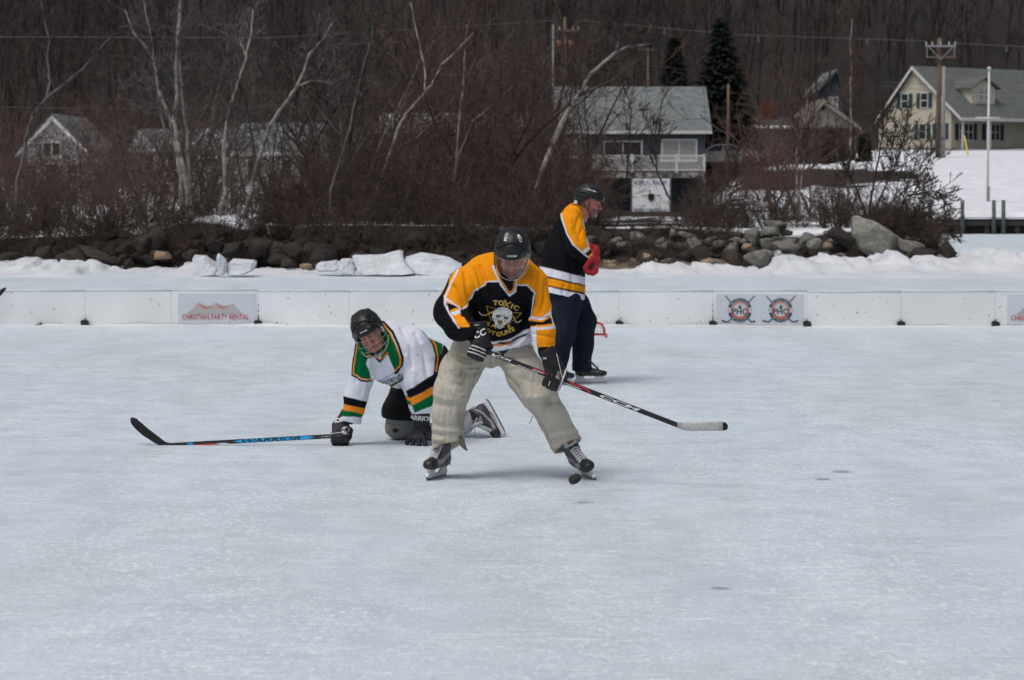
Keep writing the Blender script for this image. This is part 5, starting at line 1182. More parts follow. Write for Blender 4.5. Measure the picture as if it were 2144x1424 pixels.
# ---------------------------------------------------------------- skates
def skate(o, toe, up, parent, lace=None, c1=(.03, .028, .030), c2=(.012, .012, .013), c3=(.30, .30, .31), tongue=(.5, .5, .5), sc=1.0, top=.24, red=False):
    """local frame: X toe, Y across, Z up; origin under the middle of the blade"""
    R, o = frame(o, toe, up); S1 = R
    def fn(Q):
        q = ((Q-o.astype(np.float32)) @ R.astype(np.float32))/sc; a = (0, 1, 0)
        d = capsule(q, (-.085, 0, .108), (.075, 0, .100), .044, .046, a, .86); d = smin(d, ellip(q, (.120, 0, .098), (.052, .043, .036)), .02)
        d = smin(d, capsule(q, (-.060, 0, .130), (-.048, 0, top-.02), .050, .057, a, .90), .03); d = smin(d, capsule(q, (.03, 0, .125), (-.03, 0, .200), .036, .040, a, .9), .02)
        d = smin(d, capsule(q, (-.088, 0, .18), (-.108, 0, top+.03), .028, .020, a, .9), .02)
        d = smax(d, plane(q, (0, 0, .074), (0, 0, -1)), .006); d = smax(d, plane(q, (-.05, 0, top), (.25, 0, 1)), .004)
        tg = capsule(q, (.012, 0, .17), (.000, 0, top+.035), .036, .050, (1, 0, 0), .35); d = smin(d, tg, .004)
        return d*sc
    V, F = nets(fn, o-.33*sc, o+.33*sc, .005*sc); q = ((V-o) @ R)/sc; C = np.tile(np.array(c1, float), (len(V), 1))
    C[(q[:, 0] > .108)] = c2; C[(q[:, 2] < .082)] = c2
    band = np.abs(q[:, 2]-(.115+.55*np.maximum(.02-q[:, 0], 0))) < .012; C[band & (np.abs(q[:, 1]) > .022) & (q[:, 0] < .09)] = c3
    tg = (q[:, 0] > -.012+(.17-q[:, 2])*.55) & (np.abs(q[:, 1]) < .026) & (q[:, 2] > .12) & (q[:, 0] < .1); C[tg] = c2; C[(q[:, 2] > top-.012) & (q[:, 0] > -.04)] = tongue
    if red: C[(q[:, 2] > top+.002) & (np.abs(q[:, 1]) < .02) & (q[:, 0] > -.02)] = (.25, .03, .04)
    s = empty('skate', o); s.parent = parent; s.location = Vector(o)-parent.location
    bt = mkobj('boot', V, F, M_boot, s, colors=C); bt.name = 'boot'
    T = lambda x, y, z: o+R @ (np.array([x, y, z], float)*sc)
    mb = MB(); hw = .0085*sc                                  # holder: two towers joined by a rail
    outl = [(-.128, .080), (-.118, .060), (-.135, .030), (-.120, .022), (.150, .022), (.168, .034), (.140, .062), (.150, .080), (.045, .080), (.060, .058), (.070, .040), (-.020, .040), (-.050, .058), (-.035, .080)]
    mb.prism([T(x, -.0085, z) for x, z in outl], R @ np.array([0, .017*sc, 0])); mb.prism([T(x, -.03, .079) for x in (-.125,)]+[T(.14, -.03, .079), T(.14, -.03, .085), T(-.125, -.03, .085)], R @ np.array([0, .06*sc, 0]))
    mb.build('blade_holder', M_hold, s)
    mb = MB(); bl = [(-.142, .026), (-.140, .010), (-.115, .001), (.0, 0), (.130, .002), (.165, .014), (.172, .028)]; mb.prism([T(x, -.002, z) for x, z in bl], R @ np.array([0, .004*sc, 0])); mb.build('blade', M_steel, s)
    mb = MB()                                                # laces over the instep
    for k in range(8):
        t = k/7; x0, z0 = .088-.090*t, .131+.088*t**1.1; x1, z1 = .088-.090*(t+.08), .131+.088*(t+.08)**1.1
        b = .007
        for sgn in (-1, 1): mb.tube([T(x0+.002, sgn*.026, z0-.004+b), T((x0+x1)/2+.010, 0, (z0+z1)/2+.010+b), T(x1+.002, -sgn*.026, z1-.004+b)], .0046*sc, 6)
    mb.build('laces', lace or M_lace, s, True); return s
def decal_px(name, items, px, py, Y, ang, mats_, parent, bvh, off=.003, grid=.012, view=(0, -1, 0)):
    """lay flat art (metres) on a surface seen around a photo pixel, turned by ang degrees"""
    a = math.radians(ang); X = np.array([math.cos(a), 0, math.sin(a)]); Yv = np.array([-math.sin(a), 0, math.cos(a)])
    return decal(name, items, P(px, py, Y), X, Yv, mats_, parent, bvh, grid, off)
def label_text(t, px_w, Y, size_px, bold=.02, shear=0.0):
    s = Y/FPX; tt = text2d(t, size_px*s*1.38, bold, shear); xs_ = [v[0] for v in tt[0]]; ys_ = [v[1] for v in tt[0]]; k = px_w*s/(max(xs_)-min(xs_)); return xf2d(tt, -(max(xs_)+min(xs_))/2*k, -(max(ys_)+min(ys_))/2, 0, k, 1)

# ================================================================ 1. THE BENDING PLAYER
YM = 15.1
pm = empty('person', P(1060, 1001, YM), 'bending player in black and yellow jersey and khaki pants, dark stick in both gloves', 'person')
def jm(Q):
    d = capsule(Q, P(1040, 610, 15.06), P(1062, 712, 15.08), 82*YM/FPX, 56*YM/FPX, Yax, .70)
    d = smin(d, chain(Q, [N_(975, 600, 15.0, 38), N_(1016, 582, 15.08, 36), N_(1075, 576, 15.08, 40), N_(1110, 592, 15.02, 37)], .05), .05)
    al = chain(Q, [N_(972, 602, 14.99, 38), N_(948, 652, 14.97, 39), N_(962, 682, 14.87, 31), N_(988, 694, 14.76, 21)], .03)
    ar = chain(Q, [N_(1112, 598, 15.0, 36), N_(1131, 648, 14.96, 23), N_(1137, 690, 14.90, 24.5), N_(1140, 735, 14.86, 24)], .02)
    ar = smax(ar, plane(Q, P(1139, 726.5, 14.86), (0.02, 0, -1)), .004)
    d = smin(d, al, .02); d = smax(d, plane(Q, P(1050, 733, 15), (.20, .15, -1)), .005); return smin(d, ar, .012)
jn = [N_(1040, 610, 15.06, 84), N_(1062, 712, 15.08, 64), N_(972, 602, 14.99, 40), N_(948, 660, 14.97, 42), N_(988, 694, 14.76, 24), N_(1112, 598, 15, 38), N_(1140, 735, 14.86, 26)]
z1 = lambda L_: [(860+x/4.748, 440+y/4.748) for x, y in L_]
ops = [('P', YEL, z1([(820, 300), (820, 700), (760, 715), (735, 740), (620, 800), (600, 880), (560, 960), (500, 980), (440, 940), (350, 880), (325, 850), (375, 745), (380, 680), (480, 530), (690, 380)])),
       ('P', YEL, z1([(820, 300), (700, 420), (740, 715), (870, 710), (830, 560)])),
       ('P', YEL, z1([(1040, 740), (1160, 745), (1240, 830), (1225, 960), (1200, 1060), (1300, 1075), (1385, 1010), (1420, 900), (1420, 700), (1200, 480), (1080, 430), (1060, 600)])),
       # left sleeve bands
       ('P', WHT, z1([(325, 850), (500, 975), (490, 1020), (400, 1000), (345, 960)])), ('P', YEL, z1([(352, 895), (430, 930), (440, 950), (350, 915)])),
       ('P', BLK, z1([(350, 920), (490, 960), (480, 985), (375, 990)])), ('P', YEL, z1([(385, 985), (480, 970), (490, 995), (392, 1005)])), ('P', WHT, z1([(392, 1005), (490, 990), (500, 1020), (410, 1045)])),
       ('P', YEL, z1([(410, 1045), (500, 1018), (590, 1160), (470, 1175)])), ('L', WHT, z1([(470, 600), (395, 730), (340, 860), (340, 940), (385, 1030), (440, 1110), (480, 1170)]), 3.6),
       # right sleeve bands
       ('P', WHT, z1([(1190, 1055), (1300, 1065), (1390, 1000), (1395, 1035), (1310, 1090), (1190, 1085)])), ('P', YEL, z1([(1190, 1085), (1310, 1090), (1395, 1038), (1395, 1060), (1310, 1112), (1190, 1105)])),
       ('P', BLK, z1([(1180, 1105), (1310, 1112), (1400, 1058), (1440, 1130), (1200, 1160)])), ('P', YEL, z1([(1180, 1155), (1430, 1125), (1440, 1160), (1180, 1185)])), ('P', WHT, z1([(1180, 1175), (1430, 1150), (1450, 1185), (1180, 1200)])),
       ('P', YEL, z1([(1180, 1197), (1460, 1180), (1470, 1400), (1180, 1400)])), ('L', (.45, .16, .01), z1([(1205, 1325), (1440, 1330)]), 1.0), ('L', (.45, .16, .01), z1([(478, 1140), (590, 1125)]), 1.0),
       ('L', WHT, z1([(1383, 990), (1392, 1050), (1420, 1160)]), 2.2), ('L', WHT, z1([(1232, 830), (1215, 905), (1200, 1000), (1190, 1080), (1180, 1160), (1210, 1190)]), 3.2),
       # piping round the yoke
       ('L', WHT, z1([(500, 980), (555, 960), (600, 880), (625, 805), (735, 745), (742, 712), (880, 708)]), 2.6), ('L', WHT, z1([(345, 885), (500, 978)]), 2.6), ('L', WHT, z1([(1040, 745), (1160, 748), (1240, 828)]), 3.0),
       # collar
       ('P', (.012, .012, .014), z1([(850, 560), (880, 700), (985, 835), (1030, 790), (1055, 640), (1080, 560)])),
       ('L', WHT, z1([(820, 560), (855, 640), (900, 740), (985, 848), (1035, 810), (1050, 660), (1075, 600)]), 5.4), ('L', YEL, z1([(850, 585), (890, 690), (988, 826), (1022, 790), (1040, 660), (1065, 590)]), 2.6),
       ('L', BLK, z1([(838, 575), (872, 668), (905, 735), (985, 838), (1028, 805), (1045, 655)]), 1.0),
       # hem
       ('P', WHT, z1([(700, 1300), (860, 1310), (960, 1290), (1080, 1240), (1160, 1180), (1250, 1150), (1250, 1500), (700, 1500)])), ('P', BLK, z1([(700, 1318), (860, 1330), (1000, 1305), (1100, 1250), (1160, 1215), (1140, 1250), (1040, 1305), (960, 1345), (800, 1330)])),
       ('P', (.62, .17, .01), z1([(780, 1332), (900, 1342), (1030, 1300), (980, 1335), (890, 1358), (790, 1345)])), ('P', BLK, z1([(1125, 640), (1125, 640), (1125, 640)]))]
lines = [([(972, 570), (978, 612), (990, 650)], 5, -.010), ([(990, 560), (1000, 600), (1003, 640)], 4, .008), ([(1004, 556), (1018, 590), (1028, 618)], 4, -.010), ([(950, 600), (972, 640), (968, 660)], 4.5, -.009), ([(935, 640), (960, 662)], 4, -.008), ([(925, 665), (955, 676), (975, 690)], 4, .008), ([(940, 690), (965, 694)], 3, -.006),
         ([(1130, 572), (1126, 600), (1122, 640)], 4.5, -.011), ([(1142, 590), (1140, 630), (1128, 655)], 4, -.008), ([(1116, 585), (1112, 625)], 4, .008), ([(1120, 668), (1150, 664)], 3, -.006), ([(1118, 700), (1158, 706)], 3.5, -.005), ([(1125, 680), (1128, 720)], 3.5, .005),
         ([(1012, 640), (1020, 690), (1045, 718)], 7, -.011), ([(1108, 640), (1095, 690), (1070, 722)], 6, -.012), ([(1112, 668), (1100, 705), (1085, 722)], 5, .012), ([(1048, 720), (1080, 716), (1110, 698)], 4, -.009), ([(1000, 625), (1030, 650), (1085, 650), (1112, 630)], 6, -.006), ([(1060, 625), (1070, 600), (1085, 590)], 5, -.006)]
lines = [(a, b*.85, c*1.7) for a, b, c in lines]
jer, bj = garment('jersey', jm, jn, .0046, BLK, ops, lines, [(4, 4, 6, .006, 3, 2), (11, 11, 7, .0025, 2, 4)], M_jer, pm)
# crest
u = YM/FPX; Z5 = lambda x, y: ((x-560)/10.954*u, -(y-640)/10.954*u); zz = lambda L_: [Z5(*p) for p in L_]
it = []
it.append((line2d(zz([(195, 405), (395, 440)]), .0035), 1, 0)); it.append((line2d(zz([(195, 405), (320, 740)]), .0035), 1, 0)); it.append((line2d(zz([(800, 530), (990, 530), (870, 645)]), .0035), 1, 0)); it.append((line2d(zz([(820, 690), (700, 800)]), .003), 1, 0))
it.append((line2d(zz([(170, 630), (350, 525)]), .0085), 1, 1)); it.append((line2d(zz([(20, 545), (100, 625), (180, 600)]), .004), 0, 0)); it.append((line2d(zz([(800, 600), (880, 750)]), .0085), 1, 1)); it.append((line2d(zz([(880, 740), (930, 745), (995, 690)]), .004), 0, 0))
it.append((line2d(zz([(590, 245), (685, 410)]), .010), 1, 1)); it.append((line2d(zz([(570, 385), (740, 285)]), .008), 1, 1))
for ch, x, y, r, s_ in (('T', 395, 365, 3, 1), ('O', 520, 365, -2, 1), ('I', 750, 425, -22, 1), ('C', 840, 455, -30, 1.0)):
    cx_, cy_ = Z5(x, y); it.append((xf2d(text2d(ch, 145/10.954*u*s_, .055), cx_, cy_, math.radians(r), 1.15, 1), 1, 1)); it.append((xf2d(text2d(ch, 145/10.954*u*s_, .02), cx_-.0022, cy_+.0022, math.radians(r), 1.15, 1), 0, 0))
it.append((poly2d(zz([(560, 403), (640, 412), (720, 455), (775, 520), (782, 590), (765, 680), (715, 765), (640, 800), (590, 860), (545, 905), (470, 900), (415, 860), (405, 760), (350, 720), (330, 640), (345, 560), (380, 480), (460, 420)])), 0, 2))
for (x, y, rx, ry) in ((468, 618, 50, 36), (645, 652, 52, 34)): it.append((disc2d(rx/10.954*u, Z5(x, y), 18, ry/10.954*u), 2, 3)); it.append((disc2d(18/10.954*u, Z5(x, y), 12), 1, 4))
it.append((disc2d(62/10.954*u, Z5(515, 755), 20, 52/10.954*u), 2, 3))
for a in (90, 210, 330):
    cx_, cy_ = Z5(515, 755); it.append((ring2d(12/10.954*u, 52/10.954*u, math.radians(a-32), math.radians(a+32), 6, (cx_, cy_)), 1, 4))
it.append((line2d(zz([(505, 585), (560, 608), (625, 606)]), .0035), 2, 3)); it.append((line2d(zz([(400, 720), (440, 685), (490, 680)]), .0025), 2, 3)); it.append((line2d(zz([(605, 700), (660, 760)]), .0030), 2, 3))
for (x, y) in ((515, 450), (503, 490), (487, 530), (430, 500), (405, 520), (412, 550), (548, 556), (615, 570), (700, 495), (690, 535), (683, 572), (745, 575), (750, 598), (735, 622), (360, 670), (380, 695), (358, 715), (708, 735), (685, 765), (467, 460)): it.append((disc2d(10/10.954*u, Z5(x, y), 8), 2, 3))
for x in (440, 470, 500, 530): it.append((line2d(zz([(x, 815), (x+8, 890)]), .003), 2, 3))
for ch, x, y, r, mi in (('G', 235, 855, -8, 1), ('A', 375, 880, -25, 1), ('T', 610, 870, 28, 1), ('E', 740, 895, 20, 1), ('O', 262, 1010, -18, 1), ('T', 375, 1055, -12, 1), ('G', 500, 1075, -3, 1), ('U', 620, 1045, 12, 1), ('N', 730, 1000, 22, 1), ('S', 835, 945, 32, 1)):
    cx_, cy_ = Z5(x, y); it.append((xf2d(text2d(ch, 130/10.954*u, .05), cx_, cy_, math.radians(r if r > 0 else r), 1.15, 1), mi, 2))
decal_px('crest', it, 1000+560/10.954, 610+640/10.954, 14.7, -3, [M_print, M_gold, M_blk], jer, bj)

# pants
KN = [N_(982, 742, 15.15, 42), N_(962, 780, 15.08, 41), N_(947, 818, 15.03, 37), N_(939, 865, 15.04, 33), N_(938, 945, 15.08, 34)]
KR = [N_(1080, 742, 15.15, 41), N_(1102, 786, 15.08, 39), N_(1128, 828, 15.02, 37), N_(1154, 868, 15.05, 31), N_(1194, 944, 15.14, 33)]
def pn(Q):
    d = capsule(Q, P(990, 726, 15.16), P(1070, 726, 15.16), 38*YM/FPX, 38*YM/FPX, Yax, 1.0); d = smin(d, capsule(Q, P(1030, 700, 15.15), P(1030, 715, 15.16), 66*YM/FPX, 48*YM/FPX, Yax, .85), .04)
    a = chain(Q, KN, .03); a = smax(a, plane(Q, P(940, 935, 15.08), (.30, -.35, -1)), .004); b = chain(Q, KR, .03); b = smax(b, plane(Q, P(1189, 934, 15.14), (.48, -.35, -.85)), .004)
    d = smin(smin(d, a, .02), b, .02); d = smin(d, capsule(Q, P(1029, 740, 15.14), P(1029, 762, 15.14), 30*YM/FPX, 8*YM/FPX), .035); d = smax(d, plane(Q, P(1030, 702, 15.1), (0, 0, 1)), .01)
    hol = smin(capsule(Q, P(939, 925, 15.06), P(938, 970, 15.05), 27*YM/FPX, 31*YM/FPX), capsule(Q, P(1182, 920, 15.12), P(1204, 965, 15.12), 25*YM/FPX, 30*YM/FPX), .005)
    return smax(d, -hol, .004)
z2 = lambda L_: [(860+x/3.063, 700+y/3.063) for x, y in L_]
seam = (.20, .19, .155); DRT = (.19, .16, .115)
ops = [('B', DRT, (958, 785), (20, 22), .5), ('B', DRT, (970, 800), (10, 28), .3), ('B', (.17, .14, .095), (965, 880), (18, 26), .35), ('B', (.25, .22, .16), (930, 930), (30, 14), .5), ('B', (.22, .19, .13), (1148, 845), (16, 20), .35), ('B', (.24, .21, .15), (1200, 920), (20, 14), .45), ('B', (.16, .135, .10), (1128, 895), (9, 14), .3),
       ('L', seam, z2([(240, 235), (330, 225), (440, 218), (425, 240)]), 1.1), ('L', seam, z2([(440, 222), (400, 290), (398, 345)]), 1.2), ('L', seam, z2([(290, 395), (370, 398)]), 1.1), ('L', seam, z2([(265, 300), (340, 330)]), .9), ('L', seam, z2([(515, 110), (512, 215)]), 1.1), ('L', seam, z2([(235, 100), (240, 170)]), 1.2),
       ('L', seam, z2([(620, 268), (690, 350), (770, 460), (850, 590), (900, 690)]), 1.0), ('L', seam, z2([(345, 610), (150, 660)]), .9), ('L', seam, z2([(690, 330), (740, 260), (700, 220)]), 1.0), ('L', seam, z2([(760, 105), (800, 140)]), 1.2), ('L', (.5, .48, .4), z2([(135, 640), (200, 665), (255, 650), (330, 690)]), 2.0), ('L', (.5, .48, .4), z2([(905, 735), (960, 690), (1060, 660), (1110, 700)]), 2.0)]
lines = [([(1024, 768), (1000, 782), (965, 786)], 4.5, -.012), ([(1020, 758), (985, 764), (950, 758)], 4.5, .011), ([(1028, 772), (1004, 800), (988, 838)], 4.5, -.012), ([(1032, 770), (1060, 786), (1085, 812)], 4.5, -.012), ([(1036, 758), (1072, 768), (1105, 766)], 4.5, .011), ([(1040, 748), (1080, 748), (1112, 744)], 4, -.009), ([(948, 742), (985, 748), (1015, 745)], 4, -.009),
         ([(918, 790), (940, 806), (975, 806)], 5, -.008), ([(912, 828), (940, 838), (975, 828)], 4.5, .009), ([(912, 846), (940, 850), (968, 842)], 4, -.010), ([(925, 850), (918, 890), (922, 915)], 5, -.007), ([(955, 855), (962, 890), (955, 915)], 5, .007),
         ([(906, 886), (935, 894), (970, 884)], 3.6, -.009), ([(906, 898), (940, 904), (971, 900)], 3.6, .011), ([(904, 908), (935, 914), (972, 909)], 3.4, -.011), ([(905, 918), (935, 925), (974, 922)], 3.4, .012), ([(906, 930), (940, 936), (976, 932)], 3.2, -.011),
         ([(1090, 792), (1115, 800), (1150, 800)], 5, -.009), ([(1108, 830), (1130, 832), (1165, 826)], 4.5, .009), ([(1112, 846), (1140, 846), (1172, 840)], 4.5, -.010), ([(1135, 860), (1150, 885), (1168, 905)], 5, -.008), ([(1165, 850), (1182, 880), (1192, 900)], 5, .007),
         ([(1146, 905), (1172, 900), (1204, 892)], 3.6, -.010), ([(1150, 915), (1176, 910), (1210, 902)], 3.6, .012), ([(1152, 925), (1180, 921), (1215, 912)], 3.4, -.012), ([(1154, 936), (1182, 932), (1220, 922)], 3.4, .012)]
_r = random.Random(4)
def crease(cx, cy, ln, ang, wd, am, bend=.2):
    a = math.radians(ang); dx, dy = math.cos(a)*ln/2, math.sin(a)*ln/2; return ([(cx-dx, cy-dy), (cx+dy*bend, cy-dx*bend+0), (cx+dx, cy+dy)], wd, am)
lines = [(a, b, c*(.6 if len(a) == 3 and max(p[1] for p in a) > 880 else .85)) for a, b, c in lines]
for leg, n_ in ((KN, 15), (KR, 15)):
    uvn = UV(np.array([q[0] for q in leg]))
    for _ in range(n_):
        t = _r.random()**.7*(len(leg)-1.01); i = int(t); c_ = uvn[i]*(1-t+i)+uvn[i+1]*(t-i); rr = 30; base_a = math.degrees(math.atan2(*(uvn[i+1]-uvn[i])[::-1]))-90
        an = base_a+_r.choice([_r.uniform(-55, -15), _r.uniform(15, 55), _r.uniform(65, 100), _r.uniform(-100, -65)]); lines.append(crease(c_[0]+_r.uniform(-rr, rr)*.7, c_[1]+_r.uniform(-6, 6), _r.uniform(26, 64), an, _r.uniform(2.6, 4.2), _r.choice([-1, -1, 1])*_r.uniform(.003, .006), _r.uniform(-.15, .15)))
pnt, bp = garment('pants', pn, KN+KR+[N_(1030, 700, 15.15, 70)], .0052, KHA, ops, lines, [(7, 7, 5, .007, 3, 12), (16, 16, 10, .0025, 2, 14)], M_pant, pm)
MB().tube([P(1115, 871, 14.93), P(1113, 878, 14.9), P(1109, 887, 14.9)], .0022, 5).build('cord', M_strap, pnt)
mb = MB(); mb.prism([P(958, 914, 15.0), P(968, 912, 14.98), P(976, 934, 14.95), P(979, 945, 14.95), (P(971, 941, 14.95)), P(962, 932, 14.98)], (0, .012, 0)); mb.build('cuff_tab', mat('cuff_tab', (.10, .09, .07, 1), .9), pnt)
mb = MB(); mb.tube([P(1106, 724, 15.0), P(1111, 730, 14.985), P(1117, 728, 15.0)], .0025, 6); mb.build('belt_loop', M_strap, pnt, True)

# head, helmet, visor, glasses
Rm = rotm(-3, 30, 1); hcM = P(1073, 533, 14.86); T = LT(hcM, Rm)
hv = head_mesh(hcM, Rm, (.43, .18, .145), dict(eyes_down=True, beard=((.055, .042, .038), .72, .02), hair=(.03, .02, .015)))
lv = limbs_mesh([[(T(0, .05, -.15), .06), N_(1050, 590, 15.08, 30), N_(1050, 690, 15.1, 38)], [N_(1050, 590, 15.08, 30), N_(975, 602, 15.0, 20), N_(948, 655, 14.97, 17), N_(985, 692, 14.78, 12), (P(998, 728, 14.75), .03)],
                 [N_(1050, 590, 15.08, 30), N_(1110, 600, 15.0, 18), N_(1133, 650, 14.95, 12), N_(1140, 735, 14.86, 12), (P(1152, 785, 14.76), .028)], [N_(1040, 700, 15.12, 40), N_(985, 755, 15.15, 28), N_(945, 830, 15.03, 20), N_(938, 925, 15.07, 8)], [N_(1040, 700, 15.12, 40), N_(1078, 752, 15.15, 28), N_(1130, 835, 15.03, 20), N_(1182, 920, 15.13, 8)]], (.012, .012, .014))
V, F, C = joinVFC([hv, lv]); mkobj('body', V, F, M_skin, pm, colors=C)
hm, bh = helmet(hcM, Rm, pm); strap(hcM, Rm, hm)
def on_helmet(t, az, el, size, wid, rot=0, off=.002, ro=.02, cR=None, cc=None, hb=None, hh=None, m=M_print):
    """lettering on the shell at local azimuth (from the front) and elevation"""
    a, e_ = math.radians(az), math.radians(el); n = np.array([math.sin(a)*math.cos(e_), -math.cos(a)*math.cos(e_), math.sin(e_)]); o_ = np.array([0, 0, .05])+n*.10
    up = np.array([0, 0, 1.])-n*n[2]; up = nrm(up); rt = np.cross(up, n); c_, s_ = math.cos(math.radians(rot)), math.sin(math.radians(rot)); X = rt*c_+up*s_; Yq = -rt*s_+up*c_
    tt = text2d(t, size*1.38, .03, .2); xs_ = [v[0] for v in tt[0]]; ys_ = [v[1] for v in tt[0]]; k = wid/(max(xs_)-min(xs_)); q = xf2d(tt, -(max(xs_)+min(xs_))/2*k, -(max(ys_)+min(ys_))/2, 0, k, 1)
    decal('lettering', [(q, 0, 0)], cc+cR @ o_, cR @ X, cR @ Yq, [m], hh, hb, .012, off)
on_helmet('CCM', 2, 8, .012, .060, cR=Rm, cc=hcM, hb=bh, hh=hm); on_helmet('CCM', -42, 62, .017, .062, rot=-62, cR=Rm, cc=hcM, hb=bh, hh=hm); on_helmet('CCM', 48, 56, .017, .055, rot=72, cR=Rm, cc=hcM, hb=bh, hh=hm)
mb = MB(); V = []; F = []; nu, nv = 34, 12
for i in range(nu):
    a = math.radians(-88+176*i/(nu-1))
    for j in range(nv):
        t = j/(nv-1); zb = -.108+.070*(abs(a)/1.54)**2.6; zt = .044; z = zt+(zb-zt)*t; rx, ry = .114-.010*t*t, .128+.004*math.sin(t*3)-.012*t*t; V.append(T(rx*math.sin(a), -ry*math.cos(a)-.012*(1-abs(a)/1.54), z))
F = [(i*nv+j, (i+1)*nv+j, (i+1)*nv+j+1, i*nv+j+1) for i in range(nu-1) for j in range(nv-1)]; vz = mkobj('visor', V, F, M_clear, hm)
mb = MB(); mb.tube([V[i*nv+nv-1] for i in range(nu)], .0011, 5); mb.build('visor_edge', mat('visor_edge', (.55, .55, .55, 1), .3), vz if False else hm, True)
mb = MB()
for s in (-1, 1):
    mb.tube([T(s*.034+.023*math.cos(a)*1.0, -.108+.006*abs(math.cos(a)), .000+.0155*math.sin(a)) for a in [2*math.pi*k/16 for k in range(17)]], .0013, 5, False); mb.tube([T(s*.057, -.104, .006), T(s*.074, -.06, .006), T(s*.08, .0, .005)], .0013, 5)
mb.tube([T(-.011, -.112, .002), T(0, -.116, .005), T(.011, -.112, .002)], .0013, 5); mb.build('glasses', M_cry, pm, True)

# gloves, stick
sa = math.atan2(896-741, 1431-1030); sx = np.array([math.cos(sa), 0, -math.sin(sa)])
g1o = P(1001, 731.5, 14.74); g2o = P(1160, 791, 14.70)
wl = [(1, .0, .0028, .0), (1, .020, .0028, .0), (1, .040, .0028, .0)]
g1, bg1 = glove(g1o, -sx, (.05, -.93, .25), pm, BLK, mirror=True, sc=1.05, lines=wl, cuffdir=(-.55, -.8, -.05), cl=.085, cr=.92)
g2, bg2 = glove(g2o, sx, (.10, .90, -.25), pm, BLK, sc=1.10, palm=(.30, .26, .19), cl=.11, cr=.88, cuffdir=(-.95, -.70, -.05), lines=[(0, .046, .0035, -.2)])
decal_px('lettering', [(label_text('CC', 27, 14.6, 13, .03, .2), 0, 0)], 1004, 703, 14.5, 24, [M_print], g1, bg1); decal_px('lettering', [(label_text('CCM', 17, 14.6, 4.5, .02, .2), 0, 0)], 1137, 756, 14.5, 3, [M_print], g2, bg2)
mb = MB()
for pts in ([(975, 694), (990, 680), (1012, 683)], [(984, 712), (997, 735), (1002, 748), (996, 756)]):
    pass
def on_surface(pts, Y, bvh, off=.004):
    out = []
    for a, b in zip(pts[:-1], pts[1:]):
        for k in range(5):
            q = P(a[0]+(b[0]-a[0])*k/5, a[1]+(b[1]-a[1])*k/5, Y); h_, n_, _, _ = bvh.ray_cast(Vector(q)-Vector((0, .3, 0)), Vector((0, 1, 0)), .8)
            if h_ is not None: out.append(np.array(h_+n_*off))
    return out
for g, bv, LL in ((g1, bg1, ([(976, 697), (990, 684), (1006, 682)],)), (g2, bg2, ([(1166, 744), (1170, 760), (1177, 790), (1180, 808)], [(1152, 800), (1148, 812)], [(1171, 752), (1184, 758)]))):
    mb = MB()
    for pts in LL:
        w_ = on_surface(pts, 14.6, bv, .001)
        if len(w_) > 2: mb.tube(w_, .0020, 5)
    if mb.V: mb.build('piping', M_print, g, True)
def stick(name, A_, B_, Bk, toe, label, m_shaft, m_blade, tip=None, n=(0, -1, 0), bw=.058, curve_=.02):
    """shaft from butt A_ to heel Bk, blade to toe"""
    e = empty(name, Bk, label, 'hockey stick'); d = nrm(Bk-A_); nn = nrm(np.asarray(n, float)-d*np.dot(n, d)); s = np.cross(d, nn); mb = MB()
    mb.prism([A_+nn*.009+s*.0145, A_+nn*.009-s*.0145, A_-nn*.009-s*.0145, A_-nn*.009+s*.0145], Bk-A_); sh = mb.build('shaft', m_shaft, e)
    bm = bmesh.new(); bm.from_mesh(sh.data); bmesh.ops.bevel(bm, geom=bm.edges[:], offset=.004, segments=2, affect='EDGES'); bm.to_mesh(sh.data); bm.free()
    return e, sh, d, nn, s
def blade_mesh(e, pts_c, wds, upv, th, m, name='blade'):
    """pts_c centre line world points, wds heights, upv local up per point"""
    V = []; F = []; k = 12
    for c_, w_, t_ in zip(pts_c, wds, th):
        dd = nrm(np.cross(upv, nrm(pts_c[-1]-pts_c[0])))
        for i in range(k): a = 2*math.pi*i/k; V.append(c_+upv*(w_/2)*math.copysign(abs(math.cos(a))**.6, math.cos(a))+dd*(t_/2)*math.copysign(abs(math.sin(a))**.8, math.sin(a)))
    n = len(pts_c)
    for i in range(n-1):
        for j in range(k): F.append((i*k+j, i*k+(j+1) % k, (i+1)*k+(j+1) % k, (i+1)*k+j))
    F.append(tuple(range(k))); F.append(tuple(range((n-1)*k, n*k))); return mkobj(name, V, F, m, e)
M_sh = mat('stick_carbon', (.014, .014, .016, 1), .35, .5); M_tape = mat('tape_white', (.42, .42, .43, 1), .8, .2, var=.2, vscale=60, bump=.6, bscale=150, bdist=.003); M_tapeb = mat('tape_black', (.016, .016, .018, 1), .75, .3, bump=.8, bscale=90, bdist=.003, stretch=(1, 1, .3))
st, shf, d, nn, s = stick('hockey_stick', P(993, 726, 14.74), None, P(1426, 893, 14.62), None, 'dark stick with red and white markings and white taped blade', M_sh, None)
A_ = P(993, 726, 14.74); Bk = P(1426, 893, 14.62)
cl = [P(x, y, Yq) for x, y, Yq in ((1418, 889.5, 14.62), (1431, 893, 14.615), (1450, 894, 14.60), (1475, 893, 14.585), (1500, 892.5, 14.58), (1514, 892.5, 14.58), (1520, 893, 14.58), (1524, 894, 14.58))]
blade_mesh(st, cl[:6], [.033, .046, .050, .054, .056, .054], np.array([0, 0, 1.]), [.020, .014, .012, .011, .010, .010], M_tape); blade_mesh(st, cl[5:], [.054, .046, .018], np.array([0, 0, 1.]), [.010, .009, .006], M_tapeb, 'blade_toe')
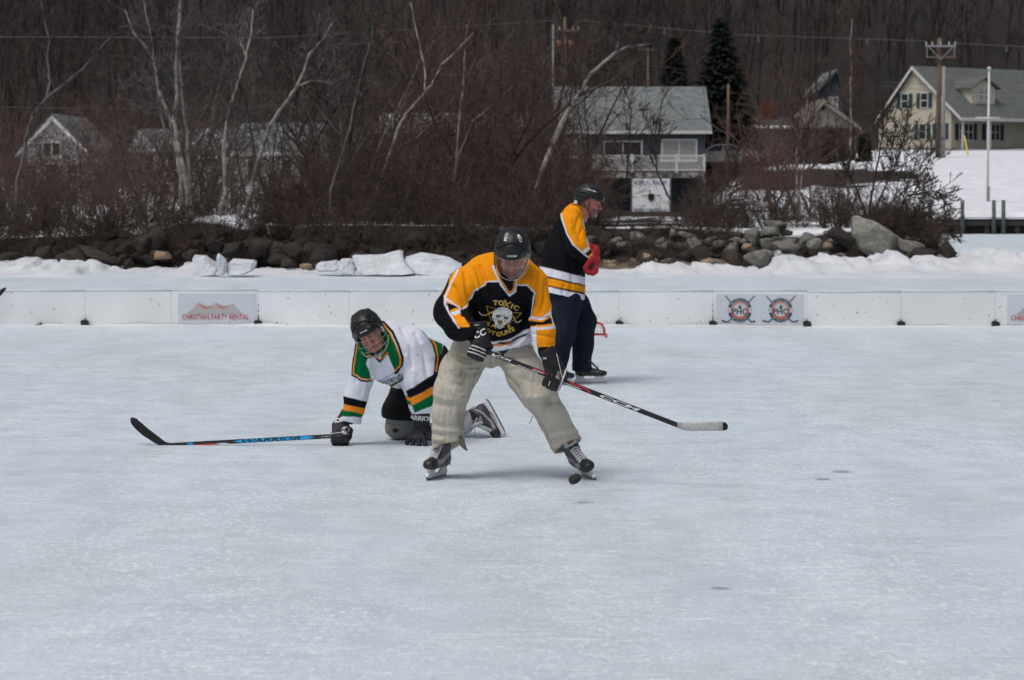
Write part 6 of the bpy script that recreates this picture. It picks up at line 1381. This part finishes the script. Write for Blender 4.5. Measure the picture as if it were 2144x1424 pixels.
def shaft_art(A_, Bk, nn, arts, mats_, parent, off=.0095):
    L_ = np.linalg.norm(Bk-A_); d = nrm(Bk-A_); up = np.cross(nn, d)
    if up[2] < 0: up = -up; 
    X = np.cross(up, nn); flip = np.dot(X, d) < 0; it = []
    for kind_, x, arg, mi in arts:                          # x metres from the butt along the shaft
        x_ = -x if flip else x
        if kind_ == 'T': t, sz, wd_ = arg; tt = text2d(t, sz*1.38, .03, .25); xs_ = [v[0] for v in tt[0]]; ys_ = [v[1] for v in tt[0]]; k = wd_/(max(xs_)-min(xs_)); it.append((xf2d(tt, x_-(max(xs_)+min(xs_))/2*k, -(max(ys_)+min(ys_))/2, 0, k, 1), mi, 1))
        elif kind_ == 'Q': it.append((poly2d([((-p if flip else p)+x_, q) for p, q in (arg if not flip else arg[::-1])]), mi, 0))
    decal('markings', it, A_, X, up, mats_, parent, None, off=off)
M_rd = mat('print_stick_red', (.45, .02, .03, 1), .4); M_bl = mat('print_stick_blue', (.02, .42, .85, 1), .4)
pxm = 14.68/FPX/math.cos(sa)*1.0; XX = lambda px: (px-993)*pxm
shaft_art(A_, Bk, nn, [('T', XX(1056), ('CCM', .014, .095), 0), ('Q', XX(1030), [(0, -.011), (.01, .009), (.035, -.011)], 0), ('Q', XX(1112), [(0, .002), (.10, .002), (.14, -.002), (.11, .011), (.02, .011)], 1), ('Q', XX(1085), [(0, -.010), (.14, -.010), (.13, -.007), (0, -.007)], 0), ('T', XX(1128), ('JETSPEED', .007, .07), 0),
     ('Q', XX(1192), [(0, .001), (.10, .001), (.14, -.009), (.155, -.009), (.12, .011), (0, .011)], 1), ('Q', XX(1183), [(0, -.009), (.10, -.009), (.12, -.005), (0, -.005)], 0), ('T', XX(1300), ('CCM', .019, .26), 0)], [M_print, M_rd], shf)
# skates
skate(P(915, 1003, 15.12), (-.36, -.93, 0), (.10, 0, 1), pm, c1=(.075, .068, .072), sc=1.06, red=True)
skate(P(1232, 999.5, 15.16), (.28, -.95, -.04), (-.50, 0, .87), pm, c1=(.075, .068, .072), sc=1.06, red=True)
# puck
pk = MB(); cpk = P(1203.5, 1003, 13.9); ax = nrm((-.45, -.35, .82)); pk.tube([cpk-ax*.0127, cpk+ax*.0127], .0375, 36); o = pk.build('puck', mat('puck_rubber', (.014, .014, .015, 1), .55, .4, bump=.4, bscale=400, bdist=.002))
bm = bmesh.new(); bm.from_mesh(o.data); bmesh.ops.bevel(bm, geom=[e for e in bm.edges if e.calc_face_angle(0) > .8], offset=.002, segments=2, affect='EDGES'); bm.to_mesh(o.data); bm.free(); tag(o, 'black puck in the air by the skate toe of the bending player', 'puck')

# ================================================================ 2. THE KNEELING PLAYER
YK = 17.1
pk_ = empty('person', P(850, 925, 17.3), 'player on hands and knees in white and green jersey, wire cage on helmet', 'person')
z3 = lambda L_: [(680+x/4.315, 620+y/4.315) for x, y in L_]
KA = [N_(770, 724, 16.92, 32), N_(759, 778, 16.96, 27.5), N_(746, 832, 16.99, 26), N_(735, 884, 17.02, 21)]
KB = [N_(858, 730, 17.0, 46), N_(879, 792, 16.98, 41), N_(886, 840, 16.99, 31), N_(888, 880, 17.0, 22)]
def jk(Q):
    d = capsule(Q, P(826, 738, 17.02), P(905, 768, 17.5), 60*YK/FPX, 52*YK/FPX); d = smin(d, chain(Q, [N_(772, 722, 16.95, 34), N_(812, 712, 17.0, 38), N_(856, 728, 17.02, 44)], .04), .04)
    d = smin(d, capsule(Q, P(815, 765, 16.98), P(868, 790, 17.35), 38*YK/FPX, 38*YK/FPX), .04); d = smax(d, plane(Q, P(826, 817, 17.1), (.10, .1, -1)), .006); d = smax(d, plane(Q, P(925, 740, 17.5), (.9, .75, -.25)), .01)
    a = smax(chain(Q, KA, .02), plane(Q, P(733, 884, 17), (-.25, 0, -1)), .004); b = smax(chain(Q, KB, .03), plane(Q, P(888, 864, 17), (.08, 0, -1)), .004)
    return smin(smin(d, a, .02), b, .018)
ops = [('P', GRN, z3([(515, 235), (590, 330), (650, 470), (690, 560), (690, 620), (640, 690), (600, 600), (570, 520), (540, 560), (480, 540), (390, 560), (370, 610), (400, 680), (420, 750), (330, 745), (248, 700), (262, 560), (290, 400), (360, 250)])),
       ('L', BLK, z3([(288, 420), (262, 560), (248, 712), (330, 762), (420, 765)]), 3.6), ('L', ORG, z3([(296, 430), (272, 560), (256, 700), (335, 745), (418, 750)]), 2.2),
       ('L', BLK, z3([(520, 225), (610, 320), (665, 440), (702, 560), (695, 640), (640, 695)]), 5.5), ('L', ORG, z3([(528, 250), (590, 330), (645, 450), (684, 560), (682, 625), (632, 680)]), 2.6),
       ('L', BLK, z3([(365, 560), (440, 530), (500, 590), (560, 520), (575, 520)]), 5.0), ('L', ORG, z3([(370, 545), (440, 525), (500, 575), (570, 512)]), 2.4), ('P', WHT, z3([(470, 500), (520, 500), (505, 560)])),
       # right sleeve bands
       ('P', BLK, z3([(735, 855), (1000, 700), (1060, 660), (1060, 800), (1000, 815), (760, 925)])), ('P', ORG, z3([(760, 925), (1060, 785), (1060, 850), (790, 990)])), ('P', GRN, z3([(790, 988), (1060, 845), (1060, 950), (815, 1055)])),
       # left sleeve bands
       ('P', BLK, z3([(120, 893), (165, 900), (400, 962), (400, 1030), (150, 978), (100, 970)])), ('P', ORG, z3([(100, 970), (150, 975), (400, 1025), (350, 1072), (140, 1028), (100, 1020)])), ('P', GRN, z3([(100, 1022), (140, 1028), (230, 1040), (352, 1070), (330, 1098), (140, 1085), (100, 1080)])),
       # flank panel
       ('P', (.012, .012, .014), z3([(1005, 540), (1045, 520), (1070, 440), (1200, 420), (1200, 760), (990, 700)])), ('P', GRN, z3([(940, 340), (1003, 560), (1035, 540), (1060, 470), (1062, 380), (1000, 330)])), ('L', BLK, z3([(870, 290), (940, 360), (985, 460), (1003, 570), (990, 700)]), 4.2), ('L', ORG, z3([(935, 345), (1000, 450), (1018, 560), (1005, 680)]), 3.6),
       # hem
       ('P', BLK, z3([(540, 835), (640, 868), (760, 905), (760, 1010), (540, 900)])), ('P', ORG, z3([(610, 862), (700, 880), (765, 915), (765, 945), (690, 910)])), ('P', GRN, z3([(690, 915), (780, 950), (790, 990), (730, 960)]))]
lines = [([(840, 690), (858, 720), (862, 770)], 5, -.010), ([(820, 680), (848, 700), (872, 740)], 5, .007), ([(870, 700), (888, 740), (895, 790)], 6, -.009), ([(850, 745), (868, 780), (866, 812)], 5, .009), ([(775, 740), (768, 790), (760, 830)], 4, .006), ([(748, 750), (746, 800)], 4, -.007), ([(782, 765), (800, 785), (826, 800)], 5, -.009), ([(778, 782), (800, 806)], 4, .008), ([(842, 770), (838, 800), (846, 818)], 4, -.010), ([(872, 815), (900, 800)], 4, -.005), ([(735, 842), (760, 852)], 3.5, -.006), ([(800, 760), (806, 780)], 4, -.006), ([(885, 720), (905, 745)], 5, .008)]
lines = [(a, b*.85, c*1.5) for a, b, c in lines]
jkr, bk = garment('jersey', jk, [N_(826, 738, 17.02, 62), N_(905, 768, 17.5, 56), N_(735, 884, 17.02, 26), N_(888, 880, 17, 26), N_(770, 724, 16.92, 34), N_(858, 730, 17, 48)], .0058, WHT, ops, lines, [(4, 4, 5, .008, 3, 22), (10, 10, 8, .003, 2, 24)], M_jer, pk_, seed=2)
uK = 16.95/FPX; it = [(label_text('Westenda', 64, 16.95, 15, .0, .25), 0, 1), (line2d([(-30*uK, 2*uK), (-5*uK, 7*uK), (25*uK, 12*uK)], .0030), 0, 0)]
it.append((poly2d([(-14*uK, -20*uK), (28*uK, -12*uK), (33*uK, -7*uK), (-14*uK, -13*uK)]), 1, 0)); it.append((xf2d(label_text('LEAGUE', 26, 16.95, 4, .0, 0), 4*uK, -14*uK, .15), 2, 1))
decal_px('lettering', it, 810, 801, 16.7, 22, [mat('print_deep_green', (.0, .055, .07, 1), .6), mat('print_green', (.0, .07, .02, 1), .6), M_gold], jkr, bk)
# shorts, socks
KH = [N_(905, 778, 17.5, 48), N_(862, 822, 17.42, 42), N_(834, 862, 17.33, 35)]
KH2 = [N_(930, 778, 17.55, 46), N_(935, 850, 17.48, 34)]
def sk_(Q): d = smin(chain(Q, KH, .03), chain(Q, KH2, .03), .03); return smax(d, plane(Q, P(836, 878, 17.3), (-.12, 0, -1)), .005)
garment('shorts', sk_, KH+KH2, .008, (.008, .008, .009), [], [([(815, 830), (840, 850)], 5, -.01), ([(850, 840), (845, 870)], 5, .008)], [(6, 6, 5, .008, 3, 32)], M_pant, pk_)
K1 = [N_(834, 868, 17.32, 26), N_(834, 893, 17.36, 27), N_(880, 905, 17.75, 20), N_(915, 902, 18.0, 16)]; K2 = [N_(935, 860, 17.48, 26), N_(938, 893, 17.5, 26), N_(970, 888, 17.56, 21), N_(996, 868, 17.6, 17)]
for nds, col, dk_ in ((K1, (.22, .22, .21), [('B', (.01, .01, .01), (828, 901), (12, 7), 1.0), ('L', (.10, .10, .10), [(806, 885), (830, 890), (862, 884)], 1.2)]), (K2, (.55, .55, .57), [])):
    garment('sock', (lambda n_: (lambda Q: chain(Q, n_, .02)))(nds), nds, .006, col, dk_, [], [(9, 9, 9, .006, 3, 36)], M_pant, pk_)
Rk = rotm(-9, 22, -24); hcK = P(773, 697, 16.83); T = LT(hcK, Rk)
hv = head_mesh(hcK, Rk, (.42, .17, .13), dict(hair=(.05, .03, .02), brow=(.08, .05, .035), beard=((.22, .09, .07), .3, .0)))
lv = limbs_mesh([[(T(0, .05, -.15), .055), N_(820, 730, 17.05, 34), N_(890, 765, 17.45, 34)], [N_(820, 730, 17.05, 34), N_(770, 726, 16.93, 18), N_(752, 815, 16.98, 13), (P(735, 880, 17.02), .032)], [N_(820, 730, 17.05, 34), N_(858, 735, 17.0, 20), N_(882, 812, 16.98, 14), (P(888, 880, 17.02), .032)], [N_(890, 765, 17.45, 34), N_(850, 840, 17.4, 22), N_(834, 890, 17.36, 17)], [N_(890, 765, 17.45, 34), N_(930, 790, 17.52, 22), N_(938, 890, 17.5, 17)]], (.012, .012, .014))
V, F, C = joinVFC([hv, lv]); mkobj('body', V, F, M_skin, pk_, colors=C)
hk, bhk = helmet(hcK, Rk, pk_); strap(hcK, Rk, hk, True)
on_helmet('BAUER', 0, 10, .008, .055, cR=Rk, cc=hcK, hb=bhk, hh=hk)
mb = MB(); cg = lambda a, z: T((.104+.012*math.sin((z+.14)/.19*math.pi))*math.sin(a), -(.118+.030*math.sin((z+.15)/.20*math.pi))*math.cos(a)+.0, z)
zb_ = lambda a: -.145+.075*(abs(a)/1.5)**2
for k in range(7):
    a = math.radians(-72+144*k/6); mb.tube([cg(a, .045+(zb_(a)-.045)*j/9) for j in range(10)], .0013, 5)
for k in range(5):
    zz_ = .045-.042*k; aa = [math.radians(-86+172*j/20) for j in range(21)]; aa = [a for a in aa if zb_(a) <= zz_+.002]
    if len(aa) > 2: mb.tube([cg(a, zz_) for a in aa], .0013 if k else .0022, 5)
mb.tube([cg(math.radians(-86+172*j/24), zb_(math.radians(-86+172*j/24))) for j in range(25)], .0020, 6)
mb.tube([cg(math.radians(-70+140*j/24), zb_(math.radians(-70+140*j/24))+.012)*1.0 for j in range(25)], .0014, 6); mb.build('cage', M_wire_, hk, True)
mb = MB()
for s in (-1, 1): mb.box(T(s*.106, -.03, .0), (.008, .03, .04), Rk)
mb.build('ear_guard', mat('ear_guard_clear', (.5, .5, .5, 1), .2), hk)
DG = (.014, .013, .018)
gk1, bgk1 = glove(P(712, 913, 17.0), (-1, 0, -.05), (.25, -.62, .72), pk_, DG, mirror=True, sc=1.18, cuffdir=(.62, -.62, .42), cl=.08, cr=.9, lines=[(1, .026, .002, .03)])
gk2, bgk2 = glove(P(884, 897, 17.06), (-.92, .40, 0), (-.25, -.50, .62), pk_, (.010, .010, .018), kind='flat', sc=1.25, cuffdir=(-.05, -.50, .80), spread=.2, cl=.10, cr=1.15, mirror=True)
it = [(disc2d(8*uK), 0, 0), (ring2d(6.0*uK, 7.0*uK), 1, 2), (xf2d(text2d('W', 9*uK, .05), 0, -3.2*uK), 1, 2)]
decal_px('badge', it, 722, 903, 16.9, 15, [M_print, M_blk], gk1, bgk1); decal_px('lettering', [(label_text('IOR', 20, 16.9, 9, .04), 0, 0)], 708, 883, 16.9, 12, [M_print], gk1, bgk1)
decal_px('lettering', [(label_text('ARRIOR', 46, 16.9, 10, .04), 0, 0)], 881, 878, 16.9, -6, [M_print], gk2, bgk2, off=.006, grid=.006)
# his stick
YS = 17.0; A_ = P(735, 911, 17.0); Bk = P(348, 932.5, 17.0); st2, sh2, d, nn, s = stick('hockey_stick', A_, None, Bk, None, 'dark stick with bright blue markings lying on the ice, blade tilted up', M_sh, None)
cl = [P(x, y, 17.0) for x, y in ((358, 932), (342, 930), (325, 919), (305, 905), (290, 892), (280, 882), (274, 876))]
blade_mesh(st2, cl, [.030, .044, .056, .062, .062, .054, .022], nrm(np.array([.62, 0, .78])), [.022, .016, .013, .012, .011, .010, .006], M_tapeb)
px_ = 17.0/FPX; XS = lambda px: (735-px)*px_
M_ob = mat('print_stick_orange', (.62, .08, .02, 1), .4); M_nv = mat('print_stick_black', (.01, .012, .02, 1), .4)
# art is placed by distance from the butt; the readable direction runs from the heel to the butt
art = [('Q', XS(567), [(-.25, -.011), (.20, -.011), (.27, .002), (.20, .011), (-.25, .011), (-.31, .001)], 2), ('T', XS(567), ('WARRIOR', .020, .42), 3), ('T', XS(397), ('QRL', .018, .055), 2), ('Q', XS(425), [(-.12, -.0135), (.14, -.0135), (.10, -.006), (-.07, -.004)], 1), ('Q', XS(462), [(-.06, -.0135), (.03, -.0135), (.04, -.006), (-.02, -.003)], 0), ('T', XS(685), ('COVERT QRL', .007, .085), 0), ('Q', XS(704), [(-.03, -.009), (.035, -.013), (.02, -.004)], 1)]
shaft_art(A_, Bk, nn, art, [M_print, M_ob, M_bl, M_nv], sh2)
# skates: the visible one on its toe
skate(P(1040, 868, 17.58), (.46, -.12, -.84), (-.66, -.70, -.36), pk_, c1=(.055, .045, .065), c3=(.30, .30, .31), tongue=(.4, .4, .4), sc=.95, top=.20)
skate(P(935, 885, 18.05), (.25, .3, -.9), (-.2, -.95, .0), pk_, c1=(.055, .045, .065), sc=.95)
MB().tube([P(1000, 868, 17.45), P(995, 885, 17.45), P(994, 905, 17.47), P(993, 917, 17.5)], .003, 5).build('loose_lace', M_lace, pk_, True)

# ================================================================ 3. THE STANDING PLAYER
YR = 22.2
pr = empty('person', P(1205, 803, YR), 'bearded standing player in profile with red gloves and navy pants', 'person')
z4 = lambda L_: [(1100+x/3.095, 360+y/3.095) for x, y in L_]
RA = [N_(1194, 470, 21.98, 26), N_(1208, 515, 21.9, 24), N_(1232, 538, 21.9, 12), N_(1240, 544, 21.9, 9)]
def jr(Q):
    d = capsule(Q, P(1193, 476, YR), P(1184, 530, YR), 33*YR/FPX, 42*YR/FPX, Yax, 1.25); d = smin(d, capsule(Q, P(1180, 530, YR), P(1173, 630, YR), 44*YR/FPX, 52*YR/FPX, Yax, 1.3), .05)
    d = smin(d, ellip(Q, P(1202, 446, YR+.03), (.090, .18, .095)), .05); d = smax(d, plane(Q, P(1172, 616, YR), (-.22, 0, -1)), .005)
    return smin(d, chain(Q, RA, .03), .012)
ops = [('P', YEL, z4([(225, 255), (300, 205), (400, 190), (385, 290), (372, 320), (385, 370), (395, 430), (412, 470), (460, 540), (460, 590), (440, 578), (370, 530), (300, 460), (255, 360)])),
       ('P', YEL, z4([(185, 300), (200, 310), (150, 388), (140, 385)])), ('P', WHT, z4([(365, 520), (410, 480), (420, 495), (382, 535)])), ('P', BLK, z4([(382, 535), (425, 500), (432, 520), (405, 550)])), ('P', YEL, z4([(405, 550), (432, 520), (440, 535), (420, 560)])), ('P', WHT, z4([(420, 562), (450, 525), (470, 560), (440, 590)])),
       ('L', WHT, z4([(228, 255), (240, 310), (270, 400), (310, 470), (375, 530), (440, 578)]), 2.8), ('L', WHT, z4([(385, 285), (372, 318), (384, 365)]), 2.0), ('P', WHT, z4([(398, 400), (410, 430), (418, 480), (400, 470)])), ('L', (.5, .32, .05), z4([(400, 310), (398, 350)]), 2), ('L', BLK, z4([(300, 208), (345, 225), (385, 275)]), 2.0), ('L', YEL, z4([(310, 205), (350, 222), (390, 268)]), 1.2),
       ('P', WHT, z4([(0, 590), (75, 605), (380, 682), (400, 690), (400, 740), (375, 730), (100, 665), (0, 645)])), ('P', YEL, z4([(0, 655), (110, 678), (400, 745), (400, 790), (372, 782), (140, 740), (0, 705)])), ('P', WHT, z4([(0, 715), (150, 745), (400, 800), (400, 900), (0, 860)])),
       ('L', BLK, z4([(0, 648), (115, 672), (372, 735)]), 1.6), ('L', BLK, z4([(0, 708), (145, 737), (372, 782)]), 1.6)]
lines = [([(1212, 455), (1205, 480), (1215, 505)], 4, -.012), ([(1195, 460), (1195, 490), (1205, 515)], 4, .010), ([(1218, 480), (1212, 500), (1225, 525)], 3, -.010), ([(1165, 500), (1160, 560), (1150, 600)], 6, -.010), ([(1190, 540), (1200, 580), (1195, 610)], 6, -.012), ([(1140, 560), (1142, 600)], 5, .010), ([(1215, 560), (1210, 600)], 4, .010), ([(1180, 600), (1178, 620)], 4, -.010)]
lines = [(a, b*.9, c*1.4) for a, b, c in lines]
jrr, bjr = garment('jersey', jr, [N_(1193, 450, YR, 50), N_(1173, 630, YR, 64), N_(1240, 544, 21.9, 12)], .0065, BLK, ops, lines, [(4, 4, 5, .010, 3, 42)], M_jer, pr, seed=4)
RN = [N_(1188, 632, 22.05, 30), N_(1178, 700, 22.0, 25), N_(1166, 772, 22.05, 19)]; RF = [N_(1205, 640, 22.3, 30), N_(1221, 672, 22.25, 26), N_(1220, 720, 22.25, 21), N_(1219, 782, 22.2, 20)]
def pr_(Q):
    d = smin(chain(Q, RN, .04), chain(Q, RF, .04), .02); d = smin(d, capsule(Q, P(1178, 605, YR), P(1188, 640, YR), 36*YR/FPX, 34*YR/FPX, Yax, 1.0), .04)
    return smax(d, plane(Q, P(1220, 777, YR), (-.06, 0, -1)), .005)
garment('pants', pr_, RN+RF+[N_(1180, 610, YR, 46)], .008, NAV, [('L', (.02, .025, .03), z4([(165, 800), (205, 900), (215, 1100)]), 1.4)], [([(1205, 660), (1228, 668)], 4, -.01), ([(1205, 690), (1238, 684)], 4, .01), ([(1210, 720), (1215, 760)], 4, -.01), ([(1200, 765), (1238, 770)], 3, .01), ([(1203, 750), (1236, 755)], 3, -.01), ([(1190, 650), (1185, 700)], 5, .01)], [(6, 6, 6, .012, 3, 52)], M_pant, pr)
Rr = rotm(82, 14, 0); hcR = P(1234, 423, YR-.02); T = LT(hcR, Rr)
hv = head_mesh(hcR, Rr, (.42, .17, .13), dict(eyes_down=True, hair=(.16, .12, .10), brow=(.10, .07, .05), beard=((.10, .075, .062), .85, -.035, (.38, .37, .36))))
lv = limbs_mesh([[(T(0, .05, -.13), .055), N_(1196, 470, YR, 28), N_(1180, 600, YR, 30)], [N_(1196, 465, YR, 24), N_(1194, 472, 22.0, 18), N_(1206, 515, 21.92, 13), (P(1238, 548, 21.9), .03)], [N_(1196, 465, YR, 24), N_(1194, 472, 22.42, 16), N_(1204, 525, 22.45, 12), (P(1240, 555, 22.3), .03)], [N_(1180, 600, YR, 30), N_(1190, 632, 22.08, 20), N_(1178, 700, 22.02, 15), N_(1166, 775, 22.05, 9)], [N_(1180, 600, YR, 30), N_(1205, 640, 22.3, 20), N_(1221, 675, 22.25, 15), N_(1218, 780, 22.2, 9)]], (.012, .012, .014))
V, F, C = joinVFC([hv, lv]); mkobj('body', V, F, M_skin, pr, colors=C)
hr, bhr = helmet(hcR, Rr, pr, ears=False); strap(hcR, Rr, hr); on_helmet('BAUER', 92-180, 34, .012, .085, cR=Rr, cc=hcR, hb=bhr, hh=hr)
MB().box(T(-.06, .115, -.03), (.03, .03, .03), Rr).build('strap_clip', M_print, hr)
RED = (.33, .006, .014)
gr, bgr = glove(P(1235, 558, 21.9), (.1, -1, .1), (1, .1, .12), pr, RED, sc=1.28, palm=(.34, .24, .16), cuffdir=(.0, -.5, -.85), h=.005, cl=.05, cr=.9, fill=True)
gr2, _ = glove(P(1241, 542, 22.15), (.1, -1, .1), (1, .1, .1), pr, RED, sc=1.2, cuffdir=(.0, -.3, -.95), h=.006, cl=.05, cr=.9, fill=True)
o_ = MB().tube([P(1239, 556, 21.83), P(1239, 556, 22.2)], .020, 10).build('held_grip', M_strap, gr)
skate(P(1233, 803.5, 22.2), (1, -.05, .02), (0, 0, 1), pr, M_strap, c1=(.014, .014, .016), c2=(.010, .010, .011), c3=(.05, .05, .055), tongue=(.014, .014, .016), sc=.98, top=.17)
skate(P(1165, 808, 22.0), (1, -.1, 0), (0, 0, 1), pr, M_strap, c1=(.014, .014, .016), c2=(.010, .010, .011), c3=(.05, .05, .055), tongue=(.014, .014, .016), sc=.98, top=.17)

# stick leaning on the boards at the left edge
ysb = yb(-10)-.10; A_ = np.array([GX(-60, ysb)-.95, ysb-.35, .02]); Bk = P(-36, 643, ysb); st3, sh3, d, nn, s = stick('hockey_stick', A_, None, Bk, None, 'stick at the far left edge with only its black blade tip showing', M_sh, None)
cl = [P(x, y, ysb) for x, y in ((-38, 645), (-28, 638), (-15, 628), (-2, 616), (6, 608), (12, 603))]; blade_mesh(st3, cl, [.030, .045, .055, .058, .052, .024], nrm(np.array([-.62, 0, .78])), [.02, .015, .013, .012, .010, .008], M_tapeb)
